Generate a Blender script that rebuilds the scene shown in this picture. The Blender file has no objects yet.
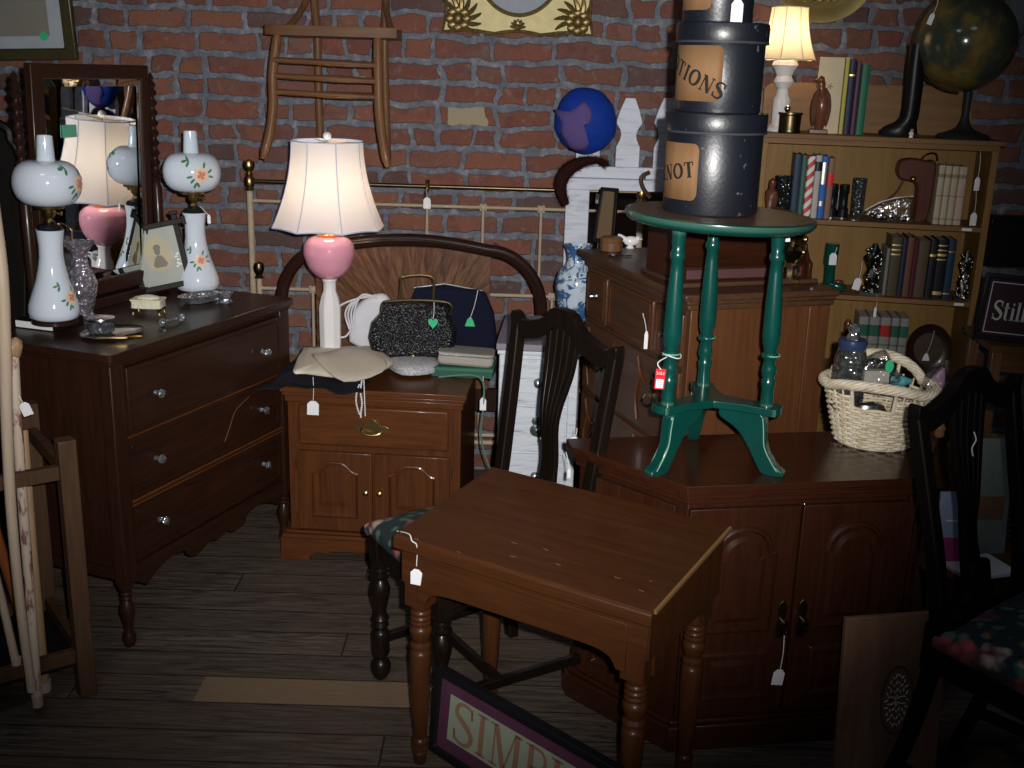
import bpy, bmesh, math, random
from mathutils import Vector, Matrix
random.seed(7)
PI=math.pi; sin=math.sin; cos=math.cos
C=bpy.context.scene.collection
# ---------------------------------------------------------------- camera model (real camera at eye height, wall 4.15 m away)
FPX=1100.; EYE=1.55; PITCH=math.radians(16); ROLL=math.radians(1.7)
fw=Vector((0,cos(PITCH),-sin(PITCH))); up0=Vector((0,sin(PITCH),cos(PITCH))); rt0=Vector((1,0,0))
rt=rt0*cos(ROLL)+up0*sin(ROLL); up=-rt0*sin(ROLL)+up0*cos(ROLL); CAM=Vector((0,0,EYE))
def ray(u,v): return fw+rt*((u-512)/FPX)-up*((v-384)/FPX)
def at(u,v,y): d=ray(u,v); return CAM+d*(y/d.y)
def onz(u,v,z): d=ray(u,v); return CAM+d*((z-EYE)/d.z)
def onp(u,v,P,n): d=ray(u,v); P=Vector(P); n=Vector(n); return CAM+d*((P-CAM).dot(n)/d.dot(n))
def ppm(p): return FPX/((Vector(p)-CAM).dot(fw))      # pixels per metre at a point
# ---------------------------------------------------------------- mesh builder
class MB:
    def __init__(s,M=None): s.v=[];s.f=[];s.M=M or Matrix()
    def add(s,vs,fs):
        o=len(s.v); s.v+=[s.M@Vector(v) for v in vs]; s.f+=[tuple(i+o for i in f) for f in fs]; return s
    def box(s,x0,x1,y0,y1,z0,z1):
        return s.add([(x0,y0,z0),(x1,y0,z0),(x1,y1,z0),(x0,y1,z0),(x0,y0,z1),(x1,y0,z1),(x1,y1,z1),(x0,y1,z1)],
            [(3,2,1,0),(4,5,6,7),(0,1,5,4),(1,2,6,5),(2,3,7,6),(3,0,4,7)])
    def bar(s,a,b,w,h,upv=(0,0,1)):
        a=Vector(a);b=Vector(b);d=(b-a).normalized();u=Vector(upv);x=d.cross(u).normalized();z=x.cross(d)
        vs=[];
        for p in (a,b):
            for i,j in ((-1,-1),(1,-1),(1,1),(-1,1)): vs.append(p+x*(i*w/2)+z*(j*h/2))
        return s.add(vs,[(0,1,2,3),(7,6,5,4),(0,4,5,1),(1,5,6,2),(2,6,7,3),(3,7,4,0)])
    def lathe(s,prof,c=(0,0,0),seg=20,axis=(0,0,1),caps=True,ph=0,rx=1,ry=1,rf=None):
        q=Vector((0,0,1)).rotation_difference(Vector(axis)); c=Vector(c); vs=[];fs=[];n=len(prof)
        for k,(r,z) in enumerate(prof):
            for i in range(seg):
                a=ph+2*PI*i/seg; rr=r*(rf(a,k) if rf else 1)
                vs.append(c+q@Vector((rr*cos(a)*rx,rr*sin(a)*ry,z)))
        for k in range(n-1):
            for i in range(seg):
                j=(i+1)%seg; fs.append((k*seg+i,k*seg+j,(k+1)*seg+j,(k+1)*seg+i))
        if caps: fs+= [tuple(range(seg))[::-1], tuple((n-1)*seg+i for i in range(seg))]
        return s.add(vs,fs)
    def tube(s,pts,r,seg=8,closed=False,flat=1.0,upv=None):
        P=[Vector(p) for p in pts]; n=len(P); R=r if isinstance(r,(list,tuple)) else [r]*n
        vs=[];fs=[];prev=None
        for i in range(n):
            if closed: t=P[(i+1)%n]-P[i-1]
            else: t=P[min(i+1,n-1)]-P[max(i-1,0)]
            t=t.normalized() if t.length>1e-9 else Vector((0,0,1))
            if upv: x=t.cross(Vector(upv))
            elif prev is None:
                x=t.cross(Vector((0,0,1)) if abs(t.z)<.9 else Vector((0,1,0)))
            else: x=prev-t*prev.dot(t)
            x=x.normalized() if x.length>1e-9 else Vector((1,0,0)); prev=x; y=t.cross(x)
            for k in range(seg):
                a=2*PI*k/seg; vs.append(P[i]+x*(R[i]*cos(a))+y*(R[i]*flat*sin(a)))
        for i in range(n if closed else n-1):
            j=(i+1)%n
            for k in range(seg):
                l=(k+1)%seg; fs.append((i*seg+k,i*seg+l,j*seg+l,j*seg+k))
        if not closed: fs+=[tuple(range(seg))[::-1],tuple((n-1)*seg+k for k in range(seg))]
        return s.add(vs,fs)
    def prism(s,poly,a,b,plane='xz'):
        n=len(poly)
        if plane=='xz': vs=[(x,a,z) for x,z in poly]+[(x,b,z) for x,z in poly]
        elif plane=='xy': vs=[(x,y,a) for x,y in poly]+[(x,y,b) for x,y in poly]
        else: vs=[(a,y,z) for y,z in poly]+[(b,y,z) for y,z in poly]
        return s.add(vs,[tuple(range(n)),tuple(range(2*n-1,n-1,-1))]+[(i,(i+1)%n,n+(i+1)%n,n+i) for i in range(n)])
    def band(s,out,inn,a,b,plane='xz'):   # closed ring between two outlines of equal length
        n=len(out)
        def V(p,t): return (p[0],t,p[1]) if plane=='xz' else (p[0],p[1],t)
        vs=[V(p,a) for p in out]+[V(p,a) for p in inn]+[V(p,b) for p in out]+[V(p,b) for p in inn]; fs=[]
        for i in range(n):
            j=(i+1)%n; fs+=[(i,j,n+j,n+i),(2*n+i,3*n+i,3*n+j,2*n+j),(i,2*n+i,2*n+j,j),(n+i,n+j,3*n+j,3*n+i)]
        return s.add(vs,fs)
    def ball(s,c,r,sc=(1,1,1),seg=14,rings=9,fn=None):
        vs=[];fs=[];c=Vector(c)
        for k in range(1,rings):
            t=PI*k/rings
            for i in range(seg):
                a=2*PI*i/seg; d=Vector((sin(t)*cos(a),sin(t)*sin(a),cos(t))); rr=r*(fn(d) if fn else 1)
                vs.append(c+Vector((d.x*sc[0],d.y*sc[1],d.z*sc[2]))*rr)
        m=len(vs); rt_=r*(fn(Vector((0,0,1))) if fn else 1); rb=r*(fn(Vector((0,0,-1))) if fn else 1)
        vs+= [c+Vector((0,0,rt_*sc[2])),c-Vector((0,0,rb*sc[2]))]
        for k in range(rings-2):
            for i in range(seg):
                j=(i+1)%seg; fs.append((k*seg+i,(k+1)*seg+i,(k+1)*seg+j,k*seg+j))
        for i in range(seg):
            j=(i+1)%seg; fs+=[(m,i,j),(m+1,(rings-2)*seg+j,(rings-2)*seg+i)]
        return s.add(vs,fs)
    def sheet(s,rows,wrap=False):
        n=len(rows[0]);vs=[p for r in rows for p in r];fs=[]
        for i in range(len(rows)-1):
            for j in range(n if wrap else n-1):
                k=(j+1)%n; fs.append((i*n+j,i*n+k,(i+1)*n+k,(i+1)*n+j))
        return s.add(vs,fs)
    def obj(s,name,mat,parent=None,bevel=0,solid=0,sub=0,ang=38,sharp=True):
        me=bpy.data.meshes.new(name); me.from_pydata([tuple(v) for v in s.v],[],s.f); me.validate()
        bm=bmesh.new(); bm.from_mesh(me); bmesh.ops.recalc_face_normals(bm,faces=bm.faces); bm.to_mesh(me); bm.free()
        for p in me.polygons: p.use_smooth=True
        if sharp: me.set_sharp_from_angle(angle=math.radians(ang))
        me.materials.append(mat)
        o=bpy.data.objects.new(name,me); C.objects.link(o)
        if parent: o.parent=parent
        if solid:
            m=o.modifiers.new('s','SOLIDIFY'); m.thickness=solid; m.offset=0
        if bevel:
            m=o.modifiers.new('b','BEVEL'); m.width=bevel; m.segments=2; m.limit_method='ANGLE'; m.angle_limit=math.radians(40); m.harden_normals=False
        if sub:
            m=o.modifiers.new('u','SUBSURF'); m.levels=sub; m.render_levels=sub
        return o
def T(name,label,cat,loc=(0,0,0),rz=0,group=None,tilt=(0,0)):
    o=bpy.data.objects.new(name,None); o.empty_display_size=.05; C.objects.link(o)
    o.location=loc; o.rotation_euler=(tilt[0],tilt[1],rz); o['label']=label; o['category']=cat
    if group: o['group']=group
    return o
def tag(o,label,cat,group=None,loc=None,rz=None):
    o['label']=label; o['category']=cat
    if group: o['group']=group
    if loc is not None: o.location=loc
    if rz is not None: o.rotation_euler=(0,0,rz)
    return o
def struct(o): o['kind']='structure'; return o
def smoothpath(P,n=6):
    P=[Vector(p) for p in P]; out=[]
    for i in range(len(P)-1):
        a=P[max(i-1,0)];b=P[i];c=P[i+1];d=P[min(i+2,len(P)-1)]
        for k in range(n):
            t=k/n; out.append(.5*((2*b)+(-a+c)*t+(2*a-5*b+4*c-d)*t*t+(-a+3*b-3*c+d)*t**3))
    out.append(P[-1]); return out
def sp2(P,n=6): return [(v.x,v.y) for v in smoothpath([(a,b,0) for a,b in P],n)]
def rrect(x0,x1,z0,z1,r,n=5):
    o=[]
    for cx,cz,a0 in ((x1-r,z1-r,0),(x0+r,z1-r,PI/2),(x0+r,z0+r,PI),(x1-r,z0+r,1.5*PI)):
        for k in range(n+1): a=a0+PI/2*k/n; o.append((cx+r*cos(a),cz+r*sin(a)))
    return o
def ell(cx,cz,rx,rz,n=32): return [(cx+rx*cos(2*PI*k/n),cz+rz*sin(2*PI*k/n)) for k in range(n)]
def Mloc(loc,rx=0,ry=0,rz=0): return Matrix.Translation(loc)@Matrix.Rotation(rz,4,'Z')@Matrix.Rotation(ry,4,'Y')@Matrix.Rotation(rx,4,'X')
# ---------------------------------------------------------------- materials
class NT:
    def __init__(s,name):
        s.m=bpy.data.materials.new(name); s.m.use_nodes=True; s.t=s.m.node_tree; s.t.nodes.clear()
        s.out=s.n('ShaderNodeOutputMaterial')
    def n(s,typ,ins=None,**kw):
        nd=s.t.nodes.new(typ)
        for k,v in kw.items(): setattr(nd,k,v)
        for k,v in (ins or {}).items():
            if isinstance(v,bpy.types.NodeSocket): s.t.links.new(v,nd.inputs[k])
            else: nd.inputs[k].default_value=v
        return nd
    def math(s,op,a,b=0,c=0): 
        nd=s.n('ShaderNodeMath',{0:a,1:b,2:c},operation=op); return nd.outputs[0]
    def ramp(s,fac,stops,interp='LINEAR'):
        nd=s.n('ShaderNodeValToRGB',{0:fac}); cr=nd.color_ramp; cr.interpolation=interp
        while len(cr.elements)<len(stops): cr.elements.new(.5)
        for e,(p,c) in zip(cr.elements,stops): e.position=p; e.color=(*c,1) if len(c)==3 else c
        return nd.outputs[0]
    def mix(s,f,a,b,blend='MIX'):
        nd=s.n('ShaderNodeMix',data_type='RGBA',blend_type=blend)
        for i,v in ((0,f),(6,a),(7,b)):
            if isinstance(v,bpy.types.NodeSocket): s.t.links.new(v,nd.inputs[i])
            else: nd.inputs[i].default_value=(*v,1) if isinstance(v,tuple) and len(v)==3 else v
        return nd.outputs[2]
    def coord(s,k='Object'): return s.n('ShaderNodeTexCoord').outputs[k]
    def map(s,v,scale=(1,1,1),loc=(0,0,0)): return s.n('ShaderNodeMapping',{0:v,1:loc,3:scale}).outputs[0]
    def noise(s,v,scale,detail=4,rough=.5,dist=0,out=0): return s.n('ShaderNodeTexNoise',{'Vector':v,'Scale':scale,'Detail':detail,'Roughness':rough,'Distortion':dist}).outputs[out]
    def bump(s,h,st=.3,d=.002): return s.n('ShaderNodeBump',{'Height':h,'Strength':st,'Distance':d}).outputs[0]
    def bsdf(s,**k):
        nm={'col':'Base Color','rough':'Roughness','metal':'Metallic','nrm':'Normal','spec':'Specular IOR Level','coat':'Coat Weight','croug':'Coat Roughness','trans':'Transmission Weight','ior':'IOR','alpha':'Alpha','sheen':'Sheen Weight','sss':'Subsurface Weight','ec':'Emission Color','es':'Emission Strength'}
        ins={}
        for a,v in k.items(): ins[nm[a]]=(*v,1) if isinstance(v,tuple) and len(v)==3 else v
        b=s.n('ShaderNodeBsdfPrincipled',ins); s.t.links.new(b.outputs[0],s.out.inputs[0]); return b
def plain(name,col,rough=.5,metal=0,var=.12,scale=25,**k):
    t=NT(name); n=t.noise(t.coord(),scale,3)
    c=t.mix(n,tuple(x*(1-var) for x in col),tuple(min(1,x*(1+var)) for x in col))
    if not metal and 'spec' not in k: k['spec']=.2 if rough>.3 else .5
    t.bsdf(col=c,rough=rough,metal=metal,**k); return t.m
def wood(name,a,b,rough=.32,grain='z',scale=1.0,coat=.3,bump=.15):
    t=NT(name); co=t.coord(); s=[26*scale]*3; s['xyz'.index(grain)]=2.2*scale
    v=t.map(co,tuple(s)); n1=t.noise(v,1.6,6,.6,1.2); s2=[90*scale]*3; s2['xyz'.index(grain)]=5*scale
    n2=t.noise(t.map(co,tuple(s2)),1.5,3,.6); n3=t.noise(co,3,2)
    c=t.ramp(n1,[(.3,a),(.7,b)]); c=t.mix(t.math('MULTIPLY',n2,.55),c,tuple(x*.45 for x in a)); 
    c=t.mix(t.math('MULTIPLY',n3,.35),c,tuple(x*.6 for x in b))
    t.bsdf(col=c,rough=t.math('MULTIPLY_ADD',n2,.15,rough),nrm=t.bump(n2,bump,.001),spec=.22,coat=coat*.35,croug=.12); return t.m
M={}
M['dresser']=wood('dresser_walnut',(.022,.008,.005),(.046,.017,.009),.3,'x')
M['dresser_v']=wood('dresser_walnut_upright',(.022,.008,.005),(.046,.017,.009),.3,'z')
M['night']=wood('nightstand_cherry',(.078,.023,.007),(.155,.052,.015),.3,'x')
M['night_v']=wood('nightstand_cherry_upright',(.070,.021,.007),(.14,.047,.014),.3,'z')
M['mahog']=wood('dark_mahogany',(.018,.008,.006),(.04,.016,.011),.25,'z')
M['espresso']=wood('espresso_chair_wood',(.006,.004,.003),(.015,.009,.006),.28,'z',coat=.4)
M['blackwood']=wood('blackened_wood',(.003,.002,.002),(.007,.004,.003),.45,'z',1,.05)
M['burl']=wood('burl_veneer',(.12,.055,.03),(.24,.125,.07),.35,'z',.5)
M['desk']=wood('desk_maple',(.054,.018,.006),(.098,.034,.011),.33,'x',1,.35)
M['desk_v']=wood('desk_maple_upright',(.055,.018,.006),(.096,.033,.011),.33,'z',1,.35)
M['cab']=wood('cabinet_cherry',(.038,.011,.005),(.072,.022,.010),.16,'x',1,1.0,.05)
M['cab_v']=wood('cabinet_cherry_upright',(.033,.010,.005),(.064,.020,.009),.28,'z')
M['chest_side']=wood('chest_side_walnut',(.085,.031,.011),(.16,.060,.022),.4,'z',.7,.15)
M['chest']=wood('chest_dark_front',(.06,.027,.014),(.12,.056,.028),.35,'x')
M['oak']=wood('golden_oak',(.13,.060,.024),(.24,.115,.048),.35,'z')
M['oak_x']=wood('golden_oak_level',(.10,.045,.018),(.19,.09,.036),.35,'x')
M['pine']=wood('bookcase_pine',(.25,.135,.034),(.35,.195,.052),.45,'z',.6,.1)
M['pine_x']=wood('bookcase_pine_level',(.20,.10,.036),(.30,.155,.055),.45,'x',.6,.1)
M['standwood']=wood('cane_stand_oak',(.055,.028,.014),(.11,.055,.027),.5,'z',1,.05)
M['board']=wood('carved_board_wood',(.20,.10,.06),(.31,.165,.10),.45,'z',1.6,.1)
M['brass']=plain('aged_brass',(.42,.30,.12),.32,1,.25)
M['brass_bright']=plain('bright_gold',(.85,.50,.12),.2,1,.1)
M['bronze']=plain('dark_bronze',(.13,.10,.055),.35,1,.4,60)
M['silver']=plain('tarnished_silver',(.50,.50,.50),.25,1,.3)
M['pewter']=plain('dark_pewter',(.22,.22,.20),.22,1,.5,50)
M['milk']=plain('milk_glass',(.62,.68,.76),.07,0,.02,coat=.6,sss=.15)
M['opal']=plain('opal_white_glass',(.78,.76,.76),.12,0,.03,coat=.3)
M['white']=plain('white_card',(.80,.80,.82),.6,0,.02)
M['string']=plain('white_string',(.72,.72,.70),.8)
M['iron_cream']=plain('cream_painted_iron',(.42,.34,.24),.4,0,.2,30)
M['black']=plain('black_paint',(.010,.010,.012),.35)
M['leather_black']=plain('black_boot_leather',(.008,.007,.008),.35)
M['leather_brown']=plain('brown_case_leather',(.085,.022,.013),.4,0,.25)
M['navy']=plain('navy_velvet',(.006,.007,.022),.95)
M['blackcloth']=plain('black_cloth',(.009,.009,.013),.95)
M['cream']=plain('cream_paper',(.62,.52,.34),.6,0,.1)
M['pages']=plain('book_pages',(.55,.50,.38),.8,0,.15,120)
M['gold']=plain('gilt_lettering',(.75,.55,.2),.35,.8)
M['greenfelt']=plain('green_box_paper',(.03,.10,.07),.6)
M['green_tag']=plain('green_sticker',(.05,.50,.22),.5)
M['red']=plain('red_card',(.65,.02,.03),.4)
def glass(name,col=(.95,.97,1),rough=.03):
    t=NT(name); t.bsdf(col=col,rough=rough,trans=1.0,ior=1.45); return t.m
M['glass']=glass('clear_glass'); M['glass_green']=glass('green_glass',(.10,.45,.32))
def mirror_m():
    t=NT('mirror_glass'); n=t.noise(t.coord(),9,2)
    t.bsdf(col=(.80,.83,.84),rough=t.math('MULTIPLY',n,.02),metal=1.0); return t.m
M['mirror']=mirror_m()
def pebbled():
    t=NT('black_beaded_fabric'); v=t.n('ShaderNodeTexVoronoi',{'Vector':t.coord(),'Scale':150}).outputs
    c=t.ramp(v[0],[(.0,(.05,.055,.065)),(.35,(.008,.008,.011)),(.7,(.002,.002,.003))])
    t.bsdf(col=c,rough=.25,nrm=t.bump(t.math('SUBTRACT',1,v[0]),.9,.004)); return t.m
M['beads']=pebbled()
def wbead():
    t=NT('white_beadwork'); v=t.n('ShaderNodeTexVoronoi',{'Vector':t.coord(),'Scale':190}).outputs
    c=t.ramp(v[0],[(.0,(.80,.80,.82)),(.6,(.35,.35,.38))])
    t.bsdf(col=c,rough=.4,nrm=t.bump(t.math('SUBTRACT',1,v[0]),.6,.002)); return t.m
M['wbead']=wbead()
def cloth(name,a,b,scale=60,rough=.9,bump=.3):
    t=NT(name); co=t.coord(); n=t.noise(co,scale,5,.65); w=t.n('ShaderNodeTexWave',{'Vector':co,'Scale':scale*2.2,'Distortion':2.0}).outputs[1]
    t.bsdf(col=t.mix(n,a,b),rough=rough,spec=.15,nrm=t.bump(t.math('ADD',n,w),bump,.001)); return t.m
M['knit']=cloth('cream_knit',(.66,.58,.46),(.78,.72,.60))
M['satin']=cloth('beige_sequin_cloth',(.40,.36,.31),(.72,.68,.60),140,.45,.8)
M['blue']=cloth('royal_blue_cloth',(.003,.022,.20),(.008,.045,.33),40,.7)
M['mauve']=cloth('mauve_net',(.07,.055,.20),(.14,.09,.24),120,.85)
M['whiteleather']=plain('white_leather',(.60,.60,.64),.45)
def floral():
    t=NT('floral_needlepoint'); co=t.coord()
    d=t.n('ShaderNodeMixRGB',{0:.06,1:co,2:t.noise(co,14,3,out=1)}).outputs[0]
    v=t.n('ShaderNodeTexVoronoi',{'Vector':d,'Scale':11}).outputs; v2=t.n('ShaderNodeTexVoronoi',{'Vector':d,'Scale':30}).outputs
    pet=t.ramp(t.n('ShaderNodeSeparateColor',{0:v[1]}).outputs[0],[(.0,(.55,.10,.10)),(.3,(.60,.25,.22)),(.5,(.60,.50,.38)),(.72,(.10,.16,.30)),(.85,(.45,.06,.07))],'CONSTANT')
    pet=t.mix(t.math('MULTIPLY',v2[0],1.6),pet,(.10,.03,.03))
    leaf=t.ramp(v2[0],[(.0,(.10,.17,.10)),(.30,(.05,.11,.07)),(.42,(.010,.022,.026))])
    f=t.ramp(v[0],[(.36,(1,1,1)),(.42,(0,0,0))])
    t.bsdf(col=t.mix(f,leaf,pet),rough=.85,nrm=t.bump(t.noise(co,300,2),.3,.001)); return t.m
M['floral']=floral()
def whitepaint(name,base,dark,sc=1):
    t=NT(name); co=t.coord(); n=t.noise(t.map(co,(3*sc,3*sc,26*sc)),3,6,.7,.6)
    c=t.ramp(n,[(.32,dark),(.40,tuple(x*.8 for x in base)),(.52,base)])
    t.bsdf(col=c,rough=.6,nrm=t.bump(n,.4,.001)); return t.m
M['flaky']=whitepaint('flaky_white_paint',(.62,.66,.72),(.20,.21,.24))
M['picket']=whitepaint('picket_white_paint',(.60,.63,.72),(.30,.32,.38),.6)
def greenpaint():
    t=NT('green_enamel'); co=t.coord(); n=t.noise(co,18,4)
    geo=t.n('ShaderNodeNewGeometry').outputs['Pointiness']
    c=t.mix(n,(.002,.046,.037),(.003,.064,.051)); c=t.mix(t.ramp(geo,[(.56,(0,0,0)),(.64,(1,1,1))]),c,(.25,.42,.30))
    t.bsdf(col=c,rough=.25,coat=.4); return t.m
M['green']=greenpaint()
M['green_wear']=plain('green_rubbed_edge',(.22,.42,.30),.5)
def hatbox():
    t=NT('black_leatherette'); co=t.coord(); n=t.noise(co,140,3); sp=t.noise(co,70,2,.4)
    c=t.mix(t.ramp(sp,[(.70,(0,0,0)),(.76,(1,1,1))]),(.008,.010,.016),(.10,.11,.13))
    t.bsdf(col=c,rough=.38,spec=.8,nrm=t.bump(n,.35,.001)); return t.m
M['hatbox']=hatbox()
M['kraft']=wood('kraft_label',(.27,.145,.065),(.36,.20,.095),.6,'z',.5,0)
def bag():
    t=NT('thin_clear_plastic'); co=t.coord(); n=t.noise(co,16,3,.6,1.)
    b=t.n('ShaderNodeBsdfGlossy',{0:(.8,.85,.9,1),1:.12,'Normal':t.bump(n,1,.02)}); tr=t.n('ShaderNodeBsdfTransparent')
    lw=t.n('ShaderNodeLayerWeight',{0:.45}).outputs[0]
    mx=t.n('ShaderNodeMixShader',{0:t.math('MULTIPLY_ADD',lw,.5,.12),1:tr.outputs[0],2:b.outputs[0]})
    t.t.links.new(mx.outputs[0],t.out.inputs[0]); return t.m
M['bag']=bag()
def shade(name,col,tr):
    t=NT(name); n=t.noise(t.map(t.coord(),(60,60,4)),3,2)
    d=t.n('ShaderNodeBsdfDiffuse',{0:t.mix(n,tuple(x*.95 for x in col),col)}); u=t.n('ShaderNodeBsdfTranslucent',{0:(*[x*1 for x in tr],1)})
    mx=t.n('ShaderNodeMixShader',{0:.5,1:d.outputs[0],2:u.outputs[0]}); t.t.links.new(mx.outputs[0],t.out.inputs[0]); return t.m
M['shade']=shade('white_silk_shade',(.92,.93,1.0),(1,.95,.92)); M['shade_cream']=shade('cream_shade',(.88,.82,.70),(.95,.86,.66))
def bulb():
    t=NT('lit_bulb'); e=t.n('ShaderNodeEmission',{0:(1,.80,.50,1),1:10}); t.t.links.new(e.outputs[0],t.out.inputs[0]); return t.m
M['bulb']=bulb()
def pinkglass():
    t=NT('pink_cased_glass'); s=t.n('ShaderNodeSeparateXYZ',{0:t.coord()}).outputs[2]; n=t.noise(t.coord(),6,2)
    t.bsdf(col=t.mix(n,(.66,.27,.37),(.76,.35,.45)),rough=.06,coat=.7); return t.m
M['pink']=pinkglass()
def delft():
    t=NT('blue_and_white_glaze'); co=t.coord(); n=t.noise(co,26,5,.65,1.5); n2=t.noise(co,7,2)
    f=t.ramp(t.math('MULTIPLY_ADD',n2,.3,n),[(.60,(0,0,0)),(.66,(1,1,1))])
    t.bsdf(col=t.mix(f,(.50,.58,.66),(.04,.11,.26)),rough=.1,coat=.5); return t.m
M['delft']=delft()
def globe():
    t=NT('antique_globe_map'); co=t.coord(); n=t.noise(co,8.5,6,.55); n2=t.noise(co,20,3)
    f=t.ramp(n,[(.46,(0,0,0)),(.60,(.9,.9,.9))]); land=t.ramp(n2,[(.35,(.16,.085,.022)),(.6,(.19,.15,.035)),(.7,(.12,.13,.035))])
    t.bsdf(col=t.mix(f,(.045,.060,.042),land),rough=.14,spec=.4,coat=.25); return t.m
M['globe']=globe()
def striped():
    t=NT('red_white_stripe'); s=t.n('ShaderNodeSeparateXYZ',{0:t.coord()}).outputs
    w=t.math('FRACT',t.math('MULTIPLY_ADD',s[2],26,t.math('MULTIPLY',s[0],-26)))
    t.bsdf(col=t.ramp(w,[(.0,(.70,.68,.62)),(.5,(.50,.02,.02))],'CONSTANT'),rough=.5); return t.m
M['stripe']=striped()
def cutglass(name,col):
    t=NT(name); v=t.n('ShaderNodeTexVoronoi',{'Vector':t.coord(),'Scale':75}).outputs
    t.bsdf(col=t.mix(v[0],col,tuple(x*.3 for x in col)),rough=.12,metal=.75,nrm=t.bump(v[0],1,.006)); return t.m
M['cutglass']=cutglass('pressed_silvery_glass',(.75,.68,.80)); M['cut_crystal']=cutglass('cut_crystal',(.55,.60,.65))
def speckle():
    t=NT('speckled_stick'); co=t.coord(); n=t.noise(t.map(co,(1,1,.35)),38,3,.6)
    t.bsdf(col=t.ramp(n,[(.53,(.52,.42,.33)),(.60,(.20,.08,.08))]),rough=.4); return t.m
M['speckle']=speckle()
M['stick_pale']=wood('pale_ash_stick',(.50,.38,.27),(.62,.50,.38),.4,'z')
M['stick_tan']=wood('tan_stick',(.36,.22,.12),(.48,.31,.18),.4,'z')
M['stick_orange']=wood('orange_varnished_stick',(.22,.06,.015),(.32,.10,.03),.3,'z')
def wick():
    t=NT('bleached_wicker'); n=t.noise(t.coord(),45,4,.6)
    t.bsdf(col=t.ramp(n,[(.3,(.60,.48,.30)),(.5,(.84,.74,.55)),(.8,(.90,.84,.70))]),rough=.55,nrm=t.bump(n,.3,.001)); return t.m
M['wicker']=wick()
def brick():
    t=NT('old_brick_wall'); g=t.n('ShaderNodeNewGeometry').outputs[0]
    d=t.n('ShaderNodeVectorMath',{0:t.noise(g,9,4,.55,out=1),1:(.5,.5,.5)},operation='SUBTRACT').outputs[0]
    d=t.n('ShaderNodeVectorMath',{0:d,1:(.060,.060,.050)},operation='MULTIPLY').outputs[0]
    p=t.n('ShaderNodeVectorMath',{0:g,1:d},operation='ADD').outputs[0]; s=t.n('ShaderNodeSeparateXYZ',{0:p}).outputs
    X=t.math('ADD',s[0],s[1]); zz=t.math('DIVIDE',t.math('ADD',s[2],BRZ),.0785); row=t.math('FLOOR',zz); fz=t.math('FRACT',zz)
    wn=t.n('ShaderNodeTexWhiteNoise',{'W':row},noise_dimensions='1D').outputs[0]
    xx=t.math('ADD',t.math('DIVIDE',X,.215),t.math('MULTIPLY',wn,3.7)); col=t.math('FLOOR',xx); fx=t.math('FRACT',xx)
    cid=t.n('ShaderNodeCombineXYZ',{0:col,1:row}).outputs[0]
    rn=t.n('ShaderNodeTexWhiteNoise',{0:cid},noise_dimensions='2D'); r0=rn.outputs[0]; sc=t.n('ShaderNodeSeparateColor',{0:rn.outputs[1]}).outputs
    # some bricks are split in two headers
    sp=t.math('GREATER_THAN',r0,.62); half=t.math('FRACT',t.math('MULTIPLY',fx,2)); hid=t.math('MULTIPLY',t.math('FLOOR',t.math('MULTIPLY',fx,2)),sp)
    fx2=t.math('ADD',t.math('MULTIPLY',half,sp),t.math('MULTIPLY',fx,t.math('SUBTRACT',1,sp))); wl=t.math('SUBTRACT',.215,t.math('MULTIPLY',sp,.1075))
    rn2=t.n('ShaderNodeTexWhiteNoise',{0:t.n('ShaderNodeCombineXYZ',{0:col,1:row,2:hid}).outputs[0]},noise_dimensions='3D'); c2=t.n('ShaderNodeSeparateColor',{0:rn2.outputs[1]}).outputs
    ex=t.math('MULTIPLY',t.math('SUBTRACT',.5,t.math('ABSOLUTE',t.math('SUBTRACT',fx2,.5))),wl)
    ez=t.math('MULTIPLY',t.math('SUBTRACT',.5,t.math('ABSOLUTE',t.math('SUBTRACT',fz,.5))),.0785)
    rough=t.noise(g,22,4,.6)
    e=t.math('MINIMUM',t.math('MULTIPLY',ex,1.15),ez); e=t.math('ADD',e,t.math('MULTIPLY',t.math('SUBTRACT',rough,.5),.016))
    f=t.n('ShaderNodeMapRange',{0:e,1:.0098,2:.0135}).outputs[0]
    bc=t.ramp(c2[0],[(.0,(.20,.068,.045)),(.35,(.28,.092,.055)),(.6,(.32,.125,.070)),(.85,(.17,.062,.045)),(.93,(.10,.065,.060))])
    fine=t.noise(g,60,4,.65); bc=t.mix(t.math('MULTIPLY',fine,.6),bc,(.11,.055,.042)); bc=t.mix(t.ramp(t.noise(g,35,4,.7),[(.56,(0,0,0)),(.72,(.7,.7,.7))]),bc,(.24,.20,.19)); bc=t.mix(t.ramp(t.noise(g,3.2,4,.6),[(.48,(0,0,0)),(.70,(.65,.65,.65))]),bc,(.16,.095,.085)); bc=t.mix(t.ramp(t.noise(g,14,4,.7),[(.35,(.55,.55,.55)),(.48,(0,0,0))]),bc,(.11,.045,.038))
    pale=t.math('MULTIPLY',t.math('LESS_THAN',t.math('ABSOLUTE',t.math('SUBTRACT',X,PALE[0])),.072),t.math('LESS_THAN',t.math('ABSOLUTE',t.math('SUBTRACT',s[2],PALE[1])),.030))
    bc=t.mix(pale,bc,(.40,.33,.22)); f=t.math('MAXIMUM',f,pale)
    mc=t.ramp(t.noise(g,30,5,.7),[(.3,(.10,.105,.13)),(.55,(.19,.20,.235)),(.75,(.40,.40,.43))])
    t.bsdf(col=t.mix(.16,t.mix(f,mc,bc),(.05,.05,.055)),rough=.85,spec=.25,nrm=t.bump(t.math('MULTIPLY_ADD',f,.7,t.math('MULTIPLY',fine,.5)),.8,.012)); return t.m
_p=at(467,117,4.15+4.15*0); PALE=(_p.x+4.15,_p.z); BRZ=-(PALE[1]-.0785*.5)%.0785
M['brick']=brick()
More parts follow.
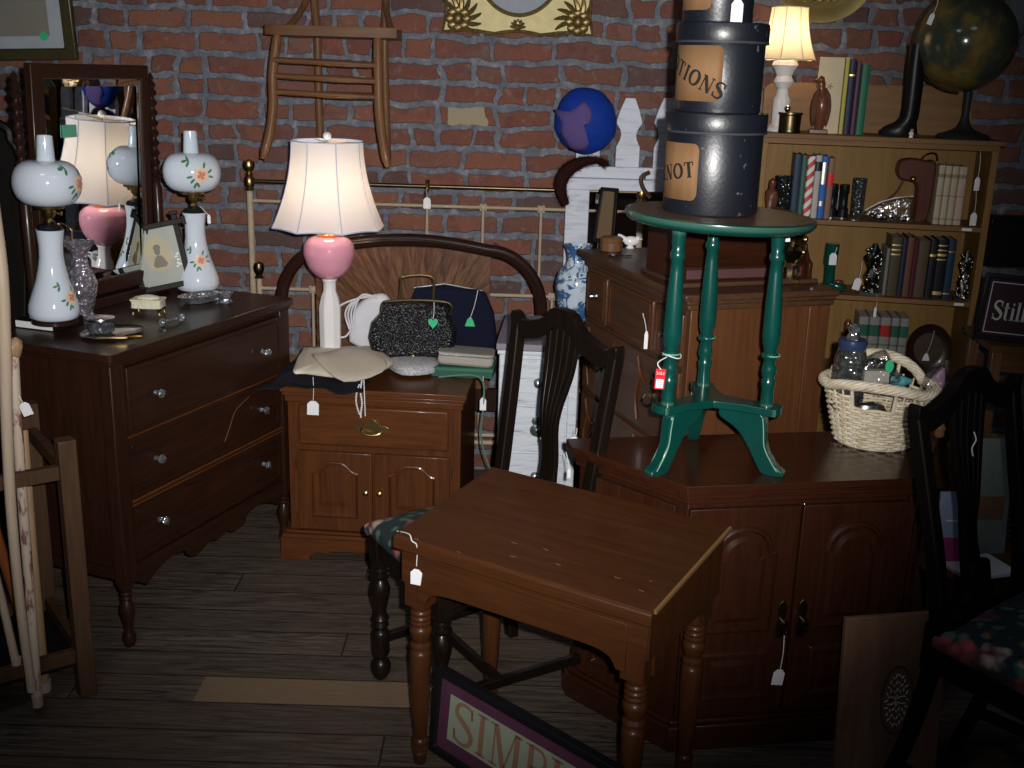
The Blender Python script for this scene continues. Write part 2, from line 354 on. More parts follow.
def floor_m():
    t=NT('weathered_plank_floor'); g=t.n('ShaderNodeNewGeometry').outputs[0]; s=t.n('ShaderNodeSeparateXYZ',{0:g}).outputs
    ry=t.math('DIVIDE',t.math('ADD',s[1],FLY),FLW); row=t.math('FLOOR',ry); fy=t.math('FRACT',ry)
    wn=t.n('ShaderNodeTexWhiteNoise',{'W':row},noise_dimensions='1D').outputs[0]
    xx=t.math('ADD',t.math('DIVIDE',s[0],1.9),t.math('MULTIPLY',wn,5)); col=t.math('FLOOR',xx); fx=t.math('FRACT',xx)
    r=t.n('ShaderNodeTexWhiteNoise',{0:t.n('ShaderNodeCombineXYZ',{0:col,1:row}).outputs[0]},noise_dimensions='2D').outputs[0]
    off=t.n('ShaderNodeCombineXYZ',{0:t.math('MULTIPLY',r,9),1:0.0}).outputs[0]
    gv=t.n('ShaderNodeVectorMath',{0:g,1:off},operation='ADD').outputs[0]
    n1=t.noise(t.map(gv,(1.3,17,1)),2.4,9,.72,2.6); n2=t.noise(t.map(gv,(5,110,1)),2,4,.7); n3=t.noise(g,1.7,3)
    c=t.ramp(n1,[(.36,(.018,.013,.010)),(.44,(.085,.064,.050)),(.56,(.19,.145,.112)),(.72,(.30,.235,.18))])
    c=t.mix(t.math('MULTIPLY',r,.45),c,(.080,.062,.052)); c=t.mix(t.math('MULTIPLY',n2,.55),c,(.035,.028,.024))
    c=t.mix(t.ramp(n3,[(.45,(0,0,0)),(.65,(.45,.45,.45))]),c,(.11,.072,.045))
    inrow=t.math('LESS_THAN',t.math('ABSOLUTE',t.math('SUBTRACT',row,PROW)),.1); inx=t.math('MULTIPLY',t.math('GREATER_THAN',s[0],PX0),t.math('LESS_THAN',s[0],PX1))
    c=t.mix(t.math('MULTIPLY',inrow,inx),c,t.mix(n2,(.30,.20,.125),(.17,.115,.072)))
    ed=t.math('MINIMUM',t.math('MULTIPLY',t.math('MINIMUM',fy,t.math('SUBTRACT',1,fy)),FLW),t.math('MULTIPLY',t.math('MINIMUM',fx,t.math('SUBTRACT',1,fx)),1.9))
    gap=t.ramp(ed,[(.0012,(0,0,0)),(.0028,(1,1,1))]); c=t.mix(gap,(.006,.005,.005),c)
    t.bsdf(col=c,rough=.55,spec=.3,nrm=t.bump(t.math('ADD',t.math('MULTIPLY',gap,.6),n2),.45,.004)); return t.m
_a=onz(206,702,0); _b=onz(206,676,0); FLW=(_b.y-_a.y); FLY=-(_a.y)%FLW; PROW=math.floor((((_a.y+_b.y)/2)+FLY)/FLW); PX0=_b.x; PX1=_b.x+.62
M['floor']=floor_m()
M['plaster']=plain('grey_plaster',(.10,.10,.11),.9)
def colm(name,c,rough=.5,**k): return plain(name,c,rough,**k)
# ================================================================ SETTING
WY=4.15
struct(MB().box(-2.6,3.2,-.6,WY+.1,-.06,0).obj('floor',M['floor']))
struct(MB().box(-2.6,3.2,WY,WY+.12,0,3.1).obj('wall_back',M['brick']))
struct(MB().box(-2.72,-2.6,-.6,WY+.12,0,3.1).obj('wall_left',M['brick']))
struct(MB().box(3.2,3.32,-.6,WY+.12,0,3.1).obj('wall_right',M['brick']))
struct(MB().box(-2.72,3.32,-.6,WY+.12,3.1,3.2).obj('ceiling',M['plaster']))
# ================================================================ helpers for repeated things
def price_tag(label,top,card,w=.022,h=.034,rot=0,mat='white',yaw=0,name='price_tag',shape='tag',marks=False):
    """top: world point where the string is tied; card: world centre of the card"""
    card=Vector(card); t=T(name,label,'tag',card,yaw,'price tags on strings')
    if shape=='heart':
        pl=[(.9*w*.6*(math.sin(a)**3),h*.036*(13*cos(a)-5*cos(2*a)-2*cos(3*a)-cos(4*a))) for a in [2*PI*k/24 for k in range(24)]]
    elif shape=='bell': pl=[(-w/2,-h/2),(w/2,-h/2),(w*.3,h*.2),(w*.12,h/2),(-w*.12,h/2),(-w*.3,h*.2)]
    else: pl=[(-w/2,-h/2),(w/2,-h/2),(w/2,h*.28),(w*.22,h/2),(-w*.22,h/2),(-w/2,h*.28)]
    pl=[(x*cos(rot)-z*sin(rot),x*sin(rot)+z*cos(rot)) for x,z in pl]
    MB().prism(pl,-.0006,.0006).obj('card',M[mat],t)
    hole=Vector((-sin(rot)*h*.4,-.001,cos(rot)*h*.4)); e=Matrix.Rotation(-yaw,3,'Z')@(Vector(top)-card)
    mid=(hole+e)/2+Vector((.002,-.001,-.002))
    MB().tube(smoothpath([hole,mid,e],4),.0010,6).obj('string',M['string'],t)
    return t
def stroke(mb,pts,w,fn,closed=False):
    P=[Vector((a,b)) for a,b in pts]; n=len(P); W=w if isinstance(w,list) else [w]*n; rows=[]
    for i in range(n):
        d=(P[min(i+1,n-1)]-P[max(i-1,0)]); d=d.normalized() if d.length>1e-9 else Vector((1,0)); nn=Vector((-d.y,d.x))*W[i]/2
        rows.append([fn(*(P[i]+nn)),fn(*(P[i]-nn))])
    mb.sheet(rows)
def seg2(a,b,n=4): return [(a[0]+(b[0]-a[0])*k/n,a[1]+(b[1]-a[1])*k/n) for k in range(n+1)]
TH,TK=.055,.15
def srf(x,y,w=.17): return [(seg2((x-w,y),(x+w,y)),TH)]
def arcp(cx,cy,rx,ry,a0,a1,n=16): return [(cx+rx*cos(math.radians(a0+(a1-a0)*k/n)),cy+ry*sin(math.radians(a0+(a1-a0)*k/n))) for k in range(n+1)]
def wvar(n,a,b): return [a+(b-a)*abs(sin(PI*k/(n-1))) for k in range(n)]
Sp=sp2([(.60,.72),(.54,.93),(.34,.985),(.14,.90),(.11,.70),(.30,.56),(.50,.43),(.62,.25),(.50,.05),(.28,.015),(.10,.10),(.06,.29)],5)
GL={ 'I':(.42,[(seg2((.21,0),(.21,1)),TK)]+srf(.21,.03)+srf(.21,.97)),
 'S':(.70,[(Sp,[.07+.09*math.exp(-((k/len(Sp)-.5)/.22)**2) for k in range(len(Sp))]),(seg2((.60,.70),(.60,.98)),.05),(seg2((.06,.02),(.06,.30)),.05)]),
 'M':(1.05,[(seg2((.17,0),(.17,1)),TH),(seg2((.20,1),(.50,.0)),TK),(seg2((.80,1),(.50,.0)),TH),(seg2((.85,0),(.85,1)),TK)]+srf(.17,.03,.14)+srf(.85,.03,.16)+srf(.12,.97,.10)+srf(.90,.97,.10)),
 'P':(.72,[(seg2((.20,0),(.20,1)),TK),([(.2,.97)]+arcp(.40,.73,.22,.24,90,-90)+[(.2,.49)],TH*1.6)]+srf(.20,.03)+srf(.14,.97,.1)),
 'L':(.68,[(seg2((.20,0),(.20,1)),TK),(seg2((.2,.03),(.62,.03)),TH),(seg2((.62,0),(.62,.24)),TH)]+srf(.20,.97)+srf(.14,.03,.1)),
 'C':(.76,[(arcp(.42,.5,.33,.47,50,310,24),wvar(25,.06,.16)),(seg2((.66,.68),(.66,.98)),.05)]),
 'T':(.72,[(seg2((.36,0),(.36,1)),TK),(seg2((.04,.97),(.68,.97)),TH),(seg2((.05,1),(.05,.76)),TH),(seg2((.67,1),(.67,.76)),TH)]+srf(.36,.03)),
 'Y':(.80,[(seg2((.42,0),(.42,.5)),TK),(seg2((.12,.98),(.42,.48)),TK),(seg2((.70,.98),(.42,.48)),TH)]+srf(.42,.03)+srf(.12,.97,.12)+srf(.70,.97,.1)),
 'N':(.86,[(seg2((.15,0),(.15,1)),TH),(seg2((.16,.98),(.70,.02)),TK),(seg2((.71,0),(.71,1)),TH)]+srf(.15,.03,.12)+srf(.71,.97,.12)+srf(.12,.97,.1)),
 'O':(.86,[(arcp(.43,.5,.34,.46,0,360,30),[.07+.09*abs(cos(2*PI*k/30)) for k in range(31)])]),
 'K':(.84,[(seg2((.20,0),(.20,1)),TK),(seg2((.22,.42),(.70,.98)),TH),(seg2((.36,.58),(.70,.02)),TK)]+srf(.20,.03)+srf(.20,.97)+srf(.72,.03,.12)+srf(.70,.97,.1)),
 't':(.46,[(seg2((.20,.06),(.20,.92)),.14),(seg2((.04,.66),(.40,.66)),.06),(arcp(.30,.10,.10,.08,180,300,6),.06)]),
 'i':(.36,[(seg2((.18,0),(.18,.66)),.15),(arcp(.18,.86,.03,.03,0,360,10),.07)]+srf(.18,.03,.15)+srf(.14,.65,.08)),
 'l':(.36,[(seg2((.18,0),(.18,1)),.15)]+srf(.18,.03,.15)+srf(.14,.97,.08)),
 'A':(.8,[(seg2((.12,.0),(.40,1)),TH),(seg2((.70,.0),(.40,1)),TK),(seg2((.24,.35),(.6,.35)),TH)]+srf(.12,.03,.1)+srf(.70,.03,.12)),
 'E':(.66,[(seg2((.18,0),(.18,1)),TK),(seg2((.18,.97),(.58,.97)),TH),(seg2((.18,.52),(.48,.52)),TH),(seg2((.18,.03),(.60,.03)),TH),(seg2((.58,1),(.58,.8)),TH),(seg2((.60,0),(.60,.22)),TH)])}
def write(text,h,fn,x0=0,track=.08,thick=None,gap=0):
    mb=MB(); x=x0
    for ch in text:
        if ch in GL:
            w,st=GL[ch]
            for pts,ww in st:
                k_=thick or 1; stroke(mb,[(x+a*h,b*h) for a,b in pts],[q*h*k_ for q in ww] if isinstance(ww,list) else ww*h*k_,fn)
            x+=(w+track)*h
        else: x+=.5*h
    return mb,x
def twidth(text,h,track=.08): return sum((GL[c][0]+track)*h if c in GL else .5*h for c in text)
# decals on a surface of revolution
def prof_r(prof,z):
    for (r0,z0),(r1,z1) in zip(prof,prof[1:]):
        if min(z0,z1)<=z<=max(z0,z1) and z0!=z1: return r0+(r1-r0)*(z-z0)/(z1-z0)
    return prof[0][0]
def blob(mb,prof,phi,z,rx,rz,rot=0,off=.0008,n=12,dx=0,dz=0):
    vs=[];c=None
    def P(a,b):
        zz=z+dz+b; r=prof_r(prof,zz)+off; ph=phi+(dx+a)/r; return (r*cos(ph),r*sin(ph),zz)
    vs.append(P(0,0))
    for k in range(n):
        t=2*PI*k/n; a=rx*cos(t); b=rz*sin(t); vs.append(P(a*cos(rot)-b*sin(rot),a*sin(rot)+b*cos(rot)))
    mb.add(vs,[(0,1+k,1+(k+1)%n) for k in range(n)])
M['petal']=plain('painted_pale_petal',(.75,.55,.40),.3,0,.2,90); M['petal_core']=plain('painted_rose_core',(.62,.22,.14),.3,0,.25,90); M['leafpaint']=plain('painted_leaf',(.06,.20,.10),.3)
def flowers(parent,prof,phi,z,s=1.0,sprig=True):
    p=MB();c=MB();l=MB()
    for k in range(6):
        a=2*PI*k/6; blob(p,prof,phi,z,.0085*s,.0075*s,a,.0008,dx=.009*s*cos(a),dz=.009*s*sin(a))
    for k in range(4):
        a=2*PI*k/4+.4; blob(c,prof,phi,z,.0045*s,.003*s,a+1,.0013,dx=.006*s*cos(a),dz=.006*s*sin(a))
    blob(c,prof,phi,z,.005*s,.0035*s,.4,.0016)
    for (dx,dz,r) in [(.02,.008,.6),(.022,-.004,-.3),(-.018,-.012,.9),(-.024,-.004,.2),(-.012,-.022,1.3),(.008,.020,1.2),(-.006,-.020,-1)]+([(-.026,.022,1),(-.032,.028,.3),(-.024,.032,1.7)] if sprig else []):
        blob(l,prof,phi,z,.0065*s,.0026*s,r,.001,dx=dx*s,dz=dz*s)
    l.obj('painted_leaves',M['leafpaint'],parent); p.obj('painted_petals',M['petal'],parent); c.obj('painted_rose_centre',M['petal_core'],parent)
def book(label,loc,w,d,h,mat,yaw=0,lean=0,group=None,bands=(),name='book',page='pages'):
    """upright book, spine faces local -y, origin bottom centre of the spine"""
    t=T(name,label,'book',loc,yaw,group,tilt=(0,lean)); c=.0025
    mb=MB(); mb.box(-w/2,-w/2+c,0.002,d,0,h); mb.box(w/2-c,w/2,0.002,d,0,h)
    sp=[(-w/2,.003),(-w/2*.8,-.001),(0,-.003),(w/2*.8,-.001),(w/2,.003),(w/2,.006),(-w/2,.006)]; mb.prism(sp,0,h,'xy')
    mb.obj('cover',mat,t); MB().box(-w/2+c,w/2-c,.006,d-.004,.003,h-.003).obj('pages',M[page],t)
    for z0,z1,m in bands:
        b=[(x*1.02,y-.0006) for x,y in sp[:5]]+[(w/2,.002),(-w/2,.002)]
        MB().prism(b,z0*h,z1*h,'xy').obj('spine_band',m,t)
    return t
# turned profile helper
def turned(L,r,bumps): # bumps: list (z fraction, radius)
    return [(r*q,z*L) for z,q in bumps]
# ================================================================ DRESSER with mirror
D0=Vector((-1.005,2.645,0)); DA=1.196; DW,DD,DH=.835,.44,.832
dr=T('dresser','dark walnut three-drawer dresser with attached swing mirror, left of the lamp nightstand','dresser',D0,DA)
mb=MB(); mb.box(.02,DW-.02,.03,DD-.01,.235,.80)
mb.obj('body',M['dresser_v'],dr,bevel=.002)
mb=MB(); mb.prism(rrect(0,DW,-.002,DD,.012),DH-.022,DH,'xy'); mb.prism([(.012,.012),(DW-.012,.012),(DW-.012,DD),(.012,DD)],DH-.034,DH-.022,'xy')
mb.obj('top',M['dresser'],dr,bevel=.003)
for x in (.012,DW-.062): MB().box(x,x+.05,.012,.05,.19,.80).obj('corner_stile',M['dresser_v'],dr,bevel=.004)
MB().box(.012,.05,DD-.05,DD-.01,.19,.80).obj('corner_stile',M['dresser_v'],dr,bevel=.004)
def knobp(parent,x,y,z,mat='cut_crystal'):
    k=MB(Matrix.Translation((x,y,z))); k.lathe([(.008,0),(.006,.010),(.010,.014),(.013,.020),(.010,.027),(.002,.029)],seg=14,axis=(0,-1,0)); return k.obj('knob',M[mat],parent)
zz=[.235,.415,.595,.79]
for k in range(3):
    z0,z1=zz[2-k]+.006,zz[3-k]-.006; y=.020 if k else .008
    dw=MB(); dw.box(.066,DW-.066,y,.03,z0,z1); d=dw.obj('drawer',M['dresser'],dr,bevel=.002)
    fr=MB(); o=rrect(.078,DW-.078,z0+.012,z1-.012,.02,4); i=rrect(.082,DW-.082,z0+.016,z1-.016,.017,4); fr.band(o,i,y-.002,y); 
    fr.obj('drawer_moulding',M['dresser_line'] if 'dresser_line' in M else M['dresser'],d)
    for x in (.17,DW-.17): knobp(d,x,y,(z0+z1)/2)
mo=MB(); mo.tube([(.064,.018,.595),(DW-.064,.018,.595)],.004,8); mo.tube([(.064,.018,.415),(DW-.064,.018,.415)],.004,8); mo.tube([(.064,.018,.403),(DW-.064,.018,.403)],.003,8); mo.obj('rail_moulding',M['night'],dr)
# veneer crack scratch lines on the middle drawer (pale scrape)
mo=MB(); mo.tube(smoothpath([(.47,.0165,.46),(.50,.0165,.50),(.53,.0165,.54),(.60,.0165,.565)],5),.0012,5); mo.obj('pale_scrape',M['oak'],dr)
ap=[(.062,.235),(.062,.185)]+sp2([(.10,.16),(.15,.185),(.21,.20),(.27,.19),(.29,.165),(.33,.16),(.38,.175),(.42,.165),(.46,.175),(.50,.16),(.55,.165),(.57,.19),(.63,.20),(.69,.185),(.74,.16)],4)+[(DW-.062,.185),(DW-.062,.235)]
MB().prism(ap,.016,.030).obj('scalloped_apron',M['dresser'],dr,bevel=.0015)
MB().box(.014,.03,.04,DD-.04,.205,.235).obj('side_rail',M['dresser'],dr)
legp=[(.012,0),(.017,.012),(.019,.025),(.016,.04),(.011,.05),(.014,.07),(.020,.10),(.021,.115),(.015,.135),(.012,.142),(.017,.148),(.012,.155),(.017,.162),(.012,.168),(.020,.178),(.021,.19),(.014,.20),(.02,.205)]
legp=[(r,z*.98) for r,z in legp]
for x,y in ((.037,.037),(DW-.037,.037),(.037,DD-.035),(DW-.037,DD-.035)):
    MB(Matrix.Translation((x,y,0))).lathe(legp,seg=20).obj('leg',M['dresser_v'],dr)
# mirror standards and frame : plane parallel to the front, at the back of the top
MY=.415
def dl(u,v): # pixel -> dresser local (x,z) in mirror plane
    n=Vector((-sin(DA),cos(DA),0)); p=onp(u,v,D0+n*MY,n)-D0; return (p.x*cos(DA)+p.y*sin(DA),p.z)
xa,_z=dl(28,120); xb,_z=dl(145,120); zt=dl(86,64)[1]; print('mirror local',xa,xb,zt)
zb=.868
pz=(zb+zt)/2
mf=MB(Matrix.Translation((0,-MY,-pz))); mf.band([(xa,zb),(xb,zb),(xb,zt),(xa,zt)],[(xa+.045,zb+.045),(xb-.030,zb+.045),(xb-.030,zt-.040),(xa+.045,zt-.040)],MY-.013,MY+.013)
fo=mf.obj('mirror_frame',M['dresser_v'],dr,bevel=.004); fo.location=(0,MY,pz); fo.rotation_euler=(.035,0,0)
gl=MB(Matrix.Translation((0,-MY,-pz))); gl.box(xa+.04,xb-.026,MY-.004,MY+.008,zb+.04,zt-.036); gl.obj('mirror_glass',M['mirror'],fo)
bv=MB(Matrix.Translation((0,-MY,-pz)))
x0,x1,z0,z1=xa+.045,xb-.030,zb+.045,zt-.040; b=.02
O=[(x0,z0),(x1,z0),(x1,z1),(x0,z1)]; I=[(x0+b,z0+b),(x1-b,z0+b),(x1-b,z1-b),(x0+b,z1-b)]
bv.add([(p[0],MY-.004,p[1]) for p in O]+[(p[0],MY-.0075,p[1]) for p in I],[(k,(k+1)%4,4+(k+1)%4,4+k) for k in range(4)])
bv.obj('bevelled_edge',M['mirror'],fo)
tw=[(.014,0),(.018,.02),(.012,.04),(.016,.06),(.016,.33),(.010,.345),(.018,.36)]
z=.36
while z<.62: tw+=[(.009,z+.004),(.0175,z+.016),(.009,z+.028)]; z+=.03
tw+=[(.015,z+.01),(.006,z+.022),(.010,z+.03),(.002,z+.045)]
for x in (xa-.035,xb+.035):
    MB(Matrix.Translation((x,MY,DH))).lathe(tw,seg=16).obj('turned_mirror_post',M['mahog'],dr)
MB().box(xa-.05,xb+.05,MY-.016,MY+.016,DH,DH+.03).obj('mirror_base_rail',M['mahog'],dr,bevel=.003)
for s,x in ((-1,xa-.012),(1,xb+.012)): MB().tube([(x-.018*1,MY,DH+.34),(x+.018,MY,DH+.34)],.006,8).obj('mirror_pivot',M['brass'],dr)
# ================================================================ OIL-STYLE LAMPS
def oil_lamp(loc,label,phis,s=1.0):
    t=T('milk_glass_lamp',label,'lamp',loc,0,'painted milk glass lamps on the dresser')
    vase=[(.056,0),(.064,.006),(.067,.02),(.065,.04),(.055,.07),(.043,.105),(.035,.14),(.031,.17),(.031,.20),(.035,.235),(.037,.242)]
    vase=[(r*s,z*s) for r,z in vase]
    MB().lathe([(.060*s,-.0*s),(.060*s,.008*s),(.050*s,.012*s)],seg=28).obj('wooden_foot',M['mahog'],t)
    v=MB(Matrix.Translation((0,0,.012*s))).lathe(vase,seg=32).obj('vase_body',M['milk'],t,ang=70)
    MB().lathe([(.032*s,.252*s),(.033*s,.258*s),(.028*s,.266*s),(.014*s,.270*s)],seg=24).obj('black_collar',M['black'],t)
    b=MB(); b.lathe([(.010*s,.268*s),(.013*s,.275*s),(.009*s,.283*s),(.016*s,.292*s),(.018*s,.305*s),(.014*s,.308*s),(.040*s,.311*s),(.042*s,.320*s),(.036*s,.326*s)],seg=24); b.tube([(.016*s,-.0,.30*s),(.034*s,-.006,.30*s)],.003*s,6); b.lathe([(.006*s,0),(.006*s,.003)],c=(.034*s,-.006,.30*s),axis=(1,0,0),seg=10); b.obj('brass_burner',M['brass'],t)
    gp=[(.034,.318)]+[(.030+.060*abs(math.sin(PI*k/14))**.75,.318+.118*(1-cos(PI*k/14))/2) for k in range(1,14)]+[(.024,.436)]
    gp=[(r*s*.97,z*s) for r,z in gp]
    MB().lathe(gp,seg=36).obj('globe_shade',M['milk'],t,ang=80)
    MB().lathe([(.026*s,.428*s),(.023*s,.440*s),(.0195*s,.500*s),(.017*s,.500*s),(.019*s,.44*s)],seg=24).obj('chimney',M['milk'],t)
    for ph,z,k in phis:
        if k=='g': flowers(t,gp,ph,z*s,s*1.45)
        else: flowers(t,[(r,zz+.012*s) for r,zz in vase],ph,z*s,s*1.15)
    return t
LP=onz(55,322,.858); oil_lamp(LP,'painted white glass lamp standing on a white book near the left edge',[(-.06,.380,'g'),(-.28,.075,'v')],.985).rotation_euler=(0,.03,0)
RP=Vector((-1.012,3.455,DH)); oil_lamp(RP,'painted white glass lamp on the far right end of the dresser, orange rose facing out',[(-.98,.375,'g'),(-1.0,.11,'v')],1.01)
# book under the lamp
bp=onz(50,326,DH); t=T('book','white-edged book lying flat under the left milk glass lamp','book',bp,DA+.0-PI/2+.05)
mb=MB(); mb.box(-.070,.060,-.055,.065,0,.003); mb.box(-.070,.060,-.055,.065,.021,.024); mb.box(.057,.060,-.055,.065,0,.024); mb.obj('cover',M['espresso'],t,bevel=.001)
MB().box(-.068,.057,-.053,.063,.003,.021).obj('pages',M['white'],t)
# cut glass vase
vp=onz(84,316,DH); t=MB().lathe([(.028,0),(.030,.006),(.024,.012),(.030,.03),(.041,.07),(.044,.095),(.036,.125),(.024,.145),(.022,.165),(.024,.185),(.036,.205),(.045,.215),(.041,.214),(.022,.19),(.019,.165)],seg=40,caps=False,rf=lambda a,k:1+(.09*sin(a*10) if k in (10,11,12) else .025*sin(a*12))).obj('cut_glass_vase',M['cutglass'])
tag(t,'silvery purple pressed glass vase with ruffled rim beside the left lamp','vase',loc=vp)
# portrait photo in black frame with crossed corners
fp=onz(165,296,DH); pt=T('photo_frame','black cross-cornered picture frame with oval portrait photograph on the dresser','picture frame',(fp.x+.01,fp.y+.0,fp.z+.016),.22,tilt=(-.16,-.20))
mb=MB(); w,h=.145,.205; W2=.0175
for x in (-w/2,w/2): mb.box(x-W2/2,x+W2/2,-.006,.004,0,h+.028)
for z in (.014,h): mb.box(-w/2-.03,w/2+.03,-.009,.001,z-W2/2,z+W2/2)
for x in (-w/2,w/2):
    for z in (h+.028,): mb.box(x-.013,x+.013,-.010,.004,z-.006,z+.006)
    mb.box(x+math.copysign(.026,x)-.006,x+math.copysign(.026,x)+.006,-.011,.002,h-.014,h+.014)
mb.obj('frame',M['blackwood'],pt,bevel=.002)
MB().box(-w/2,w/2,-.002,.002,.016,h).obj('mount',plain('mount_grey',(.32,.34,.30),.25,coat=.8),pt)
MB().prism(ell(0,.118,.042,.056),-.0035,-.0019).obj('oval_print',plain('oval_sepia',(.40,.35,.22),.25,coat=.8),pt)
mb=MB(); mb.prism(ell(-.002,.128,.009,.014),-.0042,-.0034); mb.prism([(-.022,.085),(-.012,.108),(-.005,.113),(.006,.113),(.013,.105),(.022,.085),(.015,.076),(-.015,.076)],-.0042,-.0034); mb.prism(ell(-.001,.138,.011,.010),-.0044,-.0035); mb.obj('portrait_bust',plain('sepia_ink',(.12,.09,.06),.3),pt)
mb=MB()
for dx,dz in ((.050,.10),(.055,.09),(.052,.08),(.056,.108),(.049,.07),(.057,.075)): mb.prism(ell(dx,dz,.005,.0035,8),-.0042,-.0034)
mb.obj('pressed_flowers',plain('faint_flower',(.60,.62,.62),.3),pt)
MB().box(-.01,.01,.002,.007,.05,h-.02).obj('easel_back',M['blackwood'],pt)
# trinket box
tp=onz(149,314,DH); t=T('trinket_box','small ornate cream metal casket on scrolled feet, in front of the portrait','box',tp,DA-PI/2+.35)
for x in (-.038,.038):
    for y in (-.022,.022): MB().lathe([(.006,0),(.003,.005),(.003,.012),(.009,.022)],c=(x,y,0),seg=10).obj('foot',M['brass'],t)
MB().prism(rrect(-.043,.043,-.028,.028,.008),.020,.042,'xy').obj('casket',plain('cream_enamel',(.62,.60,.45),.35,0,.35,160),t,bevel=.002)
mb=MB(); mb.prism(rrect(-.046,.046,-.031,.031,.008),.042,.047,'xy'); mb.lathe([(.036,.047),(.030,.053),(.012,.057),(.001,.058)],seg=20,ry=.65); mb.obj('lid',plain('cream_lid',(.66,.63,.47),.4,0,.3,140),t,bevel=.0015)
# tray and drum jar and brass implement
yp=onz(112,334,DH); t=tag(MB().lathe([(.004,.002),(.050,.0015),(.075,.006),(.079,.009),(.080,.007),(.060,0),(.004,0)],seg=36,rx=1.15,ry=.85).obj('oval_tray',M['silver']),'oval silver tray on the front corner of the dresser','tray',loc=yp,rz=1.1)
jp=onz(100,333,DH+.006); t=T('powder_jar','round glass powder jar with silver lid standing on the tray','jar',(jp.x,jp.y+.01,jp.z),0)
MB().lathe([(.030,0),(.034,.004),(.036,.03),(.033,.034),(.030,.03),(.028,.005)],seg=28).obj('glass_bowl',cutglass('ribbed_glass',(.30,.32,.36)),t)
MB().lathe([(.037,.033),(.038,.037),(.037,.041),(.020,.044),(.001,.045)],seg=28).obj('lid',M['silver'],t)
kp=onz(118,338,DH+.010); t=T('letter_opener','brass letter opener lying across the tray','letter opener',kp,.15)
MB().prism([(-.055,-.002),(.02,-.006),(.03,0),(.02,.006),(-.055,.003)],0,.003,'xy').obj('blade',M['brass'],t); MB().tube([(.025,0,.003),(.05,.0,.004),(.062,.001,.004)],[.004,.006,.003],8).obj('grip',M['brass_bright'],t)
# glass pieces
for (u,v,lab,L) in ((172,320,'long cut crystal knife rest in front of the cream casket',.075),):
    p=onz(u,v,DH+.012); t=T('knife_rest',lab,'knife rest',p,DA-.1)
    MB().tube([(-L/2,0,0),(L/2,0,0)],.005,8).obj('bar',M['cut_crystal'],t)
    for s in (-1,1): MB().ball((s*L/2,0,0),.012,seg=8,rings=6).obj('faceted_end',M['cut_crystal'],t)
p=onz(200,302,DH); t=tag(MB().lathe([(.020,.004),(.045,.006),(.062,.020),(.065,.024),(.060,.020),(.045,.002),(.020,0)],seg=24,rx=1.2,ry=.7,rf=lambda a,k:1+.05*sin(a*12)).obj('glass_dish',M['cut_crystal']),'oval cut glass dish beside the portrait frame','dish',loc=p,rz=1.0)
p=onz(226,303,DH); t=tag(MB().lathe([(.018,0),(.022,.004),(.014,.010),(.020,.025),(.026,.034),(.022,.034),(.012,.012)],seg=16,rf=lambda a,k:1+.08*sin(a*8)).obj('salt_cellar',M['cut_crystal']),'small faceted glass salt cellar near the right lamp','salt cellar',loc=p)
p=onz(205,296,DH); t=tag(MB().box(-.05,.05,-.012,.012,0,.012).obj('glass_block',M['cut_crystal'],bevel=.003),'flat glass block lying in front of the right lamp foot','glass block',loc=(p.x+.04,p.y-.06,p.z),rz=.3)
# green card on the mirror
x,z=dl(66,131); t=MB().box(-.026,.026,-.0012,.0012,-.017,.017).obj('green_card',plain('mint_card',(.10,.33,.22),.5)); g=D0+Vector((cos(DA)*x-sin(DA)*(MY-.013),sin(DA)*x+cos(DA)*(MY-.013),z)); tag(t,'mint green card stuck on the dresser mirror glass','card',loc=g,rz=DA-.0)
tp=at(209,206,RP.y-.02); price_tag('small white tag hanging from the neck of the right milk glass lamp',at(200,206,RP.y-.02),at(209,219,RP.y-.03),.010,.028,rot=.0,yaw=0)
# dark carved furniture at far left
_q=[at(u,v,3.08) for u,v in ((23,330),(23,200),(21,175),(19,160),(15,148),(9,140),(7,131),(-2,125),(-14,121),(-40,119),(-70,118))]; p0=_q[0]
pl=[(0,0)]+sp2([(q.x-p0.x,q.z) for q in _q],4)+[(-.9,_q[-1].z),(-.9,0)]
t=T('carved_bed_headboard','black carved wooden bed headboard at the far left edge beside the mirror','headboard',(p0.x,3.1,0),0,)
MB().prism([(x,z) for x,z in pl],0,.035).obj('panel',M['blackwood'],t,bevel=.006)
MB().tube([(x,-.01,z) for x,z in pl[4:-3]],.014,8).obj('edge_moulding',M['blackwood'],t)
# ================================================================ CANE STAND
S0=Vector((-1.052,2.452,0)); SA=math.atan2(-.6,-.8)  # local x runs to the near left, local y towards back-left
SA=math.radians(180+37); st=T('cane_stand','square dark oak cane stand in the bottom left corner','cane stand',S0,SA)
sw=.34
for x,y in ((0,0),(sw,0),(0,-sw),(sw,-sw)): MB().prism([(x-.021,y-.021),(x+.021,y-.021),(x+.021,y+.021),(x-.021,y+.021)],0,.68,'xy').obj('post',M['standwood'],st,bevel=.003)
for z,hh in ((.60,.035),(.115,.035)):
    for y in (0,-sw): MB().box(.021,sw-.021,y-.011,y+.011,z-hh/2,z+hh/2).obj('rail',M['standwood'],st,bevel=.002)
    for x in (0,sw): MB().box(x-.011,x+.011,-sw+.021,-.021,z-hh/2,z+hh/2).obj('rail',M['standwood'],st,bevel=.002)
MB().box(.0,sw,-sw,0,.085,.095).obj('drip_tray',M['black'],st)
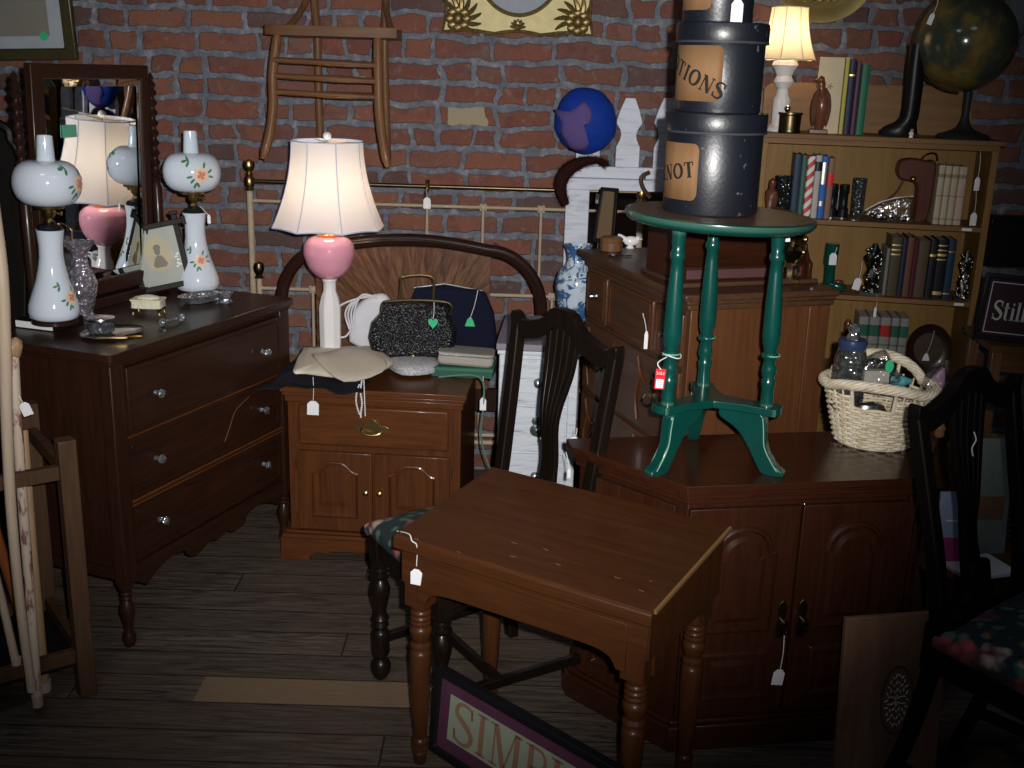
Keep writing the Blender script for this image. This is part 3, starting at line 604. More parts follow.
def stick(label,px,y,rad,mat,name='walking_stick',knob=None,group='sticks in the cane stand'):
    P=[at(u,v,yy) for (u,v),yy in zip(px,y)]; b=P[-1]; t=T(name,label,'walking stick',b,0,group)
    Q=smoothpath([p-b for p in P],5); n=len(Q); MB().tube(Q,[rad[0]+(rad[1]-rad[0])*k/(n-1) for k in range(n)],12).obj('shaft',M[mat],t)
    if knob: MB().ball(Q[0]+Vector((0,0,.004)),knob,(1,1,1.25),fn=lambda d:1+.12*sin(d.x*7+d.z*5)).obj('knob',M['stick_tan' if mat=='speckle' else mat],t)
    MB().lathe([(rad[1]*1.15,0),(rad[1]*1.2,.03)],c=(0,0,-.002),seg=12).obj('ferrule',M['stick_pale'],t)
    return t
stick('thick pale curved stick at the far left edge of the cane stand',[(-10,190),(1,270),(5,350),(7,430),(12,520),(22,620),(32,690)],[2.30,2.29,2.28,2.28,2.28,2.29,2.30],(.015,.010),'stick_pale')
stick('maroon speckled walking stick with a knobbly knob handle',[(13,350),(17,420),(24,520),(32,620),(38,705)],[2.42,2.41,2.40,2.38,2.36],(.0125,.011),'speckle',knob=.021)
stick('wide tan stick leaning behind the speckled one',[(24,430),(33,560),(44,690)],[2.56,2.50,2.46],(.010,.016),'stick_tan')
stick('dark orange varnished cane crossing low behind the others',[(-14,500),(4,560),(26,630)],[2.50,2.50,2.50],(.014,.012),'stick_orange')
stick('short pale stick low at the left edge',[(-8,560),(4,610),(17,668)],[2.34,2.36,2.36],(.009,.010),'stick_pale')
price_tag('white tag tied to the speckled walking stick',at(19,396,2.39),at(26,409,2.39),.024,.032,rot=.35)
MB_=MB().box(-.014,.014,-.0008,.0008,-.007,.007).obj('paper_label',M['white']); _l=S0+Vector((cos(SA)*.17-sin(SA)*.0125,sin(SA)*.17+cos(SA)*.0125,.604)); tag(MB_,'small white paper label stuck on the cane stand rail','label',loc=_l,rz=SA)
# ================================================================ WALL THINGS
# hanging side chair
hc=at(331,30,3.74); t=T('side_chair','golden brown wooden chair hanging high on the brick wall above the pink lamp','chair',(hc.x,3.74,hc.z),0)
mb=MB(); so=[(-.205,-.0),(-.18,-.014),(.18,-.014),(.205,0),(.200,.12),(.17,.33),(-.17,.33),(-.205,.12)]
mb.prism(sp2(so+[so[0]],4)[:-1],-.020,.012,'xy'); mb.obj('seat',M['oak_x'],t,bevel=.014)
for s in (-1,1):
    P=smoothpath([(s*.178,.015,-.02),(s*.195,.005,-.14),(s*.194,-.005,-.24),(s*.205,-.02,-.33),(s*.228,-.035,-.415)],5)
    if s>0: P=smoothpath([(.150,.015,-.02),(.152,.005,-.14),(.156,-.005,-.25),(.168,-.02,-.34),(.188,-.035,-.430)],5)
    MB().tube(P,[.0135,.0155]+[.016]*(len(P)-4)+[.012,.010],12).obj('front_leg',M['oak'],t)
    MB().tube(smoothpath([(s*.118+.015,.33,.02),(s*.120+.015,.345,-.2),(s*.122+.018,.36,-.44)],5),.0145,12).obj('rear_leg',M['oak'],t)
    MB().tube(smoothpath([(s*.118+.015,.33,0),(s*.13+.01,.35,.15),(s*.15,.37,.36)],5),.0145,12).obj('back_post',M['oak'],t)
    MB().tube(smoothpath([(s*.19,.16,0),(s*.165,.22,.03),(s*.14,.32,.10),(s*.13,.34,.18)],6),.011,10).obj('hip_brace',M['oak'],t)
for z,b in ((-.098,.004),(-.148,.004),(-.198,.006)): MB().tube(smoothpath([(-.19,.0,z),(-.02,-.002,z-b),(.150,.0,z-.008)],5),[.010]*5+[.012]*3+[.010]*3,10).obj('rung',M['oak_x'],t)
MB().tube([(-.12,.35,-.21),(.15,.35,-.21)],.009,8).obj('rear_rung',M['oak_x'],t)
MB().tube(smoothpath([(-.15,.37,.36),(-.1,.37,.42),(0,.375,.44),(.1,.37,.42),(.15,.37,.36)],5),.015,10).obj('crest_rail',M['oak_x'],t)
h=MB(); h.tube([(0.02,.41,.46),(.02,.37,.455),(.02,.36,.465)],.005,6); h.obj('wall_hook',M['black'],t)
# gilt frame
L=at(443,20,WY-.04);R=at(593,20,WY-.04); bz=at(518,31,WY-.04).z; W=R.x-L.x; H=W*1.02; t=T('gilt_frame','ornate antique gold picture frame with oval opening hung on the brick wall','picture frame',((L.x+R.x)/2,WY-.001,bz+H/2-.012),0)
gm=plain('pale_gold_leaf',(.44,.37,.16),.5,.15,.25,30); gd=plain('dark_gilt_relief',(.20,.14,.05),.4,.6,.7,90)
def rectpts(w,h,n):
    o=[]
    for k in range(n):
        a=2*PI*k/n; c,s=cos(a),sin(a); m=max(abs(c)/(w/2),abs(s)/(h/2)); o.append((c/m,s/m))
    return o
n=64
def scal(p,k):
    x,z=p; e=.012*abs(sin(3*PI*(x/W+.5))) if abs(z)>H*.45 else .012*abs(sin(3*PI*(z/H+.5))); 
    return (x,z-math.copysign(e,z)) if abs(z)>H*.45 else (x-math.copysign(e,x),z)
O=[scal(p,0) for p in rectpts(W,H,n)]; I=[(.20*cos(2*PI*k/n)*W/.6*.92,.245*sin(2*PI*k/n)*H/.6*.93) for k in range(n)]
MB().band(O,I,-.035,-.002).obj('frame_body',gm,t,bevel=.003)
MB().tube([(x,-.036,z) for x,z in I],.007,8,closed=True).obj('oval_beading',gd,t)
MB().tube([(x,-.034,z) for x,z in O],.006,8,closed=True).obj('outer_beading',gd,t)
MB().prism([(x*1.01,z*1.01) for x,z in I],-.012,-.004).obj('oval_mount',plain('grey_oval_board',(.28,.31,.36),.5),t)
rnd=random.Random(3)
for sx in (-1,1):
    for sz in (-1,1):
        mb=MB(); cx,cz=sx*W*.40,sz*H*.41
        for k in range(8):
            a=2*PI*k/8; mb.ball((cx+.030*cos(a),-.040,cz+.030*sin(a)),.017,(1,.5,1),8,6)
        mb.ball((cx,-.048,cz),.018,(1,.6,1),10,7)
        for k in range(9):
            a=math.atan2(-sz,-sx)+(k-4)*.42; q=[(cx+r*cos(a+.9*(r-.03)*6),-.038,cz+r*sin(a+.9*(r-.03)*6)) for r in (.035,.055,.072,.085)]; 
            if abs(q[-1][0])<W/2+.01 and abs(q[-1][2])<H/2+.01: mb.tube(q,[.009,.010,.007,.003],6)
        mb.obj('corner_rosette',gd,t)
for px,pz in ((0,-1),(0,1),(-1,0),(1,0)):
    mb=MB(); cx,cz=px*W*.47,pz*H*.455
    for k in range(-3,4): mb.tube([(cx,-.04,cz)]+[(cx+r*sin(k*.5),-.042,cz+pz*0+r*cos(k*.5)*(1 if pz<=0 else -1)) for r in (.015,.028)],[.007,.008,.003],6)
    mb.ball((cx,-.044,cz),.012,seg=8,rings=6); mb.obj('shell_ornament',gd,t)
# landscape picture, top left
L=at(75,60,WY-.05); t=T('framed_picture','green and gold framed picture with white mat, cut off at the top left corner','picture frame',(L.x,WY-.004,L.z),0.05,tilt=(.0,-.04))
gw=plain('olive_gilt_moulding',(.055,.048,.018),.35,.3,.4,20)
w,h=-.62,.50
MB().band([(w,0),(0,0),(0,h),(w,h)],[(w+.042,.042),(-.042,.042),(-.042,h-.042),(w+.042,h-.042)],-.03,0).obj('moulding',gw,t,bevel=.006)
MB().band([(w+.04,.04),(-.04,.04),(-.04,h-.04),(w+.04,h-.04)],[(w+.084,.084),(-.092,.084),(-.092,h-.084),(w+.084,h-.084)],-.014,-.008).obj('mat_board',plain('pale_mat',(.36,.40,.44),.6),t)
def scenery():
    q=NT('faded_landscape_print'); co=q.coord(); n=q.noise(co,7,5,.6); s=q.n('ShaderNodeSeparateXYZ',{0:co}).outputs
    top=q.ramp(s[2],[(.20,(0,0,0)),(.24,(1,1,1))]); f=q.math('MULTIPLY',top,q.ramp(n,[(.48,(0,0,0)),(.56,(1,1,1))]))
    c=q.mix(f,q.mix(n,(.20,.19,.16),(.26,.25,.21)),(.025,.028,.025)); q.bsdf(col=c,rough=.3,coat=.4); return q.m
MB().box(w+.05,-.05,-.009,-.005,.05,h-.05).obj('print',scenery(),t)
q=at(44,36,WY-.03); tag(MB().lathe([(.0155,0),(.0155,.001)],axis=(0,-1,0),seg=20).obj('round_sticker',M['green_tag']),'round green sticker on the glass of the top left picture','sticker',loc=(q.x,WY-.032,q.z))
# round gold plate on wall, top right
c=at(826,-34,WY-.03); s=54/ppm(c); t=T('wall_plate','round embossed gold plate on the wall above the lit bookcase lamp','plate',(c.x,WY-.002,c.z),0)
MB().lathe([(.01,.006),(s*.72,.006),(s*.78,.014),(s*.98,.030),(s,.030),(s*.97,.024),(s*.76,.004),(.01,0)],axis=(0,-1,0),seg=48).obj('plate',plain('dull_gold',(.42,.33,.13),.35,.6,.2),t)
mb=MB()
for k in range(24):
    a=2*PI*k/24; mb.ball((s*.60*cos(a),-.010,s*.60*sin(a)),.012,(1,.4,.7),8,5)
mb.tube([(s*.68*cos(2*PI*k/40),-.010,s*.68*sin(2*PI*k/40)) for k in range(40)],.003,6,closed=True); mb.obj('embossed_wreath',plain('dark_gold',(.25,.18,.06),.4,.6,.2),t)
# ================================================================ ARCHED WOODEN BED HEADBOARD
HY=3.80; a=at(284,400,HY).x; b=at(541,320,HY).x; top=at(410,234,HY).z
t=T('bed_headboard','arched dark wooden headboard with burl veneer panel standing behind the nightstand','headboard',(0,HY,0),0)
zc=at(284,300,HY).z; cr=[(a,.0)]+[(a,zc*k/3) for k in (1,2,3)]
ar=[]; 
for k in range(1,12): 
    th=PI-PI/2*k/12; ar.append((a+.19+.19*cos(th),zc+(top-.03-zc)*sin(th)))
m=(a+b)/2; ar2=[(a+.19+(m-a-.19)*k/5,top-.03+.03*sin(PI/2*k/5)) for k in range(0,6)]
half=cr+ar+ar2; full=half+[(a+b-x,z) for x,z in half[::-1]][1:]
full=[(x,z-.02) for x,z in full]
MB().tube([(x,0,z) for x,z in full],.022,12,flat=.7,upv=(0,1,0)).obj('arched_rail',M['mahog'],t)
mb=MB(); mb.tube([(x,-.014,z) for x,z in full],.006,8); mb.obj('bead_line',M['mahog'],t)
def sunburst():
    q=NT('sunburst_veneer'); g=q.coord(); s=q.n('ShaderNodeSeparateXYZ',{0:g}).outputs
    dx=q.math('SUBTRACT',s[0],(a+b)/2+.02); dz=q.math('SUBTRACT',s[2],.55); an=q.math('ARCTAN2',dx,dz); r=q.math('SQRT',q.math('ADD',q.math('MULTIPLY',dx,dx),q.math('MULTIPLY',dz,dz)))
    v=q.n('ShaderNodeCombineXYZ',{0:q.math('MULTIPLY',an,9),1:q.math('MULTIPLY',r,4),2:0.0}).outputs[0]
    n=q.noise(v,2.6,5,.6,1.0); c=q.ramp(n,[(.35,(.055,.021,.010)),(.5,(.105,.044,.020)),(.65,(.17,.080,.040))]); q.bsdf(col=c,rough=.4,spec=.2,coat=.1); return q.m
x0=at(316,300,HY).x; x1=at(490,300,HY).x
pn=[(x0,.42),(x0,at(316,262,HY).z)]+sp2([(x0+.02,top-.085),(x0+.12,top-.052),(m,top-.045),(x1-.1,top-.05),(x1,top-.065)],4)+[(x1,.42)]
MB().prism(pn,.0,.016).obj('burl_panel',sunburst(),t,bevel=.002)
mb=MB(); mb.box(a,b,-.012,.012,.36,.44); mb.obj('lower_rail',M['mahog'],t)
mb=MB(); mb.bar((x1,.008,top-.06),(x1+.02,.008,top-.028),.02,.02); mb.bar((x0+.02,.008,top-.075),(x0,.008,top-.05),.02,.02); mb.obj('panel_cleat',M['mahog'],t)
# ================================================================ IRON BED (cream with brass)
def joint(mb,x,y,z,s=.016):
    mb.ball((x,y,z),s,(1,.7,1),10,7)
    for k in range(4):
        a_=PI/4+PI/2*k; mb.ball((x+s*.9*cos(a_),y,z+s*.9*sin(a_)),s*.45,(1,.7,1),8,5)
BY=4.02; xl=at(250,200,BY).x; zt=at(250,181,BY).z; xr=at(250,200,BY).x+1.42
t=T('iron_bed_headboard','cream iron and brass bed headboard against the wall with long thin brass top rail','bed frame',(0,BY,0),0)
zm=at(400,205,BY).z; zl=at(400,440,BY).z
zt0=zt
for x in (xl,xr):
    MB().tube([(x,0,.02),(x,0,zt-.02)],.012,12).obj('cream_post',M['iron_cream'],t)
    MB(Matrix.Translation((x,0,zt-.035))).lathe([(.014,0),(.020,.005),(.014,.012),(.019,.02),(.019,.045),(.012,.055),(.016,.06),(.009,.066),(.020,.080),(.023,.092),(.019,.106),(.004,.113)],seg=18).obj('brass_finial',M['brass'],t)
    MB(Matrix.Translation((x,0,0))).lathe([(.010,0),(.018,.01),(.016,.03),(.012,.04)],seg=14).obj('caster',M['iron_cream'],t)
MB().tube([(xl,0,zt),(xr,0,zt-.0)],.0075,10).obj('brass_top_rail',M['bronze'],t)
MB().tube([(xl,0,zm),(xr,0,zm)],.006,8).obj('cream_rail',M['iron_cream'],t); MB().tube([(xl,0,zl),(xr,0,zl)],.010,8).obj('cream_rail',M['iron_cream'],t)
for u in (427,483,541,600):
    x=at(u,215,BY).x; mb=MB(); mb.tube([(x,0,zl),(x,0,zm)],.0055,8); mb.obj('spindle',M['iron_cream'],t)
    mb=MB(); joint(mb,x,0,zm,.013); mb.obj('cast_joint',M['iron_cream'],t)
x=at(427,190,BY).x; MB().tube(smoothpath([(x,0,zm),(x-.004,-.004,zt-.03),(x+.003,-.012,zt-.005),(x+.002,0,zt+.022)],4),.007,8).obj('brass_spindle',M['brass'],t)
price_tag('white tag hanging from the thin brass rail of the iron bed',at(426,190,BY-.03),at(427,203,BY-.035),.026,.040,rot=.0)
BY2=3.93; xl=at(260,300,BY2).x; zf=at(260,288,BY2).z
t=T('iron_bed_footboard','lower cream iron bed footboard with dark brass ball, just right of the dresser','bed frame',(0,BY2,0),0)
xr=xl+1.20
for x in (xl,xr):
    MB().tube([(x,0,.02),(x,0,zf+.04)],.010,12).obj('cream_post',M['iron_cream'],t)
    MB(Matrix.Translation((x,0,zf+.035))).lathe([(.010,0),(.017,.004),(.010,.012),(.018,.028),(.020,.042),(.016,.056),(.003,.062)],seg=16).obj('brass_ball',M['bronze'],t)
MB().tube([(xl,0,zf),(xr,0,zf)],.0065,8).obj('cream_rail',M['iron_cream'],t); MB().tube([(xl,0,.22),(xr,0,.22)],.008,8).obj('cream_rail',M['iron_cream'],t)
for u in (313,552): 
    x=at(u,300,BY2).x; MB().tube([(x,0,.22),(x,0,zf)],.0055,8).obj('spindle',M['iron_cream'],t); mb=MB(); joint(mb,x,0,zf,.014); mb.obj('cast_joint',M['iron_cream'],t)
# ================================================================ NIGHTSTAND
N0=Vector((-.722,3.275,0)); NA=-.07; NW,ND,NH=.585,.44,.582
ns=T('nightstand','reddish brown nightstand with one drawer and two arched doors under the pink lamp','nightstand',N0,NA)
MB().box(.018,NW-.018,.02,ND,.075,NH-.05).obj('body',M['night_v'],ns,bevel=.003)
mb=MB()
for k,(e,z0,z1) in enumerate(((0,NH-.018,NH),(.006,NH-.030,NH-.018),(.012,NH-.052,NH-.030))): mb.prism([(e-.0,e-.004),(NW-e,e-.004),(NW-e,ND),(e,ND)],z0,z1,'xy')
mb.obj('top',M['night'],ns,bevel=.003)
z0,z1=.392,.525
d=MB().box(.055,NW-.055,.004,.02,z0,z1).obj('drawer',M['night'],ns,bevel=.007)
mb=MB(); mb.prism(sp2([(.245,.448),(.265,.444),(.278,.436),(.29,.432),(.302,.436),(.315,.444),(.335,.448),(.345,.458),(.332,.466),(.316,.468),(.306,.480),(.29,.488),(.274,.480),(.264,.468),(.248,.466),(.235,.458),(.245,.448)],3)[:-1],.0005,.0045); mb.obj('back_plate',M['brass'],d,bevel=.0005)
MB().tube(smoothpath([(.258,-.002,.462),(.262,-.014,.448),(.29,-.018,.442),(.318,-.014,.448),(.322,-.002,.462)],4),.0035,8).obj('bail_handle',M['brass'],d)
def arched(xa,xb,za,zb,rise): # outline with cathedral arch
    w=xb-xa; m=(xa+xb)/2
    return [(xa,za),(xb,za),(xb,zb-rise)]+sp2([(xb,zb-rise),(xb-w*.12,zb-rise*.80),(m+w*.20,zb-rise*.12),(m,zb),(m-w*.20,zb-rise*.12),(xa+w*.12,zb-rise*.80),(xa,zb-rise)],4)
def panel_door(parent,xa,xb,za,zb,y,matf,matp,knobx=None,knobz=None,rise=.035,hinge=None,mould=None,bw=.045):
    d=MB().box(xa,xb,y-.016,y,za,zb).obj('door',matf,parent,bevel=.003)
    o=arched(xa+bw,xb-bw,za+bw,zb-bw*.75,rise)
    cx=sum(p[0] for p in o)/len(o); cz=sum(p[1] for p in o)/len(o)
    def sh(q,s): return [((x-cx)*(1-s/((xb-xa)/2-bw))+cx,(z-cz)*(1-s/((zb-za)/2-bw))+cz) for x,z in q]
    mb=MB(); o2=sh(o,.009); o3=sh(o,.020); n=len(o)
    A=[(x,y-.016,z) for x,z in o]; B=[(x,y-.024,z) for x,z in sh(o,.004)]; C_=[(x,y-.0155,z) for x,z in o2]; D_=[(x,y-.0155,z) for x,z in o3]; E_=[(x,y-.021,z) for x,z in sh(o,.032)]
    rings=[A,B,C_,D_,E_]; 
    for r1,r2 in zip(rings,rings[1:]):
        mb.add(r1+r2,[(i,(i+1)%n,n+(i+1)%n,n+i) for i in range(n)])
    mb.add(E_,[tuple(range(n))]); mb.obj('raised_panel',matp,d,ang=25)
    if mould: MB().tube([(x,y-.019,z) for x,z in sh(o,.002)[2:]],.0055,8).obj('arch_moulding',mould,d)
    return d
mid=NW/2
d1=panel_door(ns,.050,mid-.004,.105,.372,.020,M['night_v'],M['night_v'],mould=M['night']); d2=panel_door(ns,mid+.004,NW-.050,.105,.372,.020,M['night_v'],M['night_v'],mould=M['night'])
for d,x in ((d1,mid-.022),(d2,mid+.022)): MB(Matrix.Translation((x,.004,.245))).lathe([(.004,0),(.004,.006),(.009,.012),(.009,.017),(.003,.021)],axis=(0,-1,0),seg=14).obj('knob',M['brass'],d)
for d,x in ((d1,.046),(d2,NW-.046)):
    for z in (.15,.325): MB().tube([(x,.002,z-.014),(x,.002,z+.014)],.003,6).obj('hinge',M['brass'],d)
mb=MB(); mb.prism([(-.004,-.008),(NW+.004,-.008),(NW+.004,ND),(-.004,ND)],.075,.09,'xy'); mb.prism([(.006,.0),(NW-.006,.0),(NW-.006,ND),(.006,ND)],.09,.100,'xy'); mb.obj('base_moulding',M['night'],ns,bevel=.004)
bp=[(-.008,.076),(-.008,.05),(-.012,.02),(-.012,0),(.085,0),(.085,.012),(.10,.026),(.12,.03),(.14,.024),(.16,.034),(.20,.036)]
bp=bp+[(NW-x,z) for x,z in bp[::-1]]
MB().prism(bp,-.010,.012).obj('bracket_base',M['night'],ns,bevel=.003)
for x in (-.010,NW-.010): MB().prism([(-.008,.076),(-.010,0),(.08,0),(.10,.03),(ND-.1,.03),(ND-.08,0),(ND,0),(ND,.076)],x,x+.02,'yz').obj('side_bracket',M['night'],ns,bevel=.002)
def nl(x,y,z=NH): return N0+Vector((cos(NA)*x-sin(NA)*y,sin(NA)*x+cos(NA)*y,z))
# ================================================================ PINK LAMP
PLy=3.55; pb=at(330,346,PLy); plx=at(330,300,PLy).x; z_=lambda v,y=PLy:at(328,v,y).z
t=T('table_lamp','lit table lamp with pink globe, white hexagonal stem and white bell shade','lamp',(plx,PLy,NH),0)
zb=lambda v:z_(v)-NH
L0=zb(279)
MB().lathe([(.052,0),(.056,.008),(.050,.018),(.040,.028),(.036,.045),(.037,L0*.30),(.038,L0*.68),(.030,L0*.80),(.022,L0*.87),(.022,L0*.97),(.027,L0*1.0),(.020,L0*1.01)],seg=8,ph=PI/8).obj('milk_glass_stem',M['opal'],t,bevel=.003)
g0,g1=zb(279),zb(236)
gp=[(.022,L0*1.0)]+[(r,g0+(g1-g0)*k) for r,k in ((.046,.10),(.068,.28),(.080,.50),(.083,.66),(.079,.82),(.066,.93),(.048,.99),(.032,1.0))]
gp=[(r,z) for r,z in [(v.x,v.y) for v in smoothpath([(a_,b_,0) for a_,b_ in gp],3)]]
MB().lathe(gp,seg=40).obj('pink_globe',M['pink'],t,ang=80)
MB().lathe([(.034,g1-.002),(.038,g1+.006),(.030,g1+.010),(.016,g1+.016),(.012,g1+.03),(.010,g1+.05),(.012,g1+.05),(.012,g1+.08)],seg=24,caps=False).obj('brass_cap',M['brass_bright'],t)
s0,s1=zb(227),zb(141); rt0_,rt1_=112/2/ppm((plx,PLy,.95)),72/2/ppm((plx,PLy,1.2))
def bell(parent,r0,r1,z0,z1,mat,ns_=8,seamc=None,curve=1.9,name='shade',ph=PI/8):
    rows=[];K=12
    for k in range(K+1):
        f=k/K; r=r1+(r0-r1)*(1-f)**curve; row=[]
        for i in range(ns_*6):
            a_=ph+2*PI*i/(ns_*6); q=(i%6)/6; dip=1-.035*sin(PI*q); zz=z0+(z1-z0)*f
            if k==0: zz+=(z1-z0)*.02*sin(PI*q)
            row.append((r*dip*cos(a_),r*dip*sin(a_),zz))
        rows.append(row)
    o=MB().sheet(rows,wrap=True).obj(name,mat,parent,ang=80)
    tr=MB(); 
    for row in (rows[0],rows[-1]): tr.tube(row,.0022,6,closed=True)
    for i in range(ns_): tr.tube([rows[k][i*6] for k in range(K+1)],.0016,6)
    tr.obj('shade_seam',seamc or M['seam'],o)
    return o
M['seam']=plain('shade_trim',(.48,.54,.74),.8); M['seam_cream']=plain('cream_trim',(.60,.52,.40),.8)
sh=bell(t,rt0_,rt1_,s0,s1,M['shade'])
mb=MB(); mb.tube([(0,0,g1+.05),(0,0,s1+.012)],.0025,6)
for a_ in range(3): mb.tube([(0,0,s1-.004),(rt1_*.98*cos(a_*2.094),rt1_*.98*sin(a_*2.094),s1-.002)],.0015,5)
mb.obj('harp',M['brass'],t); MB().ball((0,0,s1+.016),.014,(1,1,.9)).obj('finial',M['opal'],t)
MB().ball((0,0,(s0+s1)/2-.03),.028,(1,1,1.3)).obj('lit_bulb',M['bulb'],t)
PINKBULB=(plx,PLy,NH+(s0+s1)/2-.03)
# ================================================================ THINGS ON THE NIGHTSTAND
def cushion(pl,y0,y1,bulge,name,mat,parent,n=5):
    """pillowy upright bag from an xz outline"""
    cx=sum(p[0] for p in pl)/len(pl); cz=sum(p[1] for p in pl)/len(pl); ym=(y0+y1)/2; hy=(y1-y0)/2
    rows=[]
    for k in range(-n,n+1):
        f=k/n; sc=1-bulge*(1-math.sqrt(max(0,1-f*f*.96))); rows.append([((x-cx)*sc+cx,ym+hy*math.sin(f*PI/2),(z-cz)*sc+cz) for x,z in pl])
    mb=MB(); mb.sheet(rows,wrap=True); m=len(pl); mb.add(rows[0]+[(cx,y0-.004,cz)],[(i,(i+1)%m,m) for i in range(m)]); mb.add(rows[-1]+[(cx,y1+.004,cz)],[(i,(i+1)%m,m) for i in range(m)])
    return mb.obj(name,mat,parent,ang=75)
def pxpl(pts,y,o): # pixel outline to local xz around origin o
    return [(at(u,v,y).x-o.x,at(u,v,y).z-o.z) for u,v in pts]
# black cloth draped over the left of the nightstand
rows=[];nx,ny=26,16
for i in range(ny+1):
    r=[]
    for j in range(nx+1):
        x=-.075+.345*j/nx; y=-.035+.36*i/ny; n_=.006*sin(x*60+y*25)+.005*sin(y*70-x*20)+.006*sin(x*23)
        z=NH+.026+n_+.008*sin(PI*i/ny)*sin(PI*j/nx)
        if y<-.006: z=NH+.004+n_
        if x<-.02: z=NH+.012+n_+.35*(x+.02)
        if j in(0,nx) or i==ny: z=min(z,NH+.01)
        r.append(nl(x,y,z))
    rows.append(r)
tag(MB().sheet(rows).obj('black_cloth',M['blackcloth'],solid=.006,sub=1),'black cloth bag draped over the left corner of the nightstand under the lamp','cloth')
# cream knit gloves / pouch stack
def flatcloth(name,pix,z,lab,cat,mat,th=.010,amp=.004,seed=1):
    c=Vector((0,0,0)); P=[onz(u,v,z) for u,v in pix]
    for p in P: c+=p
    c/=len(P); c.z=z; ro=random.Random(seed); pl=[(p.x-c.x,p.y-c.y) for p in P]; pl=sp2(pl+[pl[0]],4)[:-1]; mb=MB(); rings=[]
    prof=[(1.0,0),(1.02,th*.5),(.97,th),(.7,th*1.35),(.4,th*1.5),(.12,th*1.5)]
    for s,h_ in prof: rings.append([(x*s,y*s,h_+amp*sin(x*90+y*40+seed)*s*(h_>0)) for x,y in pl])
    mb.sheet(rings,wrap=True); m=len(pl); mb.add(rings[-1],[tuple(range(m))]); mb.add(rings[0],[tuple(range(m))[::-1]])
    o=mb.obj(name,mat,None,ang=75); tag(o,lab,cat,loc=c); return o,c
flatcloth('cream_glove',[(303,350),(352,349),(378,352),(392,366),(352,378),(306,374),(294,372)],NH+.048,'cream knitted cloth lying in front of the pink lamp base','cloth',M['knit'],.012,.003,1)
flatcloth('cream_pouch',[(312,356),(360,349),(387,368),(344,382)],NH+.066,'folded cream fabric pouch lying diagonally over the knitted cloth','pouch',M['knit'],.008,.002,4)
o,c=flatcloth('coin_purse',[(384,364),(398,356),(425,357),(439,364),(434,373),(402,375)],NH+.012,'small white beaded coin purse in the middle of the nightstand top','purse',M['wbead'],.022,.001,2)
mb=MB()
for k in range(16): a_=k*2.4; mb.ball((.022*cos(a_)*((k%5)/5+.3),-.010+.008*sin(a_),.035),.004,seg=6,rings=4)
mb.obj('gold_beading',M['brass'],o)
p=onz(465,377,NH); t=T('evening_clutch','beige sequinned clutch bag lying on a dark green box','purse',(p.x,p.y+.035,NH+.034),NA+.02,tilt=(-.0,.04))
cl=MB(); cl.prism(rrect(-.090,.090,-.035,.075,.02),0,.035,'xy'); cl.obj('bag_body',M['satin'],t,bevel=.010)
fl=MB(); fl.prism(rrect(-.091,.091,-.030,.076,.02),.034,.042,'xy'); fl.obj('beaded_flap',M['satin'],t,bevel=.003); MB().tube([(-.085,-.032,.035),(.085,-.032,.035)],.003,6).obj('clasp_rim',M['silver'],t)
t=T('green_box','flat dark green box under the beige clutch','box',(p.x-.002,p.y+.035,NH),NA)
MB().box(-.105,.095,-.045,.085,0,.022).obj('box_base',M['greenfelt'],t,bevel=.002); MB().box(-.107,.097,-.047,.087,.020,.032).obj('box_lid',plain('green_box_lid',(.04,.16,.10),.5),t,bevel=.002)
# white purse with strap
WP=at(372,346,3.60); o=Vector((WP.x,3.60,NH+.03)); t=T('white_handbag','soft white leather handbag with looped straps behind the black beaded purse','purse',o,0)
cushion(sp2(pxpl([(349,342),(349,325),(355,308),(366,298),(378,294),(387,296),(391,306),(387,330),(384,346),(366,350),(349,342)],3.6,o),4)[:-1],-.02,.035,.5,'bag_body',M['whiteleather'],t)
mb=MB()
for k in range(4):
    q=pxpl([(350+2*k,328),(346+3*k,312),(354+2*k,300-k),(366,296-k),(378,296)],3.58,o); mb.tube(smoothpath([(x,-.035-.003*k,z) for x,z in q],5),.0032,8)
q=pxpl([(378,296),(362,297),(342,304),(330,318),(332,333),(345,336),(352,328)],3.56,o); mb.tube(smoothpath([(x,-.055,z) for x,z in q],6),.0034,8)
mb.obj('strap',M['whiteleather'],t)
# navy purse
o=Vector((at(465,350,3.66).x,3.66,NH+.002)); t=T('navy_handbag','plain navy velvet handbag standing behind the beaded purse','purse',o,0)
cushion(pxpl([(400,352),(402,320),(416,287),(440,286),(478,289),(486,293),(494,312),(497,335),(496,350),(470,354),(430,354)],3.66,o),-.03,.03,.25,'bag_body',M['navy'],t)
q=pxpl([(414,288),(445,284),(482,291)],3.66,o); MB().tube([(x,0,z) for x,z in q],.005,8).obj('metal_rim',M['silver'],t)
# black beaded purse
o=Vector((at(412,357,3.545).x,3.55,NH+.012)); t=T('beaded_handbag','black beaded handbag with rectangular brass handle and a green heart tag','purse',o,0)
cushion(pxpl([(372,352),(368,336),(371,322),(380,312),(384,302),(420,300),(448,302),(450,315),(457,330),(455,348),(440,356),(400,357),(380,358)],3.55,o),-.04,.035,.32,'bag_body',M['beads'],t)
q=pxpl([(381,313),(383,303),(392,301),(420,300),(449,303),(451,314)],3.55,o); MB().tube(smoothpath([(x,-.006,z) for x,z in q],4),.0055,8).obj('brass_frame',M['bronze'],t)
q=pxpl([(400,302),(401,282),(403,277),(420,275),(432,277),(434,284),(433,303)],3.55,o); mb=MB(); mb.tube(smoothpath([(x,-.004,z) for x,z in q],4),.0042,8); mb.obj('handle',M['brass'],t); 
mb=MB(); [mb.ball((q[k][0],-.004,q[k][1]),.0065,seg=8,rings=6) for k in (0,2,4,6)]; mb.obj('handle_joint',M['brass'],t)
price_tag('green and white heart tag on the black beaded handbag',at(434,302,3.50),at(433,323,3.495),.030,.034,mat='green_tag',shape='heart')
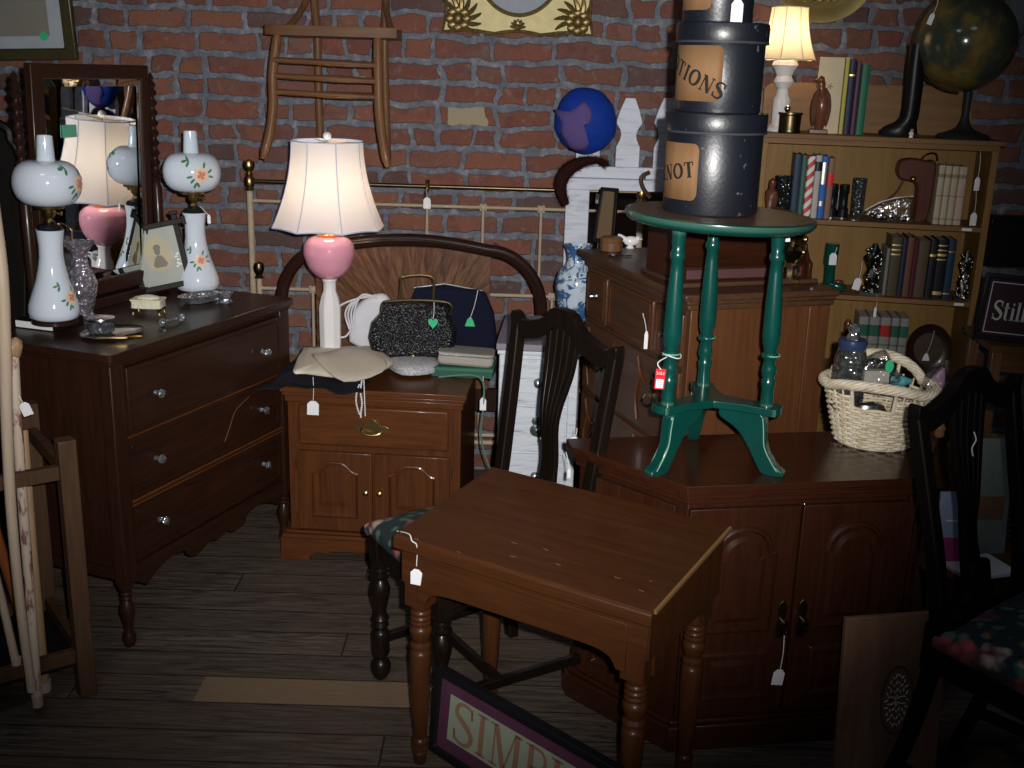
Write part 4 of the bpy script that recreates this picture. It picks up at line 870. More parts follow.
price_tag('green bell-shaped tag hanging on the navy handbag',at(478,290,3.61),at(470,322,3.61),.034,.030,mat='green_tag',shape='bell')
price_tag('pentagon white tag hanging below the cream cloth at the nightstand front',at(313,377,3.25),at(313,408,3.245),.036,.045,rot=-.03)
price_tag('narrow grey tag hanging at the right side of the nightstand',at(483,376,3.34),at(483,404,3.335),.020,.042)
# bead string
p=at(361,374,3.245); t=T('bead_necklace','string of white beads hanging over the nightstand drawer','necklace',p,0)
mb=MB(); 
for k in range(24): mb.ball((.002*sin(k*.5),0,-.0062*k+.004),.0034,seg=6,rings=5)
for k in range(16): mb.ball((-.006-.010*sin(PI*k/15),-.002,-.035-.0062*k),.0032,seg=6,rings=5)
mb.obj('beads',M['opal'],t); MB().tube([(.008,0,.004),(.010,-.002,-.06),(.012,0,-.135)],.0018,6).obj('cord',M['string'],t)
# lamp cord at right
P=[at(u,v,3.36) for u,v in ((440,372),(470,371),(483,378),(484,400),(481,430),(484,452),(490,470))]; P=[Vector((p.x,3.30+.012*k,p.z)) for k,p in enumerate(P)]; b=P[0]
tag(MB().tube([p-b for p in smoothpath(P,5)],.0028,6).obj('lamp_cord',plain('green_cord',(.10,.22,.16),.5)),'thin green electric cord running down the right side of the nightstand','cord',loc=b)
# ================================================================ WHITE CHEST
o=at(497,343,3.30); WZ=o.z; t=T('white_chest','small flaking white painted chest of drawers behind the shield-back chair','chest',(o.x+.004,3.30,0),-.05)
w,d_=.255,.42
MB().box(.008,w-.008,.012,d_,.03,WZ-.025).obj('body',M['flaky'],t,bevel=.003); MB().prism([(-.006,-.006),(w+.004,-.006),(w+.004,d_),(-.006,d_)],WZ-.022,WZ,'xy').obj('top',plain('grey_lavender_top',(.24,.22,.27),.5),t,bevel=.004)
MB().box(-.002,w,-.002,d_,WZ-.036,WZ-.022).obj('fluted_edge',M['flaky'],t,bevel=.004)
for x in (.004,w-.034): MB().box(x,x+.03,.002,.03,0,WZ-.036).obj('corner_post',M['flaky'],t,bevel=.005)
zs=[WZ-.045-k*.155 for k in range(5)]
for k in range(4):
    if zs[k+1]<.02: break
    dw=MB().box(.037,w-.037,.003,.02,zs[k+1]+.004,zs[k]-.004).obj('drawer',M['flaky'],t,bevel=.002); zc=(zs[k]+zs[k+1])/2
    if k!=1: MB(Matrix.Translation((w/2+.0,.003,zc))).lathe([(.014,0),(.014,.004),(.006,.010),(.012,.016),(.012,.022),(.004,.026)],axis=(0,-1,0),seg=14).obj('knob',plain('pewter_pull',(.22,.26,.26),.35,.8),dw)
    else:
        mb=MB(Matrix.Translation((w/2,.001,zc))); mb.lathe([(.020,0),(.021,.003),(.014,.006),(.014,.003),(.008,.008),(.002,.01)],axis=(0,-1,0),seg=20); mb.lathe([(.015,0),(.016,.003),(.005,.006)],c=(0,0,.030),axis=(0,-1,0),seg=16); mb.obj('escutcheon',plain('pewter_plate',(.22,.26,.26),.35,.8),dw)
# blue and white vase
v0=at(576,318,3.60); t=T('ginger_jar_vase','blue and white glazed vase standing on the white chest','vase',(v0.x-.003,3.60,WZ),0)
hz=at(572,245,3.60).z-WZ
pr_=[(.035,0),(.042,.004),(.058,hz*.18),(.070,hz*.42),(.072,hz*.52),(.062,hz*.66),(.040,hz*.76),(.034,hz*.84),(.040,hz*.95),(.047,hz*1.0),(.043,hz),(.031,hz*.86)]
MB().lathe([(v.x,v.y) for v in smoothpath([(a_,b_,0) for a_,b_ in pr_],3)],seg=32,caps=False).obj('vase_body',M['delft'],t,ang=80)
# ================================================================ PICKET MIRROR
PY_=4.02; o=at(566,190,PY_); z1=at(610,166,PY_).z; z2=at(610,190,PY_).z; xr=at(700,180,PY_).x
t=T('picket_fence_mirror','mirror framed with white fence pickets hung on the brick wall beside the hatboxes','mirror',(o.x,PY_,z2),0)
X=lambda u,v=180:at(u,v,PY_).x-o.x; Zp=lambda v,u=600:at(u,v,PY_).z-z2
xr=X(700)
zlow=-.62
fr=MB(); fr.box(0,X(590),-.015,.02,zlow,Zp(178)); fr.box(xr-X(590),xr,-.015,.02,zlow,Zp(178)); fr.box(0,xr,-.015,.02,zlow-.0,zlow+.08); fo=fr.obj('frame',M['picket'],t,bevel=.003)
mb=MB(); mb.box(0,xr,-.030,.0,0,Zp(178)); mb.obj('lower_rail',M['picket'],t,bevel=.003); mb=MB(); mb.box(0,xr,-.020,.0,Zp(178)+.001,Zp(166)); mb.obj('upper_rail',M['picket'],t,bevel=.003)
mb=MB(); 
for x in (.018,.030,.042): mb.box(x,x+.004,-.019,-.014,zlow+.05,-.005)
mb.obj('reeded_moulding',M['picket'],fo)
MB().box(X(590)-.01,xr-X(590)+.01,-.003,.005,zlow+.05,.003).obj('mirror_glass',M['mirror'],t)
def picket(xc,w,z0,z1):
    h=z1-z0; s=[(.5,0),(.5,.42),(.36,.50),(.32,.56),(.36,.62),(.54,.70),(.54,.72),(.40,.86),(.20,1.0)]
    pl=[(xc+w*x,z0+h*z) for x,z in s]+[(xc-w*x,z0+h*z) for x,z in s[::-1]]
    return MB().prism(pl,.0,.018).obj('picket',M['picket'],t,bevel=.002)
for u,vt in ((589,100),(629,98),(667,98),(705,100)):
    picket(X(u,130),.085,Zp(178)-.01,Zp(vt,u))
# scroll hook on rail
MB().tube(smoothpath([(X(650),-.035,Zp(195)),(X(642),-.04,Zp(185)),(X(640),-.04,Zp(175)),(X(648),-.036,Zp(170))],4),.008,8).obj('carved_hook',M['chest'],t)
# blue cap
o=at(586,121,3.97); s=1/ppm(o); cap=MB()
def capfn(d): return 1.02+.02*sin(d.x*5+d.z*3)+.012*sin(d.z*14+d.x*6)
t=T('cloth_cap','royal blue cloth cap with mauve netting hung over the left white picket','hat',o,0,tilt=(0,-.35))
MB().ball((0,0,0),33*s,(.92,.55,.98),28,20,fn=capfn).obj('crown',M['blue'],t)
rows=[];
for i in range(9):
    r=[]
    for j in range(9):
        u=-.88+1.05*i/8; v=-.80+1.40*j/8; 
        if i>5: v=v*.5+.25
        u+=.07*sin(v*7); v+=.10*sin(u*6+1); x=u*33*s*.9; z=v*33*s*.9; k=max(0,1-(x/(33*s*.95))**2-(z/(33*s*1.0))**2); r.append((x,-33*s*.57*math.sqrt(k)-.003,z))
    rows.append(r)
MB().sheet(rows).obj('net_patch',M['mauve'],t,solid=.002)
# fur stole
P=[(566,205),(560,187),(566,172),(580,163),(596,160),(606,165)]; P=[at(u,v,3.985) for u,v in P]; b=P[0]
def fur():
    q=NT('brown_fur'); n=q.noise(q.coord(),120,4); q.bsdf(col=q.mix(n,(.010,.003,.003),(.045,.014,.010)),rough=.9,spec=.1,nrm=q.bump(n,.8,.004)); return q.m
M['fur']=fur()
t=T('fur_tail','dark brown fur tail draped over the corner of the white picket mirror','fur',b,0)
Q=smoothpath([p-b for p in P],8); mb=MB(); rr=[.008+.017*sin(PI*min(1,k/len(Q)*1.15+.08)) for k in range(len(Q))]
mb.tube(Q,rr,14); mb.obj('fur_core',M['fur'],t)
rn=random.Random(5); mb=MB()
for _ in range(2600):
    k=rn.randrange(1,len(Q)-1); a_=rn.uniform(0,2*PI); tan=(Q[k+1]-Q[k-1]).normalized(); x=tan.cross(Vector((0,1,0))).normalized(); y=tan.cross(x); dd=x*cos(a_)+y*sin(a_); p=Q[k]+dd*rr[k]*.85+tan*rn.uniform(-.006,.006); e=p+dd*rn.uniform(.008,.020)+tan*rn.uniform(-.004,.016)*1.2; w_=tan.cross(dd)*.0014
    mb.add([p-w_,p+w_,e],[(0,1,2)])
hair=mb.obj('fur_hairs',M['fur'],t); hair['kind']='stuff'
# ================================================================ TALL CHEST OF DRAWERS
K0=Vector((.207,3.378,0)); KA=-1.241; KW,KD,KH=.709,.433,1.02
ck=T('chest_of_drawers','tall brown chest of drawers behind the green stand, plain walnut side facing the camera','chest of drawers',K0,KA)
def kl(x,y,z=KH): return K0+Vector((cos(KA)*x-sin(KA)*y,sin(KA)*x+cos(KA)*y,z))
MB().box(.012,KW-.034,.015,KD-.012,.06,KH-.045).obj('body',M['chest'],ck,bevel=.003)
MB().box(KW-.034,KW-.012,.015,KD-.012,.0,KH-.045).obj('side_panel',M['chest_side'],ck,bevel=.002)
MB().box(KW-.013,KW-.006,KD-.075,KD-.012,.0,KH-.045).obj('rear_side_stile',M['chest_side'],ck,bevel=.002)
mb=MB(); 
for e,z0,z1 in ((-.012,KH-.018,KH),(.0,KH-.030,KH-.018),(.008,KH-.046,KH-.030)): mb.prism([(e,e-.004),(KW-e,e-.004),(KW-e,KD),(e,KD)],z0,z1,'xy')
mb.obj('top',M['chest'],ck,bevel=.004)
burl=M['chest']
cols=[(.03,.185),(.20,.50),(.515,.675)]
for i,(xa,xb) in enumerate(cols):
    d=MB().box(xa,xb,.004,.02,KH-.20,KH-.06).obj('drawer',M['chest'],ck,bevel=.003); mb=MB(); mb.band(rrect(xa+.012,xb-.012,KH-.19,KH-.07,.004,1),rrect(xa+.018,xb-.018,KH-.184,KH-.076,.004,1),.001,.005); mb.obj('beaded_edge',M['night'],d)
    if i!=1: MB(Matrix.Translation(((xa+xb)/2,.004,KH-.125))).lathe([(.012,0),(.010,.004),(.006,.010),(.012,.016),(.010,.022),(.003,.024)],axis=(0,-1,0),seg=14).obj('knob',M['silver'],d)
for k,(z0,z1) in enumerate(((KH-.43,KH-.215),(KH-.66,KH-.445),(KH-.92,KH-.675))):
    d=MB().box(.03,KW-.035,.004,.02,z0,z1).obj('drawer',M['chest'],ck,bevel=.003); zc=(z0+z1)/2
    for x in (.17,.53):
        mb=MB(); 
        for s in (-1,1): mb.tube(smoothpath([(x+s*.10,.003,z1-.015),(x+s*.075,.001,z1-.06),(x+s*.03,.001,z1-.075),(x,.001,z1-.045)],5),.004,6); mb.tube(smoothpath([(x+s*.085,.002,z0+.02),(x+s*.10,.001,zc-.02),(x+s*.08,.001,z1-.07)],5),.004,6)
        mb.obj('carved_scroll',M['night'],d)
        mb=MB(); mb.prism(ell(x,zc,.014,.024,14),.0,.004); mb.tube(smoothpath([(x-.03,-.001,zc+.005),(x-.022,-.016,zc-.014),(x,-.020,zc-.018),(x+.022,-.016,zc-.014),(x+.03,-.001,zc+.005)],4),.0035,6); mb.obj('bail_pull',M['bronze'],d)
p=at(649,311,2.94); price_tag('long narrow tag hanging down the front of the tall chest',p+Vector((-.02,-.03,0)),at(646,340,2.90),.010,.05)
# lap desk box on top
t=T('lap_desk','sloped brown wooden lap desk box on the back of the tall chest','box',kl(KW-.05,KD-.155),KA+PI/2+.0)
# local x runs into the picture-right along chest depth... built facing the camera
bw=.60
prof=[(0,0),(0,.045),(.02,.05),(.11,.165),(.19,.165),(.19,0)]
def lx(u): return None
t.location=kl(KW-.055,.015); t.rotation_euler=(0,0,KA+PI/2)
MB().prism([(y+.06,z) for y,z in prof],.02,KD-.045,'yz').obj('sloped_case',M['chest_side'] if 0 else M['cab'],t,bevel=.003)
mb=MB(); mb.box(.03,KD-.06,.052,.058,.016,.040); mb.obj('drawer_front',plain('maroon_panel',(.10,.045,.05),.4),t,bevel=.001)
for x in (.012,KD-.042): MB().prism([(.045,0),(.045,.05),(.06,.06),(.085,.10),(.12,.155),(.17,.175),(.26,.175),(.26,0)],x,x+.012,'yz').obj('shaped_end',M['cab_v'],t,bevel=.002)
mb=MB(); mb.box(.0,KD-.025,.02,.27,-.0,.012); mb.obj('plinth',M['chest'],t,bevel=.003)
# brush
p=onz(730,279,KH); t=T('clothes_brush','clothes brush with black back and pale bristles on top of the tall chest','brush',(p.x,p.y,p.z),.10)
MB().prism(rrect(-.052,.052,-.012,.012,.010),.0,.028,'xy').obj('bristles',plain('pale_bristles',(.60,.60,.42),.8,0,.4,260),t)
MB().prism(rrect(-.060,.056,-.015,.015,.013),.028,.040,'xy').obj('back',M['black'],t,bevel=.003)
p=onz(693,276,KH); t=T('magnifier','small silver hand glass lying on the tall chest beside the brush','hand glass',p,.3); MB().lathe([(.022,0),(.026,.003),(.022,.008),(.018,.005)],seg=24).obj('lens_rim',M['silver'],t); MB().tube([(.024,0,.004),(.060,.004,.006)],.005,8).obj('handle',M['black'],t)
# brass statuette
p=onz(788,283,KH); t=T('brass_figurine','openwork dark brass figurine on a square base at the right of the chest top','figurine',(p.x,p.y,p.z),.1)
MB().box(-.026,.026,-.018,.018,0,.014).obj('base',M['brass'],t,bevel=.003)
mb=MB(); mb.lathe([(.018,.014),(.012,.03),(.016,.045),(.010,.055),(.022,.07),(.030,.09),(.024,.10),(.010,.105),(.014,.118),(.006,.128)],seg=14,rf=lambda a,k:1+.15*sin(a*5+k))
for s in (-1,1): mb.tube(smoothpath([(s*.012,0,.02),(s*.024,-.004,.035),(s*.014,-.004,.055),(s*.032,-.003,.075),(s*.040,0,.10),(s*.030,0,.115)],5),[.004]*8+[.005]*10+[.004]*8,8)
mb.obj('body',M['bronze'],t); mb=MB()
for s in (-1,1): mb.ball((s*.034,-.004,.118),.009,seg=8,rings=6); mb.ball((s*.030,-.01,.085),.007,seg=8,rings=6)
mb.obj('highlights',M['brass'],t)
price_tag('square white tag hanging from the rim of the green stand over the brass figurine',at(786,226,2.50),at(786,236,2.49),.020,.026)
# things at the left end of the chest top
p=onz(611,251,KH); t=T('wooden_trinket_box','small round amber wooden box on the left end of the tall chest','box',p,0)
MB().lathe([(.030,0),(.034,.003),(.034,.028),(.031,.031)],seg=24).obj('bowl',M['oak'],t); MB().lathe([(.035,.031),(.036,.038),(.030,.044),(.004,.046)],seg=24).obj('lid',M['oak'],t)
p=onz(607,246,KH); t=T('bookend_portrait','tall dark easel frame leaning back behind the amber box','picture frame',(p.x-.006,p.y+.07,KH),-.5,tilt=(-.16,0))
MB().band([(-.038,0),(.038,0),(.030,.175),(-.030,.175)],[(-.026,.012),(.026,.012),(.020,.163),(-.020,.163)],-.007,.007).obj('frame',M['blackwood'],t,bevel=.002); MB().prism([(-.027,.01),(.027,.01),(.021,.165),(-.021,.165)],-.002,.004).obj('print',plain('brown_print',(.12,.085,.045),.4),t); MB().box(-.006,.006,.007,.011,.01,.15).obj('easel_strut',M['blackwood'],t)
p=onz(630,248,KH); t=T('china_bird','small white china bird facing right on the tall chest','figurine',(p.x,p.y,KH),0)
mb=MB(); mb.ball((0,0,.022),.017,(1.5,.8,.9),fn=lambda d:1+.15*d.x*abs(d.x)); mb.tube([(-.018,0,.026),(-.034,0,.038),(-.040,0,.042)],[.010,.006,.002],8); mb.ball((.022,0,.030),.0085); mb.tube([(.028,0,.030),(.038,0,.028)],[.003,.0008],6); mb.obj('body',M['opal'],t); MB().lathe([(.014,0),(.010,.006),(.004,.010)],seg=12).obj('base',M['opal'],t)
p=onz(613,256,KH); t=T('pocket_watch','silver pocket watch lying at the front of the tall chest top','watch',(p.x,p.y,KH),0); MB().lathe([(.012,0),(.016,.003),(.014,.007),(.004,.009)],seg=20).obj('case',M['silver'],t); MB().tube(smoothpath([(.016,0,.004),(.03,.006,.003),(.04,-.004,.003),(.055,.004,.003)],4),.002,6).obj('chain',M['silver'],t)
# ================================================================ LOW CABINET
A0=Vector((.392,2.258,0)); AA=.177; AW,AH=.563,.68
cb=T('cabinet','low dark cherry cabinet with angled front corner and arched doors, carrying the green stand','cabinet',A0,AA)
def al(x,y,z=AH): return A0+Vector((cos(AA)*x-sin(AA)*y,sin(AA)*x+cos(AA)*y,z))
P6=[(0,0),(AW,0),(AW+.20,.28),(AW+.20,.345),(-.197,.345),(-.197,.281)]
def inset(pl,e):
    n=len(pl);o=[]
    for i in range(n):
        a=Vector(pl[i-1]);b=Vector(pl[i]);c=Vector(pl[(i+1)%n]); n1=Vector((-(b-a).y,(b-a).x)).normalized(); n2=Vector((-(c-b).y,(c-b).x)).normalized(); m=(n1+n2); m=m/ max(.3,m.dot(n1)); o.append((b.x+m.x*e,b.y+m.y*e))
    return o
mb=MB()
for e,z0,z1 in ((0,AH-.018,AH),(.006,AH-.026,AH-.018),(.012,AH-.036,AH-.026),(.018,AH-.050,AH-.036)): mb.prism(inset(P6,e),z0,z1,'xy')
mb.obj('top',M['cab'],cb,bevel=.002)
MB().prism(inset(P6,.030),.07,AH-.05,'xy').obj('body',M['cab_v'],cb,bevel=.002)
mb=MB(); mb.prism(inset(P6,.012),0,.065,'xy'); mb.prism(inset(P6,.020),.065,.078,'xy'); mb.obj('plinth',M['cab'],cb,bevel=.004)
def cabdoor(M0,xa,xb,handle=None):
    d=panel_door(cb,xa,xb,.09,AH-.06,0,M['cab_v'],M['cab_v'],rise=.055,bw=.05)
    return d
def two_panel_door(parent,Mx,W,za,zb,hx=None):
    """door in its own plane: upper arched raised panel, lower raised panel"""
    mb=MB(Mx); mb.box(0,W,-.016,0,za,zb); d=mb.obj('door',M['cab_v'],parent,bevel=.002)
    zr=za+(zb-za)*.36
    for (a_,b_,r) in ((zr+.03,zb-.045,.055),(za+.045,zr-.02,0)):
        o=([(.05,a_),(W-.05,a_),(W-.05,b_-.062),(W-.062,b_-.062)]+[(W/2+(W/2-.064)*cos(q_),b_-.056+.056*sin(q_)) for q_ in [PI*j/16 for j in range(1,16)]]+[(.062,b_-.062),(.05,b_-.062)]) if r else rrect(.05,W-.05,a_,b_,.002,1); cx=W/2; cz=(a_+b_)/2; hw=W/2-.05; hh=(b_-a_)/2
        def sh(s): return [((x-cx)*(1-s/hw)+cx,(z-cz)*(1-s/hh)+cz) for x,z in o]
        mb=MB(Mx); rings=[[(x,y,z) for x,z in sh(s)] for s,y in ((-.004,-.0155),(.0,-.023),(.006,-.026),(.012,-.014),(.020,-.014),(.036,-.021))]
        n=len(o)
        for r1,r2 in zip(rings,rings[1:]): mb.add(r1+r2,[(i,(i+1)%n,n+(i+1)%n,n+i) for i in range(n)])
        mb.add(rings[-1],[tuple(range(n))]); mb.obj('raised_panel',M['cab_v'],d,ang=25)
    if hx is not None:
        zc=.335; mb=MB(Mx); mb.prism(sp2([(hx-.010,zc-.045),(hx+.010,zc-.045),(hx+.012,zc-.02),(hx+.008,zc),(hx+.012,zc+.03),(hx,zc+.050),(hx-.012,zc+.03),(hx-.008,zc),(hx-.012,zc-.02),(hx-.010,zc-.045)],2)[:-1],-.020,-.016); p_=mb.obj('handle_plate',M['bronze'],d,bevel=.0008)
        mb=MB(Mx@Matrix.Translation((hx,-.020,zc))); mb.lathe([(.004,0),(.004,.008),(.009,.014),(.009,.018),(.003,.021)],axis=(0,-1,0),seg=14); mb.tube(smoothpath([(-.007,-.012,0),(-.010,-.016,-.020),(0,-.017,-.030),(.010,-.016,-.020),(.007,-.012,0)],3),.0022,6); mb.obj('drop_pull',M['pewter'],d)
    return d
in3=.030
two_panel_door(cb,Matrix.Translation((.016,.030,0)),.263,.09,AH-.062,hx=.263-.022)
two_panel_door(cb,Matrix.Translation((.285,.030,0)),.263,.09,AH-.062,hx=.022)
pp=inset(P6,.030); cA=Vector(pp[5]);cB=Vector(pp[0]); ang=math.atan2((cB-cA).y,(cB-cA).x); LL=(cB-cA).length
two_panel_door(cb,Mloc((cA.x,cA.y,0),rz=ang)@Matrix.Translation((.025,0,0)),LL-.05,.09,AH-.062)
cA=Vector(pp[1]);cB=Vector(pp[2]); ang=math.atan2((cB-cA).y,(cB-cA).x); LL=(cB-cA).length
two_panel_door(cb,Mloc((cA.x,cA.y,0),rz=ang)@Matrix.Translation((.025,0,0)),LL-.05,.09,AH-.062)
MB().ball((.282,.010,AH-.056),.004).obj('door_catch',M['silver'],cb)
hp=al(.016+.241,-.012,.335-.028); price_tag('white tag hanging by a string from the cabinet door handle',hp,al(.016+.236,-.014,.335-.135),.028,.040,rot=-.12,yaw=AA,marks=True)
# ================================================================ GREEN STAND
G0=Vector((.452,2.425,AH)); gs=T('plant_stand','glossy green round plant stand with three turned columns standing on the dark cabinet','plant stand',G0,0)
tz=at(720,214,2.425).z-AH; R_=95/ppm((.45,2.425,1.25))
tc=(at(720,214,2.425).x-G0.x); 
TP=Matrix.Translation((tc,0,tz))@Matrix.Rotation(math.radians(1.6),4,'Y')
MB(TP).lathe([(.001,-.022),(R_*.90,-.022),(R_*.965,-.018),(R_,-.008),(R_*.995,.0),(R_*.96,.003),(R_*.955,.003)],seg=64,caps=False).obj('round_top',M['green'],gs,ang=50)
MB(TP).lathe([(R_*.957,.0028),(.001,.0034)],seg=64,caps=False).obj('worn_table_surface',wood('brown_worn_top',(.10,.055,.035),(.17,.10,.06),.35,'x'),gs)
shz=at(700,414,2.33).z-AH; shz=.140
ftp=[Vector((.329-G0.x,2.332-G0.y)),Vector((.600-G0.x,2.352-G0.y)),Vector((.450-G0.x,2.600-G0.y))]
cp=[Vector((at(667,412,2.345).x-G0.x,2.345-G0.y)),Vector((at(766,412,2.355).x-G0.x,2.355-G0.y)),Vector((at(702,400,2.51).x-G0.x,2.51-G0.y))]
CL=tz-.022-shz-.022
colp=[(.018,0),(.0175,.05),(.016,.10),(.0195,.125),(.0195,.15),(.015,.165),(.0205,.20),(.019,.225),(.015,.27),(.023,.285),(.024,.30),(.016,.315),(.022,.36),(.024,.42),(.022,.60),(.0175,.76),(.0155,.82),(.021,.84),(.020,.865),(.015,.88),(.0175,.91),(.0195,1.0)]
for i,c in enumerate(cp):
    tcx=c*.93
    m_=MB(); pr2=[(r*.82,z*CL) for r,z in colp]; m_.lathe(pr2,seg=22)
    m_.v=[Vector((v.x+c.x+(v.z/CL)*(tc*.6-c.x*.04),v.y+c.y-(v.z/CL)*c.y*.04,v.z+shz+.022)) for v in m_.v]
    m_.obj('turned_column',M['green'],gs,ang=60)
    w_=MB(); w_.lathe([(.0190,.294*CL),(.0204,.298*CL),(.0192,.302*CL)],seg=22,caps=False); w_.v=[Vector((v.x+c.x,v.y+c.y,v.z+shz+.022)) for v in w_.v]; w_.obj('worn_ring',M['green_wear'],gs)
hull=[]
for i in range(3):
    a=cp[i];b=cp[(i+1)%3]; out=a.normalized(); 
    an=math.atan2(out.y,out.x)
    for k in range(-3,4): hull.append((a.x+.034*cos(an+k*.33),a.y+.034*sin(an+k*.33)))
    m=(a+b)/2; hull.append((m.x*.62,m.y*.62))
MB().prism(sp2(hull+[hull[0]],2)[:-1],shz+.005,shz+.023,'xy').obj('triangular_shelf',M['green'],gs,bevel=.004)
for i in range(3):
    c=cp[i];f_=ftp[i]; d=(f_-Vector((0,0))).normalized(); an=math.atan2(d.y,d.x); L_=f_.length+.004
    # side profile in (r,z): from under the shelf out to the foot
    up_=[(.03,shz+.006),(L_*.66,shz+.006),(L_*.80,shz-.006),(L_*.83,shz-.035),(L_*.86,shz-.075),(L_*.97,.030),(L_+.020,.010),(L_+.014,.0),(L_-.026,.0),(L_*.74,.022),(L_*.60,.062),(L_*.45,.095),(L_*.22,.118),(.03,.125)]
    mb=MB(Mloc((0,0,0),rz=an)); mb.prism(sp2(up_[1:-1],3)+[up_[-1],up_[0]],-.014,.014); mb.obj('cabriole_foot',M['green'],gs,bevel=.003)
    mb=MB(Mloc((0,0,0),rz=an)); q=sp2([(L_*.775,shz-.008),(L_*.80,shz-.035),(L_*.83,shz-.075),(L_*.94,.032),(L_+.005,.012)],4)
    for s in (-1,1): mb.tube([(x+.001,s*.0135,z) for x,z in q],.0016,6)
    mb.obj('rubbed_edge',M['green_wear'],gs)
# sale tag
sp=Vector((G0.x+cp[0].x,G0.y+cp[0].y,AH+shz+.022+.30*CL)); cc=at(660,379,sp.y-.045)
t=T('sale_tag','small red SALE tag tied to the left column of the green stand','tag',cc,0,tilt=(0,.04))
MB().prism(rrect(-.011,.011,-.023,.023,.002,2),-.0006,.0006).obj('card',M['red'],t); MB().prism(rrect(-.008,.008,-.020,.0,.001,1),-.0012,-.0005).obj('price_sticker',M['white'],t)
mb,_=write('SALE',.0065,lambda x,z:(x-.0095,-.0011,z+.010),track=.03); mb.obj('lettering',M['white'],t)
mb=MB()
for k in range(4): mb.box(-.005,.005,-.0015,-.0012,-.0165+.004*k,-.0150+.004*k)
mb.obj('print_lines',plain('grey_ink',(.35,.38,.42),.6),t)
mb=MB(); ring=[(sp.x-cc.x+.0205*cos(a_),sp.y-cc.y+.0205*sin(a_),sp.z-cc.z-.004+.003*sin(a_*2)) for a_ in [2*PI*k/20 for k in range(20)]]; mb.tube(ring,.0014,6,closed=True)
mb.tube(smoothpath([(sp.x-cc.x-.014,sp.y-cc.y-.021,sp.z-cc.z-.004),(-.008,.005,.034),(0,0,.021)],4),.0013,6); mb.obj('string',M['string'],t)
# ================================================================ HATBOXES
def hatbox_(cx,cy,z,r,h,lidh,label,text,phic,textrot,lab_h,first,tiltx=0,hw=.55):
    t=T('hatbox',label,'box',(cx,cy,z),0,'stack of black hatboxes',tilt=(0,tiltx))
    MB().lathe([(r*.985,0),(r,.003),(r,h-lidh*.3),(r*.98,h-.01)],seg=64).obj('drum',M['hatbox'],t,ang=60)
    MB().lathe([(r+.005,h-lidh),(r+.006,h-lidh+.002),(r+.006,h-.003),(r+.004,h),(.002,h+.001)],seg=64).obj('lid',M['hatbox'],t,ang=60)
    MB().lathe([(r+.0065,h-lidh-.0005),(r+.007,h-lidh+.002),(r+.0065,h-lidh+.004)],seg=64,caps=False).obj('lid_edge_binding',plain('grey_binding',(.04,.045,.055),.5),t)
    pz,ph_=lab_h; rr=r+.0008; # label patch
    pl=rrect(-hw*r,hw*r,pz,pz+ph_,.014,4); n=len(pl); mb=MB(); K=40
    x0,x1=-hw*r,hw*r; cols_=[]
    for k in range(K+1):
        x=x0+(x1-x0)*k/K; ex=min(x-x0,x1-x); c_=.014-math.sqrt(max(0,.014**2-(.014-ex)**2)) if ex<.014 else 0
        a_=phic+x/r; cols_.append([(rr*cos(a_),rr*sin(a_),pz+c_),(rr*cos(a_),rr*sin(a_),pz+ph_-c_)])
    mb.sheet(cols_); lb=mb.obj('paper_label',M['kraft'],t,solid=.0008)
    if text:
        th_=.032; W_=twidth(text,th_,.10); 
        def fn(x,y):
            X_=(x-W_/2)-(.007 if len(text)>5 else 0); Y_=y-th_/2; u_=X_*cos(textrot)-Y_*sin(textrot); v_=X_*sin(textrot)+Y_*cos(textrot); a_=phic+u_/r
            return ((rr+.0012)*cos(a_),(rr+.0012)*sin(a_),pz+ph_*.48+v_)
        mb,_=write(text,th_,fn,track=.10,thick=1.45); mb.obj('lettering',plain('label_ink_matte',(.02,.018,.015),.9),t)
    return t
hy=2.425; hx=at(709,214,hy).x; k1=ppm((hx,hy,1.3))
hz0=AH+tz+.0065-.0003; r1=47/k1; h1=at(714,112,hy).z-hz0
hatbox_(hx,hy,hz0,r1,h1,.042,'largest black hatbox, bottom of the stack on the green stand, tan label reading KNOT','KNOT',-PI/2-math.radians(62),.17,(.030,h1*.56),True,hw=.62)
h2=at(719,24,hy).z-hz0-h1; r2=42.5/ppm((hx,hy,1.5)); hx2=at(720,70,hy).x
hatbox_(hx2,hy,hz0+h1+.001,r2,h2,.040,'middle black hatbox in the stack with tan label reading NOTIONS','NOTIONS',-PI/2-math.radians(52),-.42,(.022,h2*.62),False,hw=.80)
hx3=at(718,10,hy).x; r3=34.5/ppm((hx,hy,1.6))
hatbox_(hx3,hy,hz0+h1+h2+.002,r3,.15,.035,'smallest black hatbox at the top of the stack, cut off by the picture top','',-PI/2-math.radians(60),0,(.022,.09),False,hw=.7)
price_tag('white tag hanging on the topmost small hatbox',at(737,-6,hy-r3-.004),at(737,11,hy-r3-.006),.024,.046)
